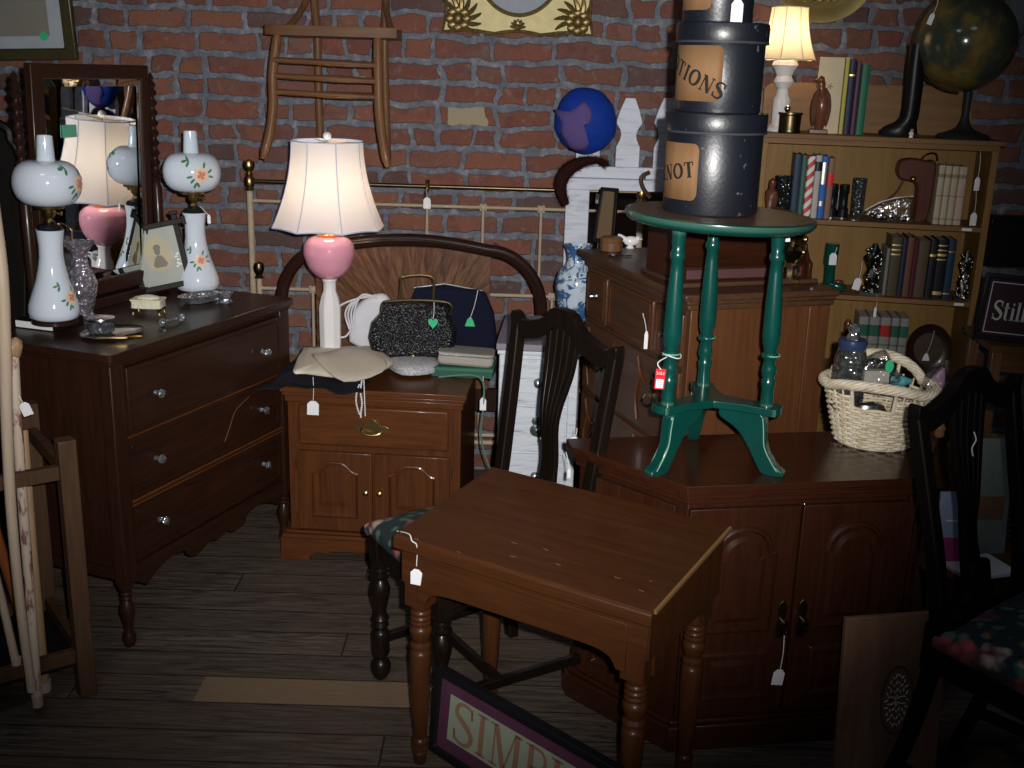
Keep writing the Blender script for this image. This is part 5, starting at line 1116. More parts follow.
# ================================================================ WICKER BASKET
kb=onz(886,449,AH); kb=Vector((kb.x,kb.y+.055,AH)); kb.x-=.018; bk=T('wicker_basket','oval white wicker basket with two handles on the right end of the cabinet top','basket',kb,-.30)
BH=.150; bx0,by0,bx1,by1=.088,.075,.128,.108
def br(f): return (bx0+(bx1-bx0)*f,by0+(by1-by0)*f)
def hump(a): # two handles: front-left and rear-right
    d=[abs((a-c+PI)%(2*PI)-PI) for c in (HF,HB)]; return max(0,1-(d[0]/.95)**2)*.018+max(0,1-(d[1]/.95)**2)**.8*.050
HF=-PI/2-.1; HB=PI/2+.05
rows=19; NP=26
wv=MB()
for r_ in range(rows):
    f=(r_+.5)/rows*.86; rx_,ry_=br(f); z=BH*f; pts=[]
    n=NP*4
    for k in range(n):
        a_=2*PI*k/n; off=.0050*sin(a_*NP/2+(PI if r_%2 else 0)); zz=z+ (hump(a_)*.25*f)
        pts.append(((rx_+off)*cos(a_),(ry_+off)*sin(a_),zz+.004))
    # openings under the handles in the upper rows
    run=[];gap=f>.66
    if not gap: wv.tube(pts,.0042,6,closed=True,flat=1.0)
    else:
        for k in range(n+1):
            a_=2*PI*(k%n)/n; hole=any(abs((a_-c+PI)%(2*PI)-PI)<.42 for c in (HF,HB))
            if not hole: run.append(pts[k%n])
            elif len(run)>2: wv.tube(run,.0036,6,flat=1.15); run=[]
            else: run=[]
        if len(run)>2: wv.tube(run,.0036,6,flat=1.15)
wv.obj('woven_wall',M['wicker'],bk,ang=70)
mb=MB()
for k in range(NP):
    a_=2*PI*(k+.5)/NP; hole=any(abs((a_-c+PI)%(2*PI)-PI)<.40 for c in (HF,HB)); top_=.64 if hole else .97
    P=[]
    for q in range(7):
        f=top_*q/6; rx_,ry_=br(f); P.append((rx_*cos(a_),ry_*sin(a_),BH*f+hump(a_)*.25*f+.003))
    mb.tube(P,.0026,6)
for c in (HF,HB):
    for s in (-1,1):
        a_=c+s*.42; P=[]
        for q in range(4): f=.6+.45*q/3; rx_,ry_=br(f); P.append((rx_*cos(a_),ry_*sin(a_),BH*f+hump(a_)*f*.9)); 
        mb.tube(P,.0045,8)
mb.obj('stakes',M['wicker'],bk)
rm=MB()
for j in range(7):
    pts=[]; n=120
    for k in range(n):
        a_=2*PI*k/n; rx_,ry_=br(1.0); w_=j*2*PI/7+a_*7; rr=.012; pts.append(((rx_+.004+rr*.8*cos(w_))*cos(a_),(ry_+.004+rr*.8*cos(w_))*sin(a_),BH+hump(a_)+rr*.75*sin(w_)))
    rm.tube(pts,.0048,6,closed=True)
rm.obj('braided_rim',M['wicker'],bk,ang=70)
MB().prism(ell(0,0,bx0,by0,40),0,.006,'xy').obj('woven_base',M['wicker'],bk)
def bl(x,y,z): return kb+Vector((cos(-.3)*x-sin(-.3)*y,sin(-.3)*x+cos(-.3)*y,z))
# contents
p=at(847,350,2.63); jz=AH+.012
t=T('glass_canister','clear glass jar with blue lid standing in the basket','jar',(at(846,380,kb.y).x+.006,kb.y+.0,AH+.085),0)
jh=at(847,346,kb.y).z-(AH+.085); jr=16/ppm((.85,kb.y,.9))
MB().lathe([(jr*.9,0),(jr,.006),(jr*1.05,jh*.55),(jr,jh*.8),(jr*.8,jh),(jr*.76,jh),(jr*.95,jh*.8),(jr*.98,jh*.5),(jr*.9,.01)],seg=28,caps=False).obj('glass_body',cutglass('rippled_glass',(.32,.34,.34)),t); MB().lathe([(jr*.86,jh-.004),(jr*.88,jh+.004),(jr*.88,jh+.014),(jr*.84,jh+.018),(.002,jh+.018)],seg=28).obj('blue_lid',plain('dark_blue_lid',(.03,.05,.13),.35),t); MB().lathe([(.018,jh+.018),(.012,jh+.034),(.016,jh+.046),(.004,jh+.056)],seg=16).obj('lid_knob',M['cut_crystal'],t)
def baggy(name,label,c,pl,th,mat,yaw=0,cat='bag'):
    t=T(name,label,cat,c,yaw); o=cushion(pl,-th,th,.4,'plastic_film',mat,t); return t
c=at(876,372,kb.y-.035); t=baggy('plastic_bag','clear plastic bag with a green sticker sticking out of the basket',c,sp2([(-.040,-.03),(-.045,.01),(-.025,.035),(.018,.055),(.030,.030),(.055,.0),(.05,-.03),(-.04,-.03)],2)[:-1],.022,M['bag'])
MB().prism(ell(.022,.022,.010,.016,14),-.026,-.024).obj('green_sticker',M['green_tag'],t)
MB().prism(rrect(-.03,.03,-.03,.005,.005),-.010,.010).obj('folded_paper',plain('crumpled_paper',(.50,.48,.42),.7),t)
c=at(900,381,kb.y-.01); tag(MB().ball((0,0,0),.022,(1.3,.6,.6),fn=lambda d:1+.1*sin(d.x*8)).obj('teal_cloth',plain('teal_plastic',(.10,.38,.40),.4)),'small teal plastic item just inside the basket rim','trinket',loc=c)
c=at(934,378,kb.y+.01); t=baggy('plastic_bag','plastic bag with pink contents at the right end of the basket',c,sp2([(-.03,-.035),(-.02,.0),(.005,.025),(.03,.045),(.035,.0),(.03,-.035),(-.03,-.035)],2)[:-1],.02,M['bag']); cushion(sp2([(-.015,-.03),(-.005,.0),(.018,.03),(.026,.0),(.022,-.03),(-.015,-.03)],2)[:-1],-.010,.010,.5,'pink_contents',plain('dusty_pink',(.38,.20,.30),.6),t)
c=bl(-.015,-.060,.088); tag(MB().lathe([(.010,.0),(.036,.0),(.040,.010),(.030,.024),(.006,.030)],seg=24,ry=.5).obj('silver_dish',M['silver']),'shiny silver dish seen through the front handle opening of the basket','dish',loc=c)
c=bl(.02,.045,.135); tag(MB().tube([(-.045,0,0),(-.02,0,.004),(.02,0,.004),(.05,0,-.004)],[.016,.020,.020,.014],12).obj('eyeglass_case',plain('purple_black_case',(.02,.012,.025),.4)),'long dark case lying under the rear handle of the basket','case',loc=c,rz=-.3)
# ================================================================ BOOKCASE
B0=Vector((.83,3.85,0)); BA=-.169; BW,BD,BT=.77,.235,1.365
bc=T('bookcase','open pine bookcase full of books and curios against the brick wall','bookcase',B0,BA)
nB=Vector((-sin(BA),cos(BA),0))
def bu(u,v,dy=.08): p=onp(u,v,B0+nB*dy,nB)-B0; return (p.x*cos(BA)+p.y*sin(BA),p.z)
def bw_(x,y,z): return B0+Vector((cos(BA)*x-sin(BA)*y,sin(BA)*x+cos(BA)*y,z))
s2=bu(900,224,0)[1]; s3=bu(905,299,0)[1]; s4=s3-.285; s5=.12
print('shelves',s2,s3)
for x in (0,BW-.022): MB().box(x,x+.022,0,BD,0,BT-.02).obj('side_panel',M['pine'],bc,bevel=.002)
MB().box(.022,BW-.022,BD-.008,BD,0.02,BT-.02).obj('back_board',M['pine'],bc)
mb=MB(); mb.box(-.012,BW+.014,-.012,BD,BT-.016,BT); mb.obj('top_board',M['pine_x'],bc,bevel=.002); MB().box(0,BW,-.003,.012,BT-.034,BT-.016).obj('top_rail',M['pine_x'],bc,bevel=.001)
for z in (s2,s3,s4,s5): MB().box(.022,BW-.022,.004,BD-.008,z-.016,z).obj('shelf',M['pine_x'],bc,bevel=.001)
for x in (.355,): MB().box(x,x+.012,BD-.012,BD-.008,s5,BT-.034).obj('back_batten',M['pine'],bc)
sp_=[(0,BT),(0,bu(770,82,BD-.02)[1]-.02)]+[(.03,bu(770,82,BD-.02)[1])]+[(BW-.10,bu(960,86,BD-.02)[1]),(BW-.07,BT+.12),(BW-.05,BT+.06),(BW-.06,BT+.02),(BW-.05,BT)]
MB().prism(sp_,BD-.018,BD-.002).obj('backsplash',M['pine_x'],bc,bevel=.003)
bkmat={}
def bm_(c,r=.45):
    k=str(c)
    if k not in bkmat: bkmat[k]=plain('book_cloth_%d'%len(bkmat),c,r,0,.2,60)
    return bkmat[k]
def shelfbook(u0,u1,vtop,vfoot,z,mat,label,group,bands=(),dy=.05,depth=.13,page='pages'):
    x0,_=bu(u0,vfoot,dy); x1,_=bu(u1,vfoot,dy); xm=(x0+x1)/2; ht=bu((u0+u1)/2,vtop,dy)[1]-z
    return book(label,bw_(xm,dy,z),(x1-x0)*.97,depth,ht,mat,BA,0,group,bands)
G=M['gold']
gr='books on the second bookcase shelf, left'
for u0,u1,vt,c,lab,bd in ((788.5,796,154,(.015,.035,.07),'tall navy blue book, leftmost upright on the upper shelf',()),(796.2,801.6,155,(.04,.10,.085),'slim grey green book beside the navy one on the upper shelf',()),
    (809.6,815.8,155,(.42,.42,.38),'pale grey book with a dark title just right of the candy striped spine',((.75,.9,M['black']),)),(816,822.5,156,(.02,.12,.42),'bright blue shiny spined book on the upper shelf',((.2,.28,M['silver']),(.55,.9,M['silver']))),(822.7,829,158,(.22,.12,.08),'brown book with a red upper label at the right end of the upper shelf group',((.55,.75,M['red']),))):
    shelfbook(u0,u1,vt,222,s2,bm_(c),lab,gr,bd)
t_=shelfbook(801.8,809.4,156,222,s2,M['stripe'],'book with diagonal red and white candy stripes on its spine',gr)
gr='four cream volumes on the upper shelf'
for k,(u0,u1) in enumerate(((932,938.2),(938.6,945),(945.3,952),(952.3,960.5))):
    lab=['leftmost slim cream volume beside the leather case','second cream volume from the left on the upper shelf','third cream volume from the left on the upper shelf','rightmost cream volume, pinkish tint, on the upper shelf'][k]
    shelfbook(u0,u1,165+k*.5,223,s2,bm_(((.46,.40,.28),(.46,.40,.28),(.45,.38,.26),(.48,.36,.29))[k]),lab,gr,((.80,.86,bm_((.25,.2,.12))),(.48,.50,bm_((.25,.2,.12))),(.08,.1,bm_((.25,.2,.12)))),depth=.12)
gr='old books on the middle shelf'
mid_=[(881.5,884.8,248,(.20,.22,.20),'thin pale grey book beside the silver bookend',()),(885,896,237,(.07,.055,.03),'thick olive brown book with gold lines on the middle shelf',((.70,.72,G),(.78,.80,G),(.86,.88,G))),(896.2,901,238,(.015,.02,.05),'narrow dark blue book on the middle shelf',()),
 (901.2,908,237,(.13,.055,.03),'reddish brown cloth book on the middle shelf',()),(908.2,912,239,(.10,.02,.03),'narrow maroon book on the middle shelf',()),(912.2,923.5,240,(.09,.06,.035),'wide plain brown book on the middle shelf',()),
 (924,931,240,(.012,.012,.02),'black book with one gold band on the middle shelf',((.72,.76,G),)),(931.2,941.5,240,(.008,.010,.015),'thick black book with several gold bands on the middle shelf',((.66,.68,G),(.73,.77,G),(.82,.84,G),(.90,.92,G),(.06,.12,G))),(941.8,950,240,(.012,.035,.075),'dark blue book at the right end of the middle shelf row',((.80,.81,G),(.08,.10,G)))]
for u0,u1,vt,c,lab,bd in mid_: shelfbook(u0,u1,vt,296,s3,bm_(c),lab,gr,bd)
gr='grey volumes with colour labels on the lower shelf'
for k,(u0,u1,c) in enumerate(((853,863,(.02,.10,.06)),(863.5,874,(.02,.10,.06)),(874.5,885,(.35,.02,.02)),(885.5,893.5,(.02,.09,.05)),(894,903,(.02,.11,.07)))):
    lab=['leftmost grey volume with green label on the low shelf above the basket','second grey volume with green label above the basket','grey volume with a red label on the low shelf','slim grey volume with green label right of the red labelled one','rightmost grey volume with green label beside the round plate'][k]
    shelfbook(u0,u1,316+k*.5,372,s4,bm_((.24,.235,.22)),lab,gr,((.66,.86,bm_(c)),(.50,.53,bm_((.12,.12,.11)))))
x,_=bu(847,340,.06); tag(MB().lathe([(.014,0),(.016,.01),(.013,.06),(.010,.14),(.014,.17),(.006,.185)],seg=14).obj('brown_bottle',plain('brown_glass',(.12,.045,.02),.15,coat=.5)),'small brown bottle left of the grey volumes on the low shelf','bottle',loc=bw_(x,.08,s4))
# round plate lower shelf
x,_=bu(927,360,.10); rp=21/ppm(bw_(x,.1,.6)); t=T('round_plate','dark round wooden plate leaning on the low shelf, tag hanging in front','plate',bw_(x,.10,s4+.002),BA,tilt=(-.10,0))
MB(Matrix.Translation((0,0,rp*1.16))).lathe([(.01,.004),(rp*.7,.004),(rp*.95,.012),(rp*1.05,.016),(rp*1.03,.008),(rp*.7,-.004),(.01,-.004)],axis=(0,-1,0),seg=36,ry=1.16).obj('plate',M['mahog'],t); MB(Matrix.Translation((0,0,rp*1.16))).lathe([(.01,.0055),(rp*.66,.0055),(rp*.66,.003)],axis=(0,-1,0),seg=30,ry=1.16).obj('painted_centre',plain('dim_picture',(.06,.04,.025),.35,0,.6,30),t)
price_tag('small white tag on a string in front of the dark round plate',bw_(x+.004,.065,s4+rp*2.2),at(926,357,3.70),.026,.026,shape='bell')
# left curios on upper shelf
x,_=bu(768,205,.08); t=T('wood_figure','small carved reddish wooden figure at the left end of the upper shelf','figurine',bw_(x+.008,.06,s2),BA)
MB().lathe([(.024,0),(.026,.012),(.018,.03),(.022,.06),(.020,.085),(.010,.095),(.014,.108),(.012,.122),(.003,.130)],seg=14,rf=lambda a,k:1+.12*sin(a*3+k)).obj('body',plain('carved_red_wood',(.12,.045,.022),.35,0,.5,50),t)
x,_=bu(781,205,.11); t=T('ribbed_mug','dark ribbed tankard half hidden behind the green table top','mug',bw_(x+.004,.11,s2),BA)
MB().lathe([(.030,0),(.032,.01),(.030,.12),(.033,.135),(.030,.135),(.026,.02)],seg=40,caps=False,rf=lambda a,k:1+.04*sin(a*12)).obj('body',cutglass('dark_ribbed_glass',(.08,.09,.10)),t); MB().tube(smoothpath([(-.028,0,.11),(-.048,0,.10),(-.050,0,.05),(-.028,0,.03)],4),.005,8).obj('handle',M['pewter'],t)
x,_=bu(837,210,.07); t=T('binoculars','upright pair of black binoculars between the books and the glass tumbler','binoculars',bw_(x,.07,s2),BA)
for s in (-1,1):
    MB().lathe([(.019,0),(.019,.035),(.015,.04),(.014,.085),(.017,.09),(.0165,.118),(.010,.12)],c=(s*.019,0,0),seg=20).obj('barrel',M['leather_black'],t); MB().lathe([(.0195,0),(.0195,.004)],c=(s*.019,0,.001),seg=20).obj('silver_ring',M['silver'],t)
MB().tube([(0,0,.03),(0,0,.10)],.006,10).obj('hinge',M['pewter'],t)
x,_=bu(857,210,.05); t=T('glass_tumbler','tall fluted glass tumbler beside the plastic bag on the upper shelf','tumbler',bw_(x,.05,s2),BA)
th_=bu(857,178,.05)[1]-s2; MB().lathe([(.020,0),(.021,.01),(.024,th_),(.022,th_),(.018,.014)],seg=32,caps=False,rf=lambda a,k:1+.05*sin(a*8)).obj('body',cutglass('smoky_fluted_glass',(.20,.22,.22)),t)
# leather case
x0,_=bu(882,215,.10); x1,_=bu(929,215,.10); xm=(x0+x1)/2; ch=bu(905,158,.1)[1]-s2
t=T('leather_case','brown leather binocular case with strap behind the clear plastic bag','case',bw_(xm+.02,.12,s2),BA)
pl=[(-.066,ch*.78),(-.060,ch*.95),(-.02,ch),(.030,ch*.97),(.058,ch*.95),(.06,ch*.5),(.052,.01),(.012,.0),(.008,ch*.3),(.002,ch*.60),(-.05,ch*.66)]
MB().prism(sp2(pl+[pl[0]],3)[:-1],-.028,.028).obj('case_body',M['leather_brown'],t,bevel=.006); MB().prism([(.012,.0),(.016,ch*.62),(.034,ch*.62),(.034,0)],-.031,-.028).obj('front_seam',M['leather_brown'],t,bevel=.001)
MB().tube(smoothpath([(-.03,-.01,ch*.75),(-.06,-.02,ch*.45),(-.10,-.03,.06),(-.125,-.03,.02)],5),[.004]*16,8,flat=.35).obj('strap',M['leather_brown'],t)
MB().tube(smoothpath([(.01,0,ch*.97),(.03,0,ch*1.07),(.058,0,ch*1.08),(.066,0,ch*.97)],5),.0032,8).obj('carry_handle',M['espresso'],t); MB().ball((-.012,-.034,ch*.68),.011).obj('brass_stud',M['brass'],t)
x,_=bu(890,215,.03); t=T('plastic_bag','clear zip bag of small trinkets leaning on the upper shelf','bag',bw_(x,.035,s2+.002),BA)
pl=sp2([(-.080,.0),(-.085,.030),(-.04,.062),(.01,.080),(.072,.088),(.070,.04),(.072,0),(-.08,0)],3)[:-1]
cushion(pl,-.020,.020,.35,'plastic_film',M['bag'],t); MB().tube([(-.083,0,.034),(-.04,-.003,.064),(.01,-.003,.082),(.070,0,.090)],.0022,6).obj('zip_seal',M['white'],t)
mb=MB(); rn=random.Random(8)
for k in range(14): mb.ball((rn.uniform(-.06,.055),rn.uniform(-.006,.010),rn.uniform(.009,.03)),rn.uniform(.006,.011),seg=8,rings=5)
mb.obj('trinkets',M['pewter'],t)
# strings of tags hanging under the top
a=bu(981,148,.03); b=bu(977,184,.03); c=bu(973,219,.03)
price_tag('upper white tag hanging from a long string inside the right of the bookcase',bw_(a[0],.03,BT-.036),bw_(b[0],.03,b[1]),.018,.044)
price_tag('lower white tag on the long string inside the right of the bookcase',bw_(b[0],.028,b[1]-.02),bw_(c[0],.025,c[1]),.022,.044)
for u,v,z,lab in ((975,230,s2,'white paper label stuck on the edge of the upper shelf'),(967,304,s3,'white paper label stuck on the edge of the middle shelf')):
    x,_=bu(u-8,v,0); tag(MB().box(-.016,.016,-.0010,.0006,-.0045,.0045).obj('shelf_label',M['white']),lab,'label',loc=bw_(x,.003,z-.008),rz=BA)
# middle shelf curios
x,_=bu(828,290,.07); t=T('glass_boot','dark green glass boot with a white tag on the middle shelf','glass boot',bw_(x,.07,s3),BA)
bh=bu(828,243,.07)[1]-s3; P=[(0,0,.012),(0,0,bh*.25),(-.002,0,bh*.6),(0,0,bh)]
mb=MB(); mb.tube(smoothpath(P,4),[.020]*4+[.019]*4+[.024]*5,16); mb.tube(smoothpath([(.0,0,.022),(.025,-.008,.022),(.048,-.012,.014),(.056,-.014,.010)],4),[.024,.024,.024,.023,.023,.022,.022,.021,.020,.018,.016,.013,.008],12,flat=.8); mb.obj('boot',plain('dark_green_glaze',(.004,.055,.042),.12,coat=.6),t)
MB().ball((.032,-.014,.036),.012,(1.5,.8,.8),seg=10,rings=6).obj('red_toe',plain('red_brown_glaze',(.16,.03,.02),.15,coat=.5),t)
price_tag('white tag hanging on the green glass boot',bw_(x+.01,.035,s3+bh*.95),at(833,259,3.83),.026,.042)
def filigree(t,h,w,mat,seed):
    rn=random.Random(seed); mb=MB(); mb.box(-w*.6,w*.6,-.014,.014,0,.010); mb.lathe([(w*.42,.01),(w*.3,.025),(w*.45,h*.35),(w*.30,h*.5),(w*.5,h*.72),(w*.30,h*.86),(w*.12,h)],seg=14,rf=lambda a,k:1+.18*sin(a*4+k*2)); mb.obj('figure',M['pewter'],t)
    mb=MB()
    for k in range(26): a_=rn.uniform(PI*1.05,1.95*PI); z=.012+h*.88*k/26; mb.ball((w*.42*cos(a_),w*.42*sin(a_),z),rn.uniform(.004,.008),seg=8,rings=5)
    mb.obj('bright_ornament',mat,t)
x,_=bu(870,292,.05); t=T('silver_bookend','ornate silver bookend figure with a tag beside the old books','bookend',bw_(x,.05,s3),BA); filigree(t,bu(870,243,.05)[1]-s3,.062,M['silver'],4)
price_tag('white tag leaning at the foot of the silver bookend',at(862,262,3.83),at(857,284,3.80),.026,.042,rot=-.2)
price_tag('thin string tag below the middle shelf edge',at(877,295,3.79),at(875,312,3.79),.010,.035)
x,_=bu(961,298,.05); t=T('metal_statuette','dark glittering metal statuette right of the old books','figurine',bw_(x,.045,s3),BA); filigree(t,bu(961,250,.05)[1]-s3,.045,M['silver'],9)
# top of the bookcase
x,_=bu(779,130,.12); lz=BT; q=bw_(x,.12,BT); t=T('table_lamp','lit white milk glass lamp with cream bell shade on top of the bookcase','lamp',q,0)
zt_=lambda v:at(780,v,q.y).z-BT; kk=ppm((q.x,q.y,1.55)); S0_=zt_(60);S1_=zt_(7); Hs=S0_
MB().lathe([(.044,0),(.046,.01),(.030,.025),(.030,Hs*.45),(.022,Hs*.5),(.018,Hs*.60),(.036,Hs*.70),(.026,Hs*.78),(.034,Hs*.86),(.046,Hs*.93),(.040,Hs*.985),(.020,Hs*1.0)],seg=24,rf=lambda a,k:1+.04*sin(a*8)).obj('milk_glass_base',M['opal'],t)
MB().lathe([(.010,Hs),(.008,Hs+.02),(.011,Hs+.03),(.011,Hs+.06)],seg=16).obj('brass_socket',M['brass'],t)
bell(t,29.5/kk,18.0/kk,S0_,S1_,M['shade_cream'],8,M['seam_cream'],1.9)
mb=MB(); mb.tube([(0,0,Hs+.05),(0,0,S1_+.005)],.002,6)
for a_ in range(3): mb.tube([(0,0,S1_-.003),(17.5/kk*cos(a_*2.094),17.5/kk*sin(a_*2.094),S1_-.001)],.0015,5)
mb.obj('harp',M['brass'],t); MB().ball((0,0,Hs+.08),.022,(1,1,1.2)).obj('lit_bulb',M['bulb'],t); BULB2=(q.x,q.y,BT+Hs+.08)
x,_=bu(789,131,.04); t=T('tin_canister','small dark round tin with a pale rim in front of the bookcase lamp','tin',bw_(x,.035,BT),BA)
MB().lathe([(.036,0),(.038,.006),(.036,.012),(.037,.058),(.041,.062),(.041,.068),(.002,.069)],seg=28).obj('tin_body',M['bronze'],t); MB().ball((-.012,0,.080),.011).obj('silver_top_ornament',M['silver'],t)
x,_=bu(818,131,.05); t=T('eagle_bookend','polished red brown carved bird bookend in front of the cream book','bookend',bw_(x-.0,.05,BT),BA)
bh=bu(818,75,.05)[1]-BT
MB().box(-.032,.030,-.022,.022,0,.016).obj('base',plain('carved_walnut_gloss',(.13,.045,.018),.25,coat=.5),t,bevel=.003)
mb=MB(); mb.tube(smoothpath([(0,0,.01),(.004,0,bh*.35),(.002,0,bh*.62),(-.004,0,bh*.80),(-.006,0,bh*.93)],5),[.014,.016,.018,.021,.024,.026,.028,.029,.029,.027,.025,.021,.018,.015,.014,.014,.015,.015,.014,.012,.008],14); mb.ball((-.008,-.004,bh*.92),.014); mb.tube([(-.018,-.010,bh*.93),(-.030,-.016,bh*.90)],[.005,.0015],8); mb.obj('bird_body',plain('carved_walnut_body',(.16,.055,.022),.25,0,.4,40,coat=.5),t)
mb=MB()
for s in (-1,1): mb.prism(sp2([(s*.010,bh*.80),(s*.028,bh*.66),(s*.034,bh*.40),(s*.022,bh*.12),(s*.008,bh*.45),(s*.010,bh*.80)],3)[:-1],-.020,-.006)
mb.obj('folded_wing',plain('carved_walnut_wing',(.09,.03,.014),.6),t,bevel=.004)
# books on top
x0,_=bu(813,131,.10); x1,_=bu(838,131,.10); ht=bu(826,57,.1)[1]-BT
t=T('book','tall cream book showing its front cover beside the carved bird','book',bw_((x0+x1)/2,.11,BT),BA-.06)
w=x1-x0; mb=MB(); mb.box(-w/2,w/2,-.012,-.009,0,ht); mb.box(-w/2,w/2,.013,.016,0,ht); mb.box(w/2-.003,w/2,-.012,.016,0,ht); mb.obj('cover',M['cream'],t,bevel=.001); MB().box(-w/2+.002,w/2-.003,-.009,.013,.003,ht-.003).obj('pages',M['pages'],t); mb=MB()
for a_ in range(5): mb.tube([(0,-.0125,ht*.62),(.011*cos(a_*1.256),-.0125,ht*.62+.011*sin(a_*1.256))],.0016,5)
mb.obj('cover_ornament',plain('dull_bronze_ink',(.28,.20,.10),.5),t)
gr='books on top of the bookcase'
shelfbook(838.5,842.5,57,131,BT,bm_((.55,.50,.12)),'thin yellow spined book beside the large cream book',gr,dy=.10,depth=.10)
shelfbook(842.8,849.5,59,131,BT,bm_((.012,.02,.05)),'dark navy book on top of the bookcase',gr,((.78,.80,G),),dy=.09,depth=.12)
shelfbook(850,854.6,61,131,BT,bm_((.10,.03,.06)),'narrow plum book between the navy and green books',gr,dy=.09,depth=.12)
shelfbook(855.2,863.5,64,131,BT,bm_((.004,.13,.065)),'bright green book on top of the bookcase',gr,dy=.085,depth=.12)
# boot
x,_=bu(906,133,.09); bh=bu(906,47,.09)[1]-BT; t=T('leather_boot','tall black leather riding boot standing on the bookcase beside the globe','boot',bw_(x,.07,BT),BA)
w9=9.5/ppm(bw_(x,.09,1.5))
rings=[]
for z,cx,rx_,ry_ in ((.0,-.028,.062,.026),(.012,-.030,.064,.028),(.028,-.024,.054,.027),(.045,-.008,.036,.026),(.06,.0,.031,.027),(.09,.002,w9*.95,.028),(bh*.55,.001,w9,.032),(bh*.8,-.001,w9*.98,.033),(bh,-.001,w9*.96,.033)):
    rings.append([(cx+rx_*cos(2*PI*k/24),ry_*sin(2*PI*k/24)*(1-.25*max(0,-cos(2*PI*k/24))*(z<.05)),z+.004) for k in range(24)])
mb=MB(); mb.sheet(rings,wrap=True); mb.add(rings[0],[tuple(range(24))[::-1]]); mb.obj('boot_leather',M['leather_black'],t,ang=80)
MB().lathe([(w9*.96,bh),(w9*1.03,bh+.002),(w9*1.03,bh+.008),(w9*.90,bh+.008),(w9*.88,bh-.05),(.001,bh-.05)],seg=24,ry=1.02).obj('boot_top_band',M['black'],t)
mb=MB(); mb.box(.012,.038,-.022,.022,0,.010); mb.obj('heel',M['black'],t,bevel=.002)
# globe
x,_=bu(962,137,.10); q=bw_(x,.095,BT); kk=ppm((q.x,q.y,1.6)); Rg=48.5/kk; gc=at(965.5,41,q.y)
t=T('globe','antique green and ochre globe on a dark pedestal on the right of the bookcase','globe',q,0)
gz=gc.z-BT
MB().lathe([(.085,0),(.088,.006),(.080,.014),(.060,.020),(.035,.030),(.022,.042),(.016,.058),(.012,.075),(.014,gz-Rg)],seg=36).obj('pedestal',plain('dark_pedestal',(.022,.022,.026),.5),t)
g=MB().ball((0,0,0),Rg,seg=48,rings=32).obj('globe_ball',M['globe'],t,ang=80); g.location=(gc.x-q.x,0,gz); g.rotation_euler=(.3,.25,1.9)
mb=MB(); mb.tube([((Rg+.006)*cos(a_)*.0+(gc.x-q.x)-(Rg+.006)*sin(a_)*.97,(Rg+.006)*sin(a_)*.2,gz-(Rg+.006)*cos(a_)) for a_ in [PI*k/24 for k in range(25)]],.0035,8); mb.obj('meridian_arm',M['bronze'],t)
price_tag('pale tag hanging down the left side of the antique globe',at(939,-4,q.y-Rg*.95),at(931,19,q.y-Rg*.86),.016,.036,rot=-.3)
p=bw_(bu(911,133,.02)[0],.012,BT); t=T('china_flower','tiny white and pink china ornament between the boot and the globe','ornament',p,0); MB().lathe([(.008,0),(.006,.006),(.009,.014),(.004,.022)],seg=10).obj('base',M['opal'],t); MB().ball((0,-.003,.024),.006,seg=8,rings=6).obj('pink_bud',M['petal_core'],t)
# ================================================================ STILL SIGN and shelf at right
o=at(982,272,3.05); z1_=at(984,338,3.05).z; sw_=.30
t=T('framed_sign','dark square sign lettered Still, hanging on the right edge','sign',(o.x,3.05,z1_),-.10,tilt=(0,.06))
hh=o.z-z1_
MB().band([(0,0),(sw_,0),(sw_,hh),(0,hh)],[(.014,.014),(sw_-.014,.014),(sw_-.014,hh-.014),(.014,hh-.014)],-.012,.006).obj('frame',M['black'],t,bevel=.003)
MB().box(.01,sw_-.01,-.004,.004,.01,hh-.01).obj('panel',plain('maroon_black_panel',(.030,.012,.018),.5),t)
MB().band([(.022,.022),(sw_-.022,.022),(sw_-.022,hh-.022),(.022,hh-.022)],[(.0245,.0245),(sw_-.0245,.0245),(sw_-.0245,hh-.0245),(.0245,hh-.0245)],-.0055,-.004).obj('white_border',plain('grey_white_line',(.40,.40,.42),.6),t)
mb=MB(); 
mb,_=write('Still',.054,lambda x,z:(x*.72+.038,-.0052,z+hh*.32),track=.03,thick=1.2); mb.obj('lettering',plain('pale_lettering',(.42,.42,.38),.6),t)
# small oak stand under the sign
p=at(975,400,3.12); t=T('oak_stand','dim golden oak open stand below the sign at the right','stand',(p.x+.03,3.12,0),-.10)
zt=at(990,345,3.12).z
for x in (0,.30):
    for y in (0,.22): MB().box(x,x+.03,y,y+.03,0,zt-.02).obj('leg',M['oak'],t,bevel=.002)
MB().box(-.01,.34,-.01,.26,zt-.02,zt).obj('top',M['oak_x'],t,bevel=.002); MB().box(.03,.30,.005,.022,zt-.08,zt-.02).obj('apron',M['oak_x'],t); MB().box(.0,.33,.0,.25,.30,.315).obj('lower_shelf',M['oak_x'],t)
# dark carved thing at the right edge on the wall
p=at(1018,240,3.9); t=T('iron_bracket','black iron bracket shape against the bricks at the right edge','bracket',(p.x+.01,4.13,p.z),0)
mb=MB(); mb.prism([(-.05,-.13),(.15,-.13),(.15,.06),(-.025,.06),(-.025,.035),(-.055,.035),(-.055,.0),(-.03,0)],-.03,.02); mb.obj('bracket_plate',M['black'],t,bevel=.003)
p=at(1019,12,3.98); t=T('grey_cap','grey cloth cap hanging at the top right corner beside the globe','hat',(p.x,p.y,p.z),0); MB().ball((0,0,0),.075,(.75,.6,1.05),fn=lambda d:1+.06*sin(d.z*7+d.x*4)).obj('crown',plain('grey_felt',(.13,.14,.17),.9),t)
MB().tube([(.0,.03,.07),(.0,.16,.085)],.004,6).obj('wall_peg',M['black'],t)
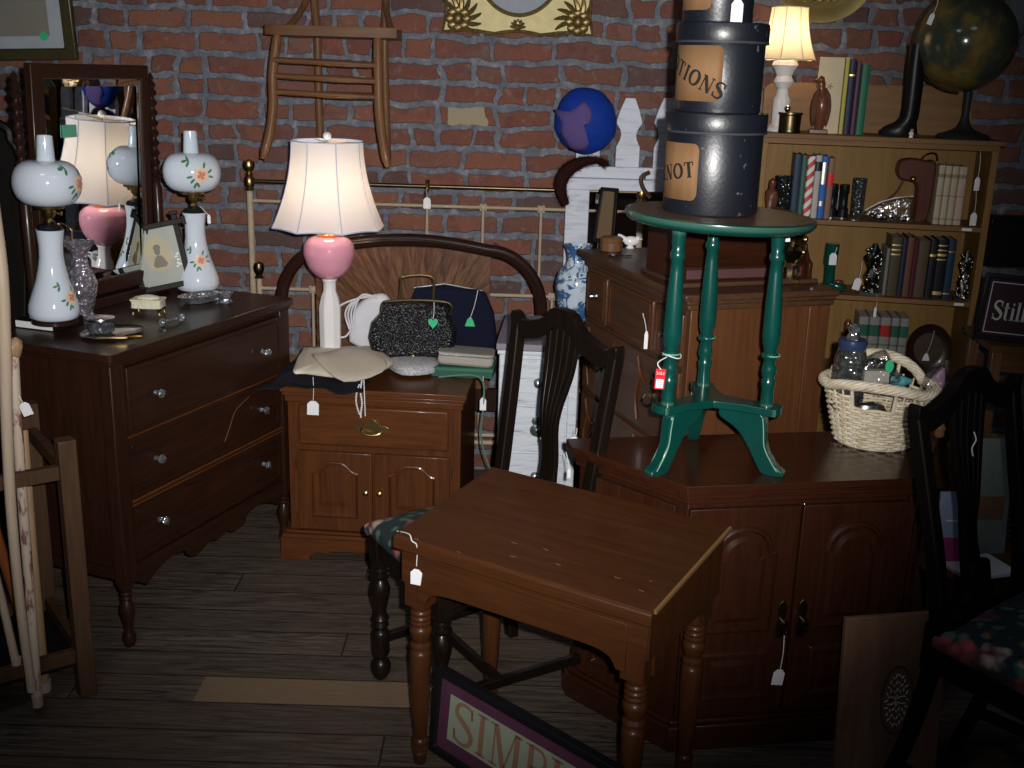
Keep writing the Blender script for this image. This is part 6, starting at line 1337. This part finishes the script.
# ================================================================ SLANT TOP DESK
E0=Vector((-.243,2.196,0)); EA=-.557; EW,ED=.614,.375; EZ,ER=.576,.042
dk=T('writing_desk','small slant-top maple writing desk with turned legs in the front centre','desk',E0,EA)
def el(x,y,z): return E0+Vector((cos(EA)*x-sin(EA)*y,sin(EA)*x+cos(EA)*y,z))
sl=ER/ED; tt=.030
top=[(-.008,EZ-tt),(-.008,EZ-.006),(-.002,EZ),(ED+.004,EZ+ER),(ED+.004,EZ+ER-.018),(.02,EZ-tt)]
MB().prism(top,-.0,EW,'yz').obj('slant_lid',M['desk'],dk,bevel=.002)
MB().prism([(.004,EZ+.0012),(ED,EZ+ER+.0008),(ED,EZ+ER-.006),(.004,EZ-.006)],EW-.001,EW+.005,'yz').obj('light_edge_strip',plain('rubbed_edge_strip',(.22,.12,.045),.4),dk)
MB().box(.012,EW-.012,.010,ED-.01,EZ-.105,EZ-tt).obj('desk_box',M['desk'],dk)
for x in (.008,EW-.020): MB().prism([(.012,EZ-.115),(.012,EZ-tt-.002),(ED-.005,EZ+ER-.020),(ED-.005,EZ-.115)],x,x+.012,'yz').obj('side_panel',M['desk_v'],dk,bevel=.0015)
MB().box(.012,EW-.012,ED-.02,ED-.006,EZ-.115,EZ+ER-.03).obj('back_panel',M['desk'],dk)
ap=[(.055,EZ-.045),(.055,EZ-.150)]+sp2([(.075,EZ-.150),(.090,EZ-.128),(.125,EZ-.118),(.20,EZ-.116),(EW/2,EZ-.116),(EW-.20,EZ-.116),(EW-.125,EZ-.118),(EW-.09,EZ-.128),(EW-.075,EZ-.150)],4)+[(EW-.055,EZ-.150),(EW-.055,EZ-.045)]
MB().prism(ap,.006,.020).obj('front_apron',M['desk'],dk,bevel=.002)
sa=[(.045,EZ-.105)]+sp2([(.050,EZ-.165),(.065,EZ-.160),(.080,EZ-.130),(.12,EZ-.125),(ED-.12,EZ-.125),(ED-.09,EZ-.130),(ED-.075,EZ-.160),(ED-.062,EZ-.165)],3)+[(ED-.055,EZ-.105)]
for x in (.010,EW-.022): MB().prism(sa,x,x+.012,'yz').obj('side_apron',M['desk_v'],dk,bevel=.0015)
LH=EZ-.17
lp=[(.010,0),(.014,.01),(.016,.05),(.018,.075),(.012,.088),(.020,.10),(.020,.115),(.012,.125),(.0195,.140),(.0195,.155),(.013,.170),(.0155,.185),(.020,.34),(.0235,.60),(.0245,.70),(.0235,.715),(.016,.73),(.024,.745),(.024,.760),(.016,.775),(.021,.80),(.0255,.84),(.0255,.86),(.019,.875),(.0235,.885),(.0235,.895),(.0185,.905),(.0235,.917),(.0235,.927),(.0185,.938),(.0235,.950),(.0235,.960),(.019,.972),(.024,.985),(.024,1.0)]
lp=[(r,z*LH) for r,z in lp]
for x,y in ((.042,.038),(EW-.042,.038),(.042,ED-.045),(EW-.042,ED-.045)):
    mb=MB(Matrix.Translation((x,y,0))); mb.lathe(lp,seg=24); l=mb.obj('leg',M['desk_v'],dk,ang=50)
    MB().box(x-.026,x+.026,y-.026,y+.026,LH,EZ-.045 if y<.1 else EZ-.02).obj('leg_block',M['desk_v'],l,bevel=.002)
mb=MB(); rn=random.Random(2)
for k in range(9): 
    x=rn.uniform(.03,EW-.03); y=rn.uniform(.0,.10); l_=rn.uniform(.006,.02); a_=rn.uniform(-.6,.6); z=EZ+sl*y+.0006; mb.add([(x,y,z),(x+l_*cos(a_),y+l_*sin(a_)*.4,z+sl*l_*sin(a_)*.4),(x+l_*cos(a_),y+l_*sin(a_)*.4+.0012,z+sl*(l_*sin(a_)*.4+.0012)),(x,y+.0012,z+sl*.0012)],[(0,1,2,3)])
mb.obj('scratches',plain('scratch_wood',(.42,.26,.12),.6),dk)
p1=el(-.004,.01,EZ+.002); c_=el(.006,-.018,0); c_=at(416,577,c_.y-.01)
t=T('price_tag','white tag hanging on a long string at the front left corner of the slant-top desk','tag',c_,EA*.3,'price tags on strings')
MB().prism([(-.012,-.017),(.010,-.019),(.014,.010),(.006,.018),(-.004,.019),(-.012,.011)],-.0006,.0006).obj('card',M['white'],t)
Ri=Matrix.Rotation(-EA*.3,3,'Z')
mb=MB(); mb.tube(smoothpath([Ri@(at(u,v,yy)-c_) for u,v,yy in ((397,531,2.22),(409,534,2.17),(412,541,2.16),(417,546,2.155),(416.5,566,c_.y))],4),.0012,6); mb.obj('string',M['string'],t)
# ================================================================ SHIELD BACK CHAIRS
def legturn(L,dark=True):
    q=[(.012,0),(.020,.012),(.026,.03),(.027,.05),(.022,.068),(.014,.078),(.020,.088),(.0235,.10),(.0235,.17),(.020,.18),(.014,.187),(.022,.20),(.018,.215),(.023,.225),(.017,.24),(.015,.255),(.024,.31),(.026,.33),(.021,.355),(.015,.368),(.024,.376),(.025,.384),(.016,.392),(.023,.402),(.016,.41),(.022,.418),(.022,.43)]
    return [(r,z*L/.43) for r,z in q]
def shield_chair(loc,yaw,label,wood_,fw_=.40,bw_2=.33,dp=.40,sh_=.455,crest=.93,rake=.075,group='dark shield-back dining chairs'):
    t=T('dining_chair',label,'chair',loc,yaw,group)
    fx,bx=fw_/2,bw_2/2; tp=sh_-.035
    for s in (-1,1):
        mb=MB(Matrix.Translation((s*(fx-.022),.022,0))); mb.lathe(legturn(tp-.075),seg=20); l=mb.obj('front_leg',wood_,t,ang=50)
        MB().box(s*(fx-.022)-.022,s*(fx-.022)+.022,.0,.044,tp-.078,tp).obj('leg_block',wood_,l,bevel=.003)
        P=smoothpath([(s*(bx-.008),dp+rake*.9,0),(s*(bx-.012),dp+.020,.20),(s*(bx-.012),dp-.012,tp),(s*(bx-.004),dp+.006,sh_+.12),(s*(bx+.004),dp+rake*.6,sh_+.30),(s*(bx+.012),dp+rake,crest-.075)],5)
        mb=MB(); mb.tube(P,[.020]*len(P),4,flat=1.0,upv=(1,0,0)); 
        mb=MB()
        for a_,b_ in zip(P,P[1:]): pass
        rings=[[ (p.x+dx*.017,p.y+dy*.015,p.z) for dx,dy in ((-1,-1),(1,-1),(1,1),(-1,1))] for p in P]
        mb.sheet(rings,wrap=True); mb.add(rings[0],[(0,1,2,3)]); mb.add(rings[-1],[(0,1,2,3)]); mb.obj('rear_leg_and_stile',wood_,t,bevel=.004)
    yb=dp+rake
    # crest: ears, dip, high camel arch
    zc=crest
    topl=sp2([(-bx-.030,zc-.070),(-bx-.028,zc-.048),(-bx-.010,zc-.050),(-bx+.020,zc-.064),(-.085,zc-.040),(-.045,zc-.008),(0,zc),(.045,zc-.008),(.085,zc-.040),(bx-.020,zc-.064),(bx+.010,zc-.050),(bx+.028,zc-.048),(bx+.030,zc-.070)],5)
    botl=[(x*.93 if abs(x)>bx*.6 else x*.92,(z-.045-.006*(1-abs(x)/bx))) for x,z in topl]
    n=len(topl); mb=MB(); mb.add([(x,yb-.014,z) for x,z in topl]+[(x,yb-.014,z) for x,z in botl]+[(x,yb+.012,z) for x,z in topl]+[(x,yb+.012,z) for x,z in botl],
        sum([[(i,i+1,n+i+1,n+i),(2*n+i,3*n+i,3*n+i+1,2*n+i+1),(i,2*n+i,2*n+i+1,i+1),(n+i,n+i+1,3*n+i+1,3*n+i)] for i in range(n-1)],[])+[(0,n,3*n,2*n),(n-1,3*n-1,4*n-1,2*n-1)])
    mb.obj('crest_rail',wood_,t,bevel=.005)
    # splat: fan of slats that gather at the waist
    ztop=zc-.055; zb_=sh_+.045
    for k in (-2,-1,0,1,2):
        P=smoothpath([(k*.028,yb-.002,ztop+.010-abs(k)*.010),(k*.025,yb-.012,ztop-.10),(k*.015,yb-.035,ztop-.22),(k*.011,yb-rake*.55,zb_+.10),(k*.018,dp+.004,zb_-.03)],6)
        m_=len(P); mb=MB(); wd=[(.0095 if k else .011)*(1-.35*min(1,j/m_*1.5)) for j in range(m_)]
        rings=[[(p.x-w_,p.y-.007,p.z),(p.x+w_,p.y-.007,p.z),(p.x+w_,p.y+.007,p.z),(p.x-w_,p.y+.007,p.z)] for p,w_ in zip(P,wd)]
        mb.sheet(rings,wrap=True); mb.add(rings[0],[(0,1,2,3)]); mb.add(rings[-1],[(0,1,2,3)]); mb.obj('splat_slat',wood_,t,bevel=.0015)
    pl=[(-.060,0),(-.062,.02),(-.045,.04),(-.040,.07),(-.028,.095),(.028,.095),(.040,.07),(.045,.04),(.062,.02),(.060,0)]
    mb=MB(Mloc((0,dp-.004,sh_+.005),rx=-.12)); mb.prism(sp2(pl,3),-.008,.008); mb.obj('splat_shoe',wood_,t,bevel=.002)
    MB().box(-bx,bx,dp-.018,dp+.014,tp-.06,sh_+.010).obj('rear_seat_rail',wood_,t,bevel=.003)
    MB().box(-fx+.03,fx-.03,.006,.030,tp-.058,tp).obj('front_seat_rail',wood_,t,bevel=.002)
    for s in (-1,1): MB().bar((s*(fx-.018),.03,tp-.029),(s*(bx-.010),dp-.01,tp-.029),.022,.058).obj('side_seat_rail',wood_,t,bevel=.002)
    # upholstered seat
    rings=[]; sp_=[(-fx,-.004),(-fx*.5,-.010),(0,-.012),(fx*.5,-.010),(fx,-.004),(fx,.02),(bx+.010,dp-.04),(bx-.006,dp-.028),(0,dp-.022),(-bx+.006,dp-.028),(-bx-.010,dp-.04),(-fx,.02)]
    base=sp2(sp_+[sp_[0]],3)[:-1]; cy=dp*.47
    for s,z in ((.97,tp-.004),(1.0,tp+.006),(1.0,tp+.022),(.96,tp+.034),(.85,tp+.042),(.6,tp+.050),(.3,tp+.053),(.05,tp+.054)): rings.append([(x*s,(y-cy)*s+cy,z) for x,y in base])
    mb=MB(); mb.sheet(rings,wrap=True); mb.add(rings[0],[tuple(range(len(base)))[::-1]]); mb.add(rings[-1],[tuple(range(len(base)))]); mb.obj('seat',M['floral'],t,ang=75)
    # stretchers
    zs=.115
    for s in (-1,1): MB().bar((s*(fx-.022),.022,zs),(s*(bx-.011),dp+.045,zs+.01),.018,.024).obj('side_stretcher',wood_,t,bevel=.003)
    MB().bar((-(fx+bx)/2+.015,dp*.46,zs+.003),((fx+bx)/2-.015,dp*.46,zs+.003),.018,.022).obj('cross_stretcher',wood_,t,bevel=.003)
    return t
# chair behind the desk; local -x = front-left leg in the picture
ya=-1.0; fl=Vector((-.322,2.566,0)); ex=Vector((cos(ya),sin(ya),0)); ey=Vector((-sin(ya),cos(ya),0)); F1=.37
shield_chair(fl+ex*(F1/2-.022)-ey*.022,ya,'dark shield-back dining chair with floral seat, tucked behind the slant-top desk',M['espresso'],F1,.395,.40,.445,.985,.05)
c=at(574,441,2.70); price_tag('tiny white tag tied low on the splat of the chair behind the desk',at(577,428,2.68),at(574,441,2.66),.020,.022)
c=at(569,472,2.70); price_tag('sliver of a white tag hanging edge-on above the desk at the chair splat',at(566,452,2.66),at(569,473,2.64),.008,.026)
P=[at(u,v,2.72) for u,v in ((554,400),(549,402),(547,411),(544,425),(541,439))]; b=P[0]; tag(MB().tube([p-b for p in smoothpath(P,4)],.0022,6).obj('white_ribbon',M['string']),'white string dangling down the slats of the chair behind the desk','string',loc=b)
# right hand chair
yr=.70; ex=Vector((cos(yr),sin(yr),0)); ey=Vector((-sin(yr),cos(yr),0)); bcen=Vector((.985,2.185,0))
shield_chair(bcen-ey*.44,yr,'almost black shield-back chair with floral needlepoint seat at the right edge',M['blackwood'],.46,.36,.40,.47,.98,.085)
P=[at(u,v,2.18) for u,v in ((974,432),(976,440),(972,448),(973,456))]; b=P[0]; tag(MB().tube([p-b for p in smoothpath(P,4)],.0014,6).obj('white_string',M['string']),'short white knotted string on the back of the almost black chair','string',loc=b)
P=[at(u,v,2.16) for u,v in ((940,430),(941,438))]; tag(MB().ball((0,0,0),.014,(.8,.5,1.4),fn=lambda d:1+.15*sin(d.z*8)).obj('wooden_tassel',M['oak']),'small tan wooden tassel hanging on the almost black chair back','tassel',loc=P[0])
# ================================================================ SIMPLE SIGN (framed, on the floor)
G1=Vector((-.164,2.262,0)); ga=-.765; gl_=.66; gh=.215
sg=T('framed_sign','long framed sign with pale green field lettered SIMPLICITY, standing on the floor under the desk','sign',G1,ga,tilt=(0,0))
TL=Mloc((0,0,0),rx=-.10)
mb=MB(TL); mb.band([(0,0),(gl_,0),(gl_,gh),(0,gh)],[(.020,.020),(gl_-.020,.020),(gl_-.020,gh-.020),(.020,gh-.020)],-.014,.012); mb.obj('black_frame',M['black'],sg,bevel=.004)
mb=MB(TL); mb.band([(.018,.018),(gl_-.018,.018),(gl_-.018,gh-.018),(.018,gh-.018)],[(.050,.050),(gl_-.050,.050),(gl_-.050,gh-.050),(.050,gh-.050)],-.006,.0); 
mb.obj('plum_mat',cloth('plum_mat',(.07,.024,.050),(.12,.042,.08),50,.6,.1),sg)
mb=MB(TL); mb.box(.048,gl_-.048,-.004,.0,.048,gh-.048); mb.obj('green_field',plain('pale_sage_field',(.30,.34,.25),.6,0,.1,14),sg)
th_=.100
mb,_=write('SIMPLICITY',th_,lambda x,z:tuple(TL@Vector((x+.066,-.0052,z+gh/2-th_/2))),track=.02); 
W_=twidth('SIMPLICITY',th_,-.02); 
mb.obj('lettering',plain('faded_terracotta',(.27,.15,.09),.6),sg)
# ================================================================ INLAID BOARD
q=at(848,615,2.16); q2=at(962,610,2.24); t=T('inlaid_board','thin brown wooden board with white leaf inlay leaning on the cabinet behind the black chair','board',(q.x-.002,2.10,0),math.atan2(.10,.30)*.6,tilt=(-.09,0))
bh=q.z+.004; bw=.245
MB().box(0,bw,0,.014,0,bh).obj('panel',M['board'],t,bevel=.0015)
cx,cz=.134,bh-.200
MB().band(ell(cx,cz,.040,.082),ell(cx,cz,.036,.077),-.0012,.0005).obj('carved_oval_line',plain('oval_groove',(.10,.05,.03),.6),t)
mb=MB(); rn=random.Random(1)
def leaf(x,z,l_,a_): mb.prism([(x-l_*cos(a_)/2,z-l_*sin(a_)/2),(x+.0016*sin(a_),z-.0016*cos(a_)),(x+l_*cos(a_)/2,z+l_*sin(a_)/2),(x-.0016*sin(a_),z+.0016*cos(a_))],-.0012,.0005)
for r_,n_ in ((.92,22),(.66,16),(.40,10),(.16,6)):
    for k in range(n_):
        a_=2*PI*(k+.5*(r_<.7))/n_; x=cx+.027*r_*cos(a_); z=cz+.064*r_*sin(a_); leaf(x,z,.0105,math.atan2(.064*sin(a_),.027*cos(a_))+.5*(1 if k%2 else -1))
mb.obj('white_leaf_inlay',plain('bone_inlay',(.85,.83,.72),.5),t)
# ================================================================ CLUTTER BEHIND THE RIGHT CHAIR
p=onz(955,590,.0); 
p=at(975,505,2.75); t=T('low_shelf_unit','low open wooden rack behind the black chair at the right','rack',(1.10,2.62,0),.15)
MB().box(0,.5,.0,.30,.30,.318).obj('shelf',M['oak_x'],t,bevel=.002); MB().box(0,.5,0,.30,.05,.068).obj('shelf',M['oak_x'],t,bevel=.002)
for x in (0,.482): MB().box(x,x+.018,0,.30,0,.30).obj('side',M['oak'],t,bevel=.002)
def mag(u,v,z,w,h,yaw,mat,label,y=2.66,extra=None):
    c=at(u,v,y); t=T('magazine',label,'magazine',(c.x,y,z),yaw,'magazines behind the black chair',tilt=(-.12,0))
    MB().box(-w/2,w/2,0,.004,0,h).obj('cover',mat,t); MB().box(-w/2+.002,w/2-.002,.004,.010,.001,h-.001).obj('pages',M['pages'],t)
    if extra: 
        for (x0,x1,z0,z1,m) in extra: MB().box(x0*w,x1*w,-.0012,0,z0*h,z1*h).obj('printed_block',m,t)
    return t
pk=plain('magenta_block',(.35,.03,.17),.5); bl_=plain('pale_blue_print',(.28,.33,.48),.5); yl=plain('yellow_print',(.50,.42,.08),.5); gn=plain('dull_green_print',(.06,.14,.11),.5)
mag(954,560,.318,.10,.20,.05,bl_,'pale blue magazine with magenta lower block seen through the black chair back',2.68,((-.4,.35,.05,.38,pk),(-.3,.3,.6,.62,M['white'])))
mag(990,500,.318,.13,.32,.1,bm_((.20,.24,.20)),'tall greyish magazine with brown lower picture behind the chair slats',2.76,((-.4,.4,.3,.5,bm_((.22,.10,.06))),))
c=onz(1000,556,.318); tag(MB().box(-.08,.08,-.06,.06,0,.010).obj('white_envelope',M['white'],bevel=.001),'flat white envelope lying on the rack behind the black chair','envelope',loc=(1.24,2.66,.319),rz=.3)
c=at(1010,470,2.95); t=T('round_basket','round dark wicker basket holding a yellow card at the right edge','basket',(1.42,2.98,.32),0)
mb=MB()
for r_ in range(12):
    f=r_/11; R__=.12+.03*f; mb.tube([((R__+.004*sin(k*PI+r_*PI))*cos(2*PI*k/48),(R__+.004*sin(k*PI+r_*PI))*sin(2*PI*k/48),.008+.20*f) for k in range(48)],.007,6,closed=True)
mb.obj('woven_wall',plain('dark_wicker',(.10,.065,.035),.6,0,.4,50),t); MB().lathe([(.15,.205),(.160,.214),(.15,.224),(.142,.214)],seg=40,caps=False).obj('rim',plain('wicker_rim',(.13,.085,.04),.6),t)
MB().prism(ell(0,0,.12,.12),0,.01,'xy').obj('base',plain('wicker_base',(.10,.065,.035),.7),t)
tag(MB().box(-.05,.05,-.002,.002,0,.13).obj('yellow_card',yl),'yellow card standing in the round basket at the right edge','card',loc=(1.37,2.93,.43),rz=.2)
t=T('low_table','low dark table behind the rack carrying the round basket','table',(1.22,2.80-.0,0),0)
t.location=(1.25,2.95,0)
MB().box(0,.42,0,.30,.295,.318).obj('top',M['mahog'],t,bevel=.003)
for x in (.01,.38):
    for y in (.01,.26): MB().box(x,x+.03,y,y+.03,0,.295).obj('leg',M['mahog'],t,bevel=.002)
# ================================================================ CAMERA AND LIGHT
cam=bpy.data.cameras.new('camera'); co=bpy.data.objects.new('camera',cam); C.objects.link(co)
cam.sensor_width=36; cam.lens=36*FPX/1024; cam.clip_start=.05
mw=Matrix((( rt.x,up.x,-fw.x,0),( rt.y,up.y,-fw.y,0),( rt.z,up.z,-fw.z,EYE),(0,0,0,1)))
co.matrix_world=mw; bpy.context.scene.camera=co
def light(name,typ,loc,en,col,size=.1,**k):
    l=bpy.data.lights.new(name,typ); l.energy=en; l.color=col
    if typ=='AREA': l.size=size
    else: l.shadow_soft_size=size
    for a_,v in k.items(): setattr(l,a_,v)
    o=bpy.data.objects.new(name,l); C.objects.link(o); o.location=loc; return o
fl_=light('camera_flash','SPOT',(.05,.0,EYE+.045),400,(1.0,.97,.94),.012,spot_size=math.radians(66),spot_blend=1.0)
dirv=at(430,205,3.5)-Vector((.05,0,EYE+.045)); fl_.rotation_euler=dirv.to_track_quat('-Z','Y').to_euler()
light('pink_lamp_bulb','POINT',PINKBULB,3.0,(1,.78,.55),.035)
light('bookcase_lamp_bulb','POINT',BULB2,2.6,(1,.72,.38),.03)
for x,y,e in ((-.9,.9,6),(1.2,1.0,2.5)):
    o=light('ceiling_light','AREA',(x,y,3.05),e,(.75,.85,1.0),.6)
w=bpy.data.worlds.new('world'); bpy.context.scene.world=w; w.use_nodes=True; w.node_tree.nodes['Background'].inputs[0].default_value=(.55,.65,.85,1); w.node_tree.nodes['Background'].inputs[1].default_value=.07
vs=bpy.context.scene.view_settings; vs.view_transform='Standard'; vs.look='None'; vs.exposure=0.0; vs.gamma=1; vs.use_curve_mapping=False
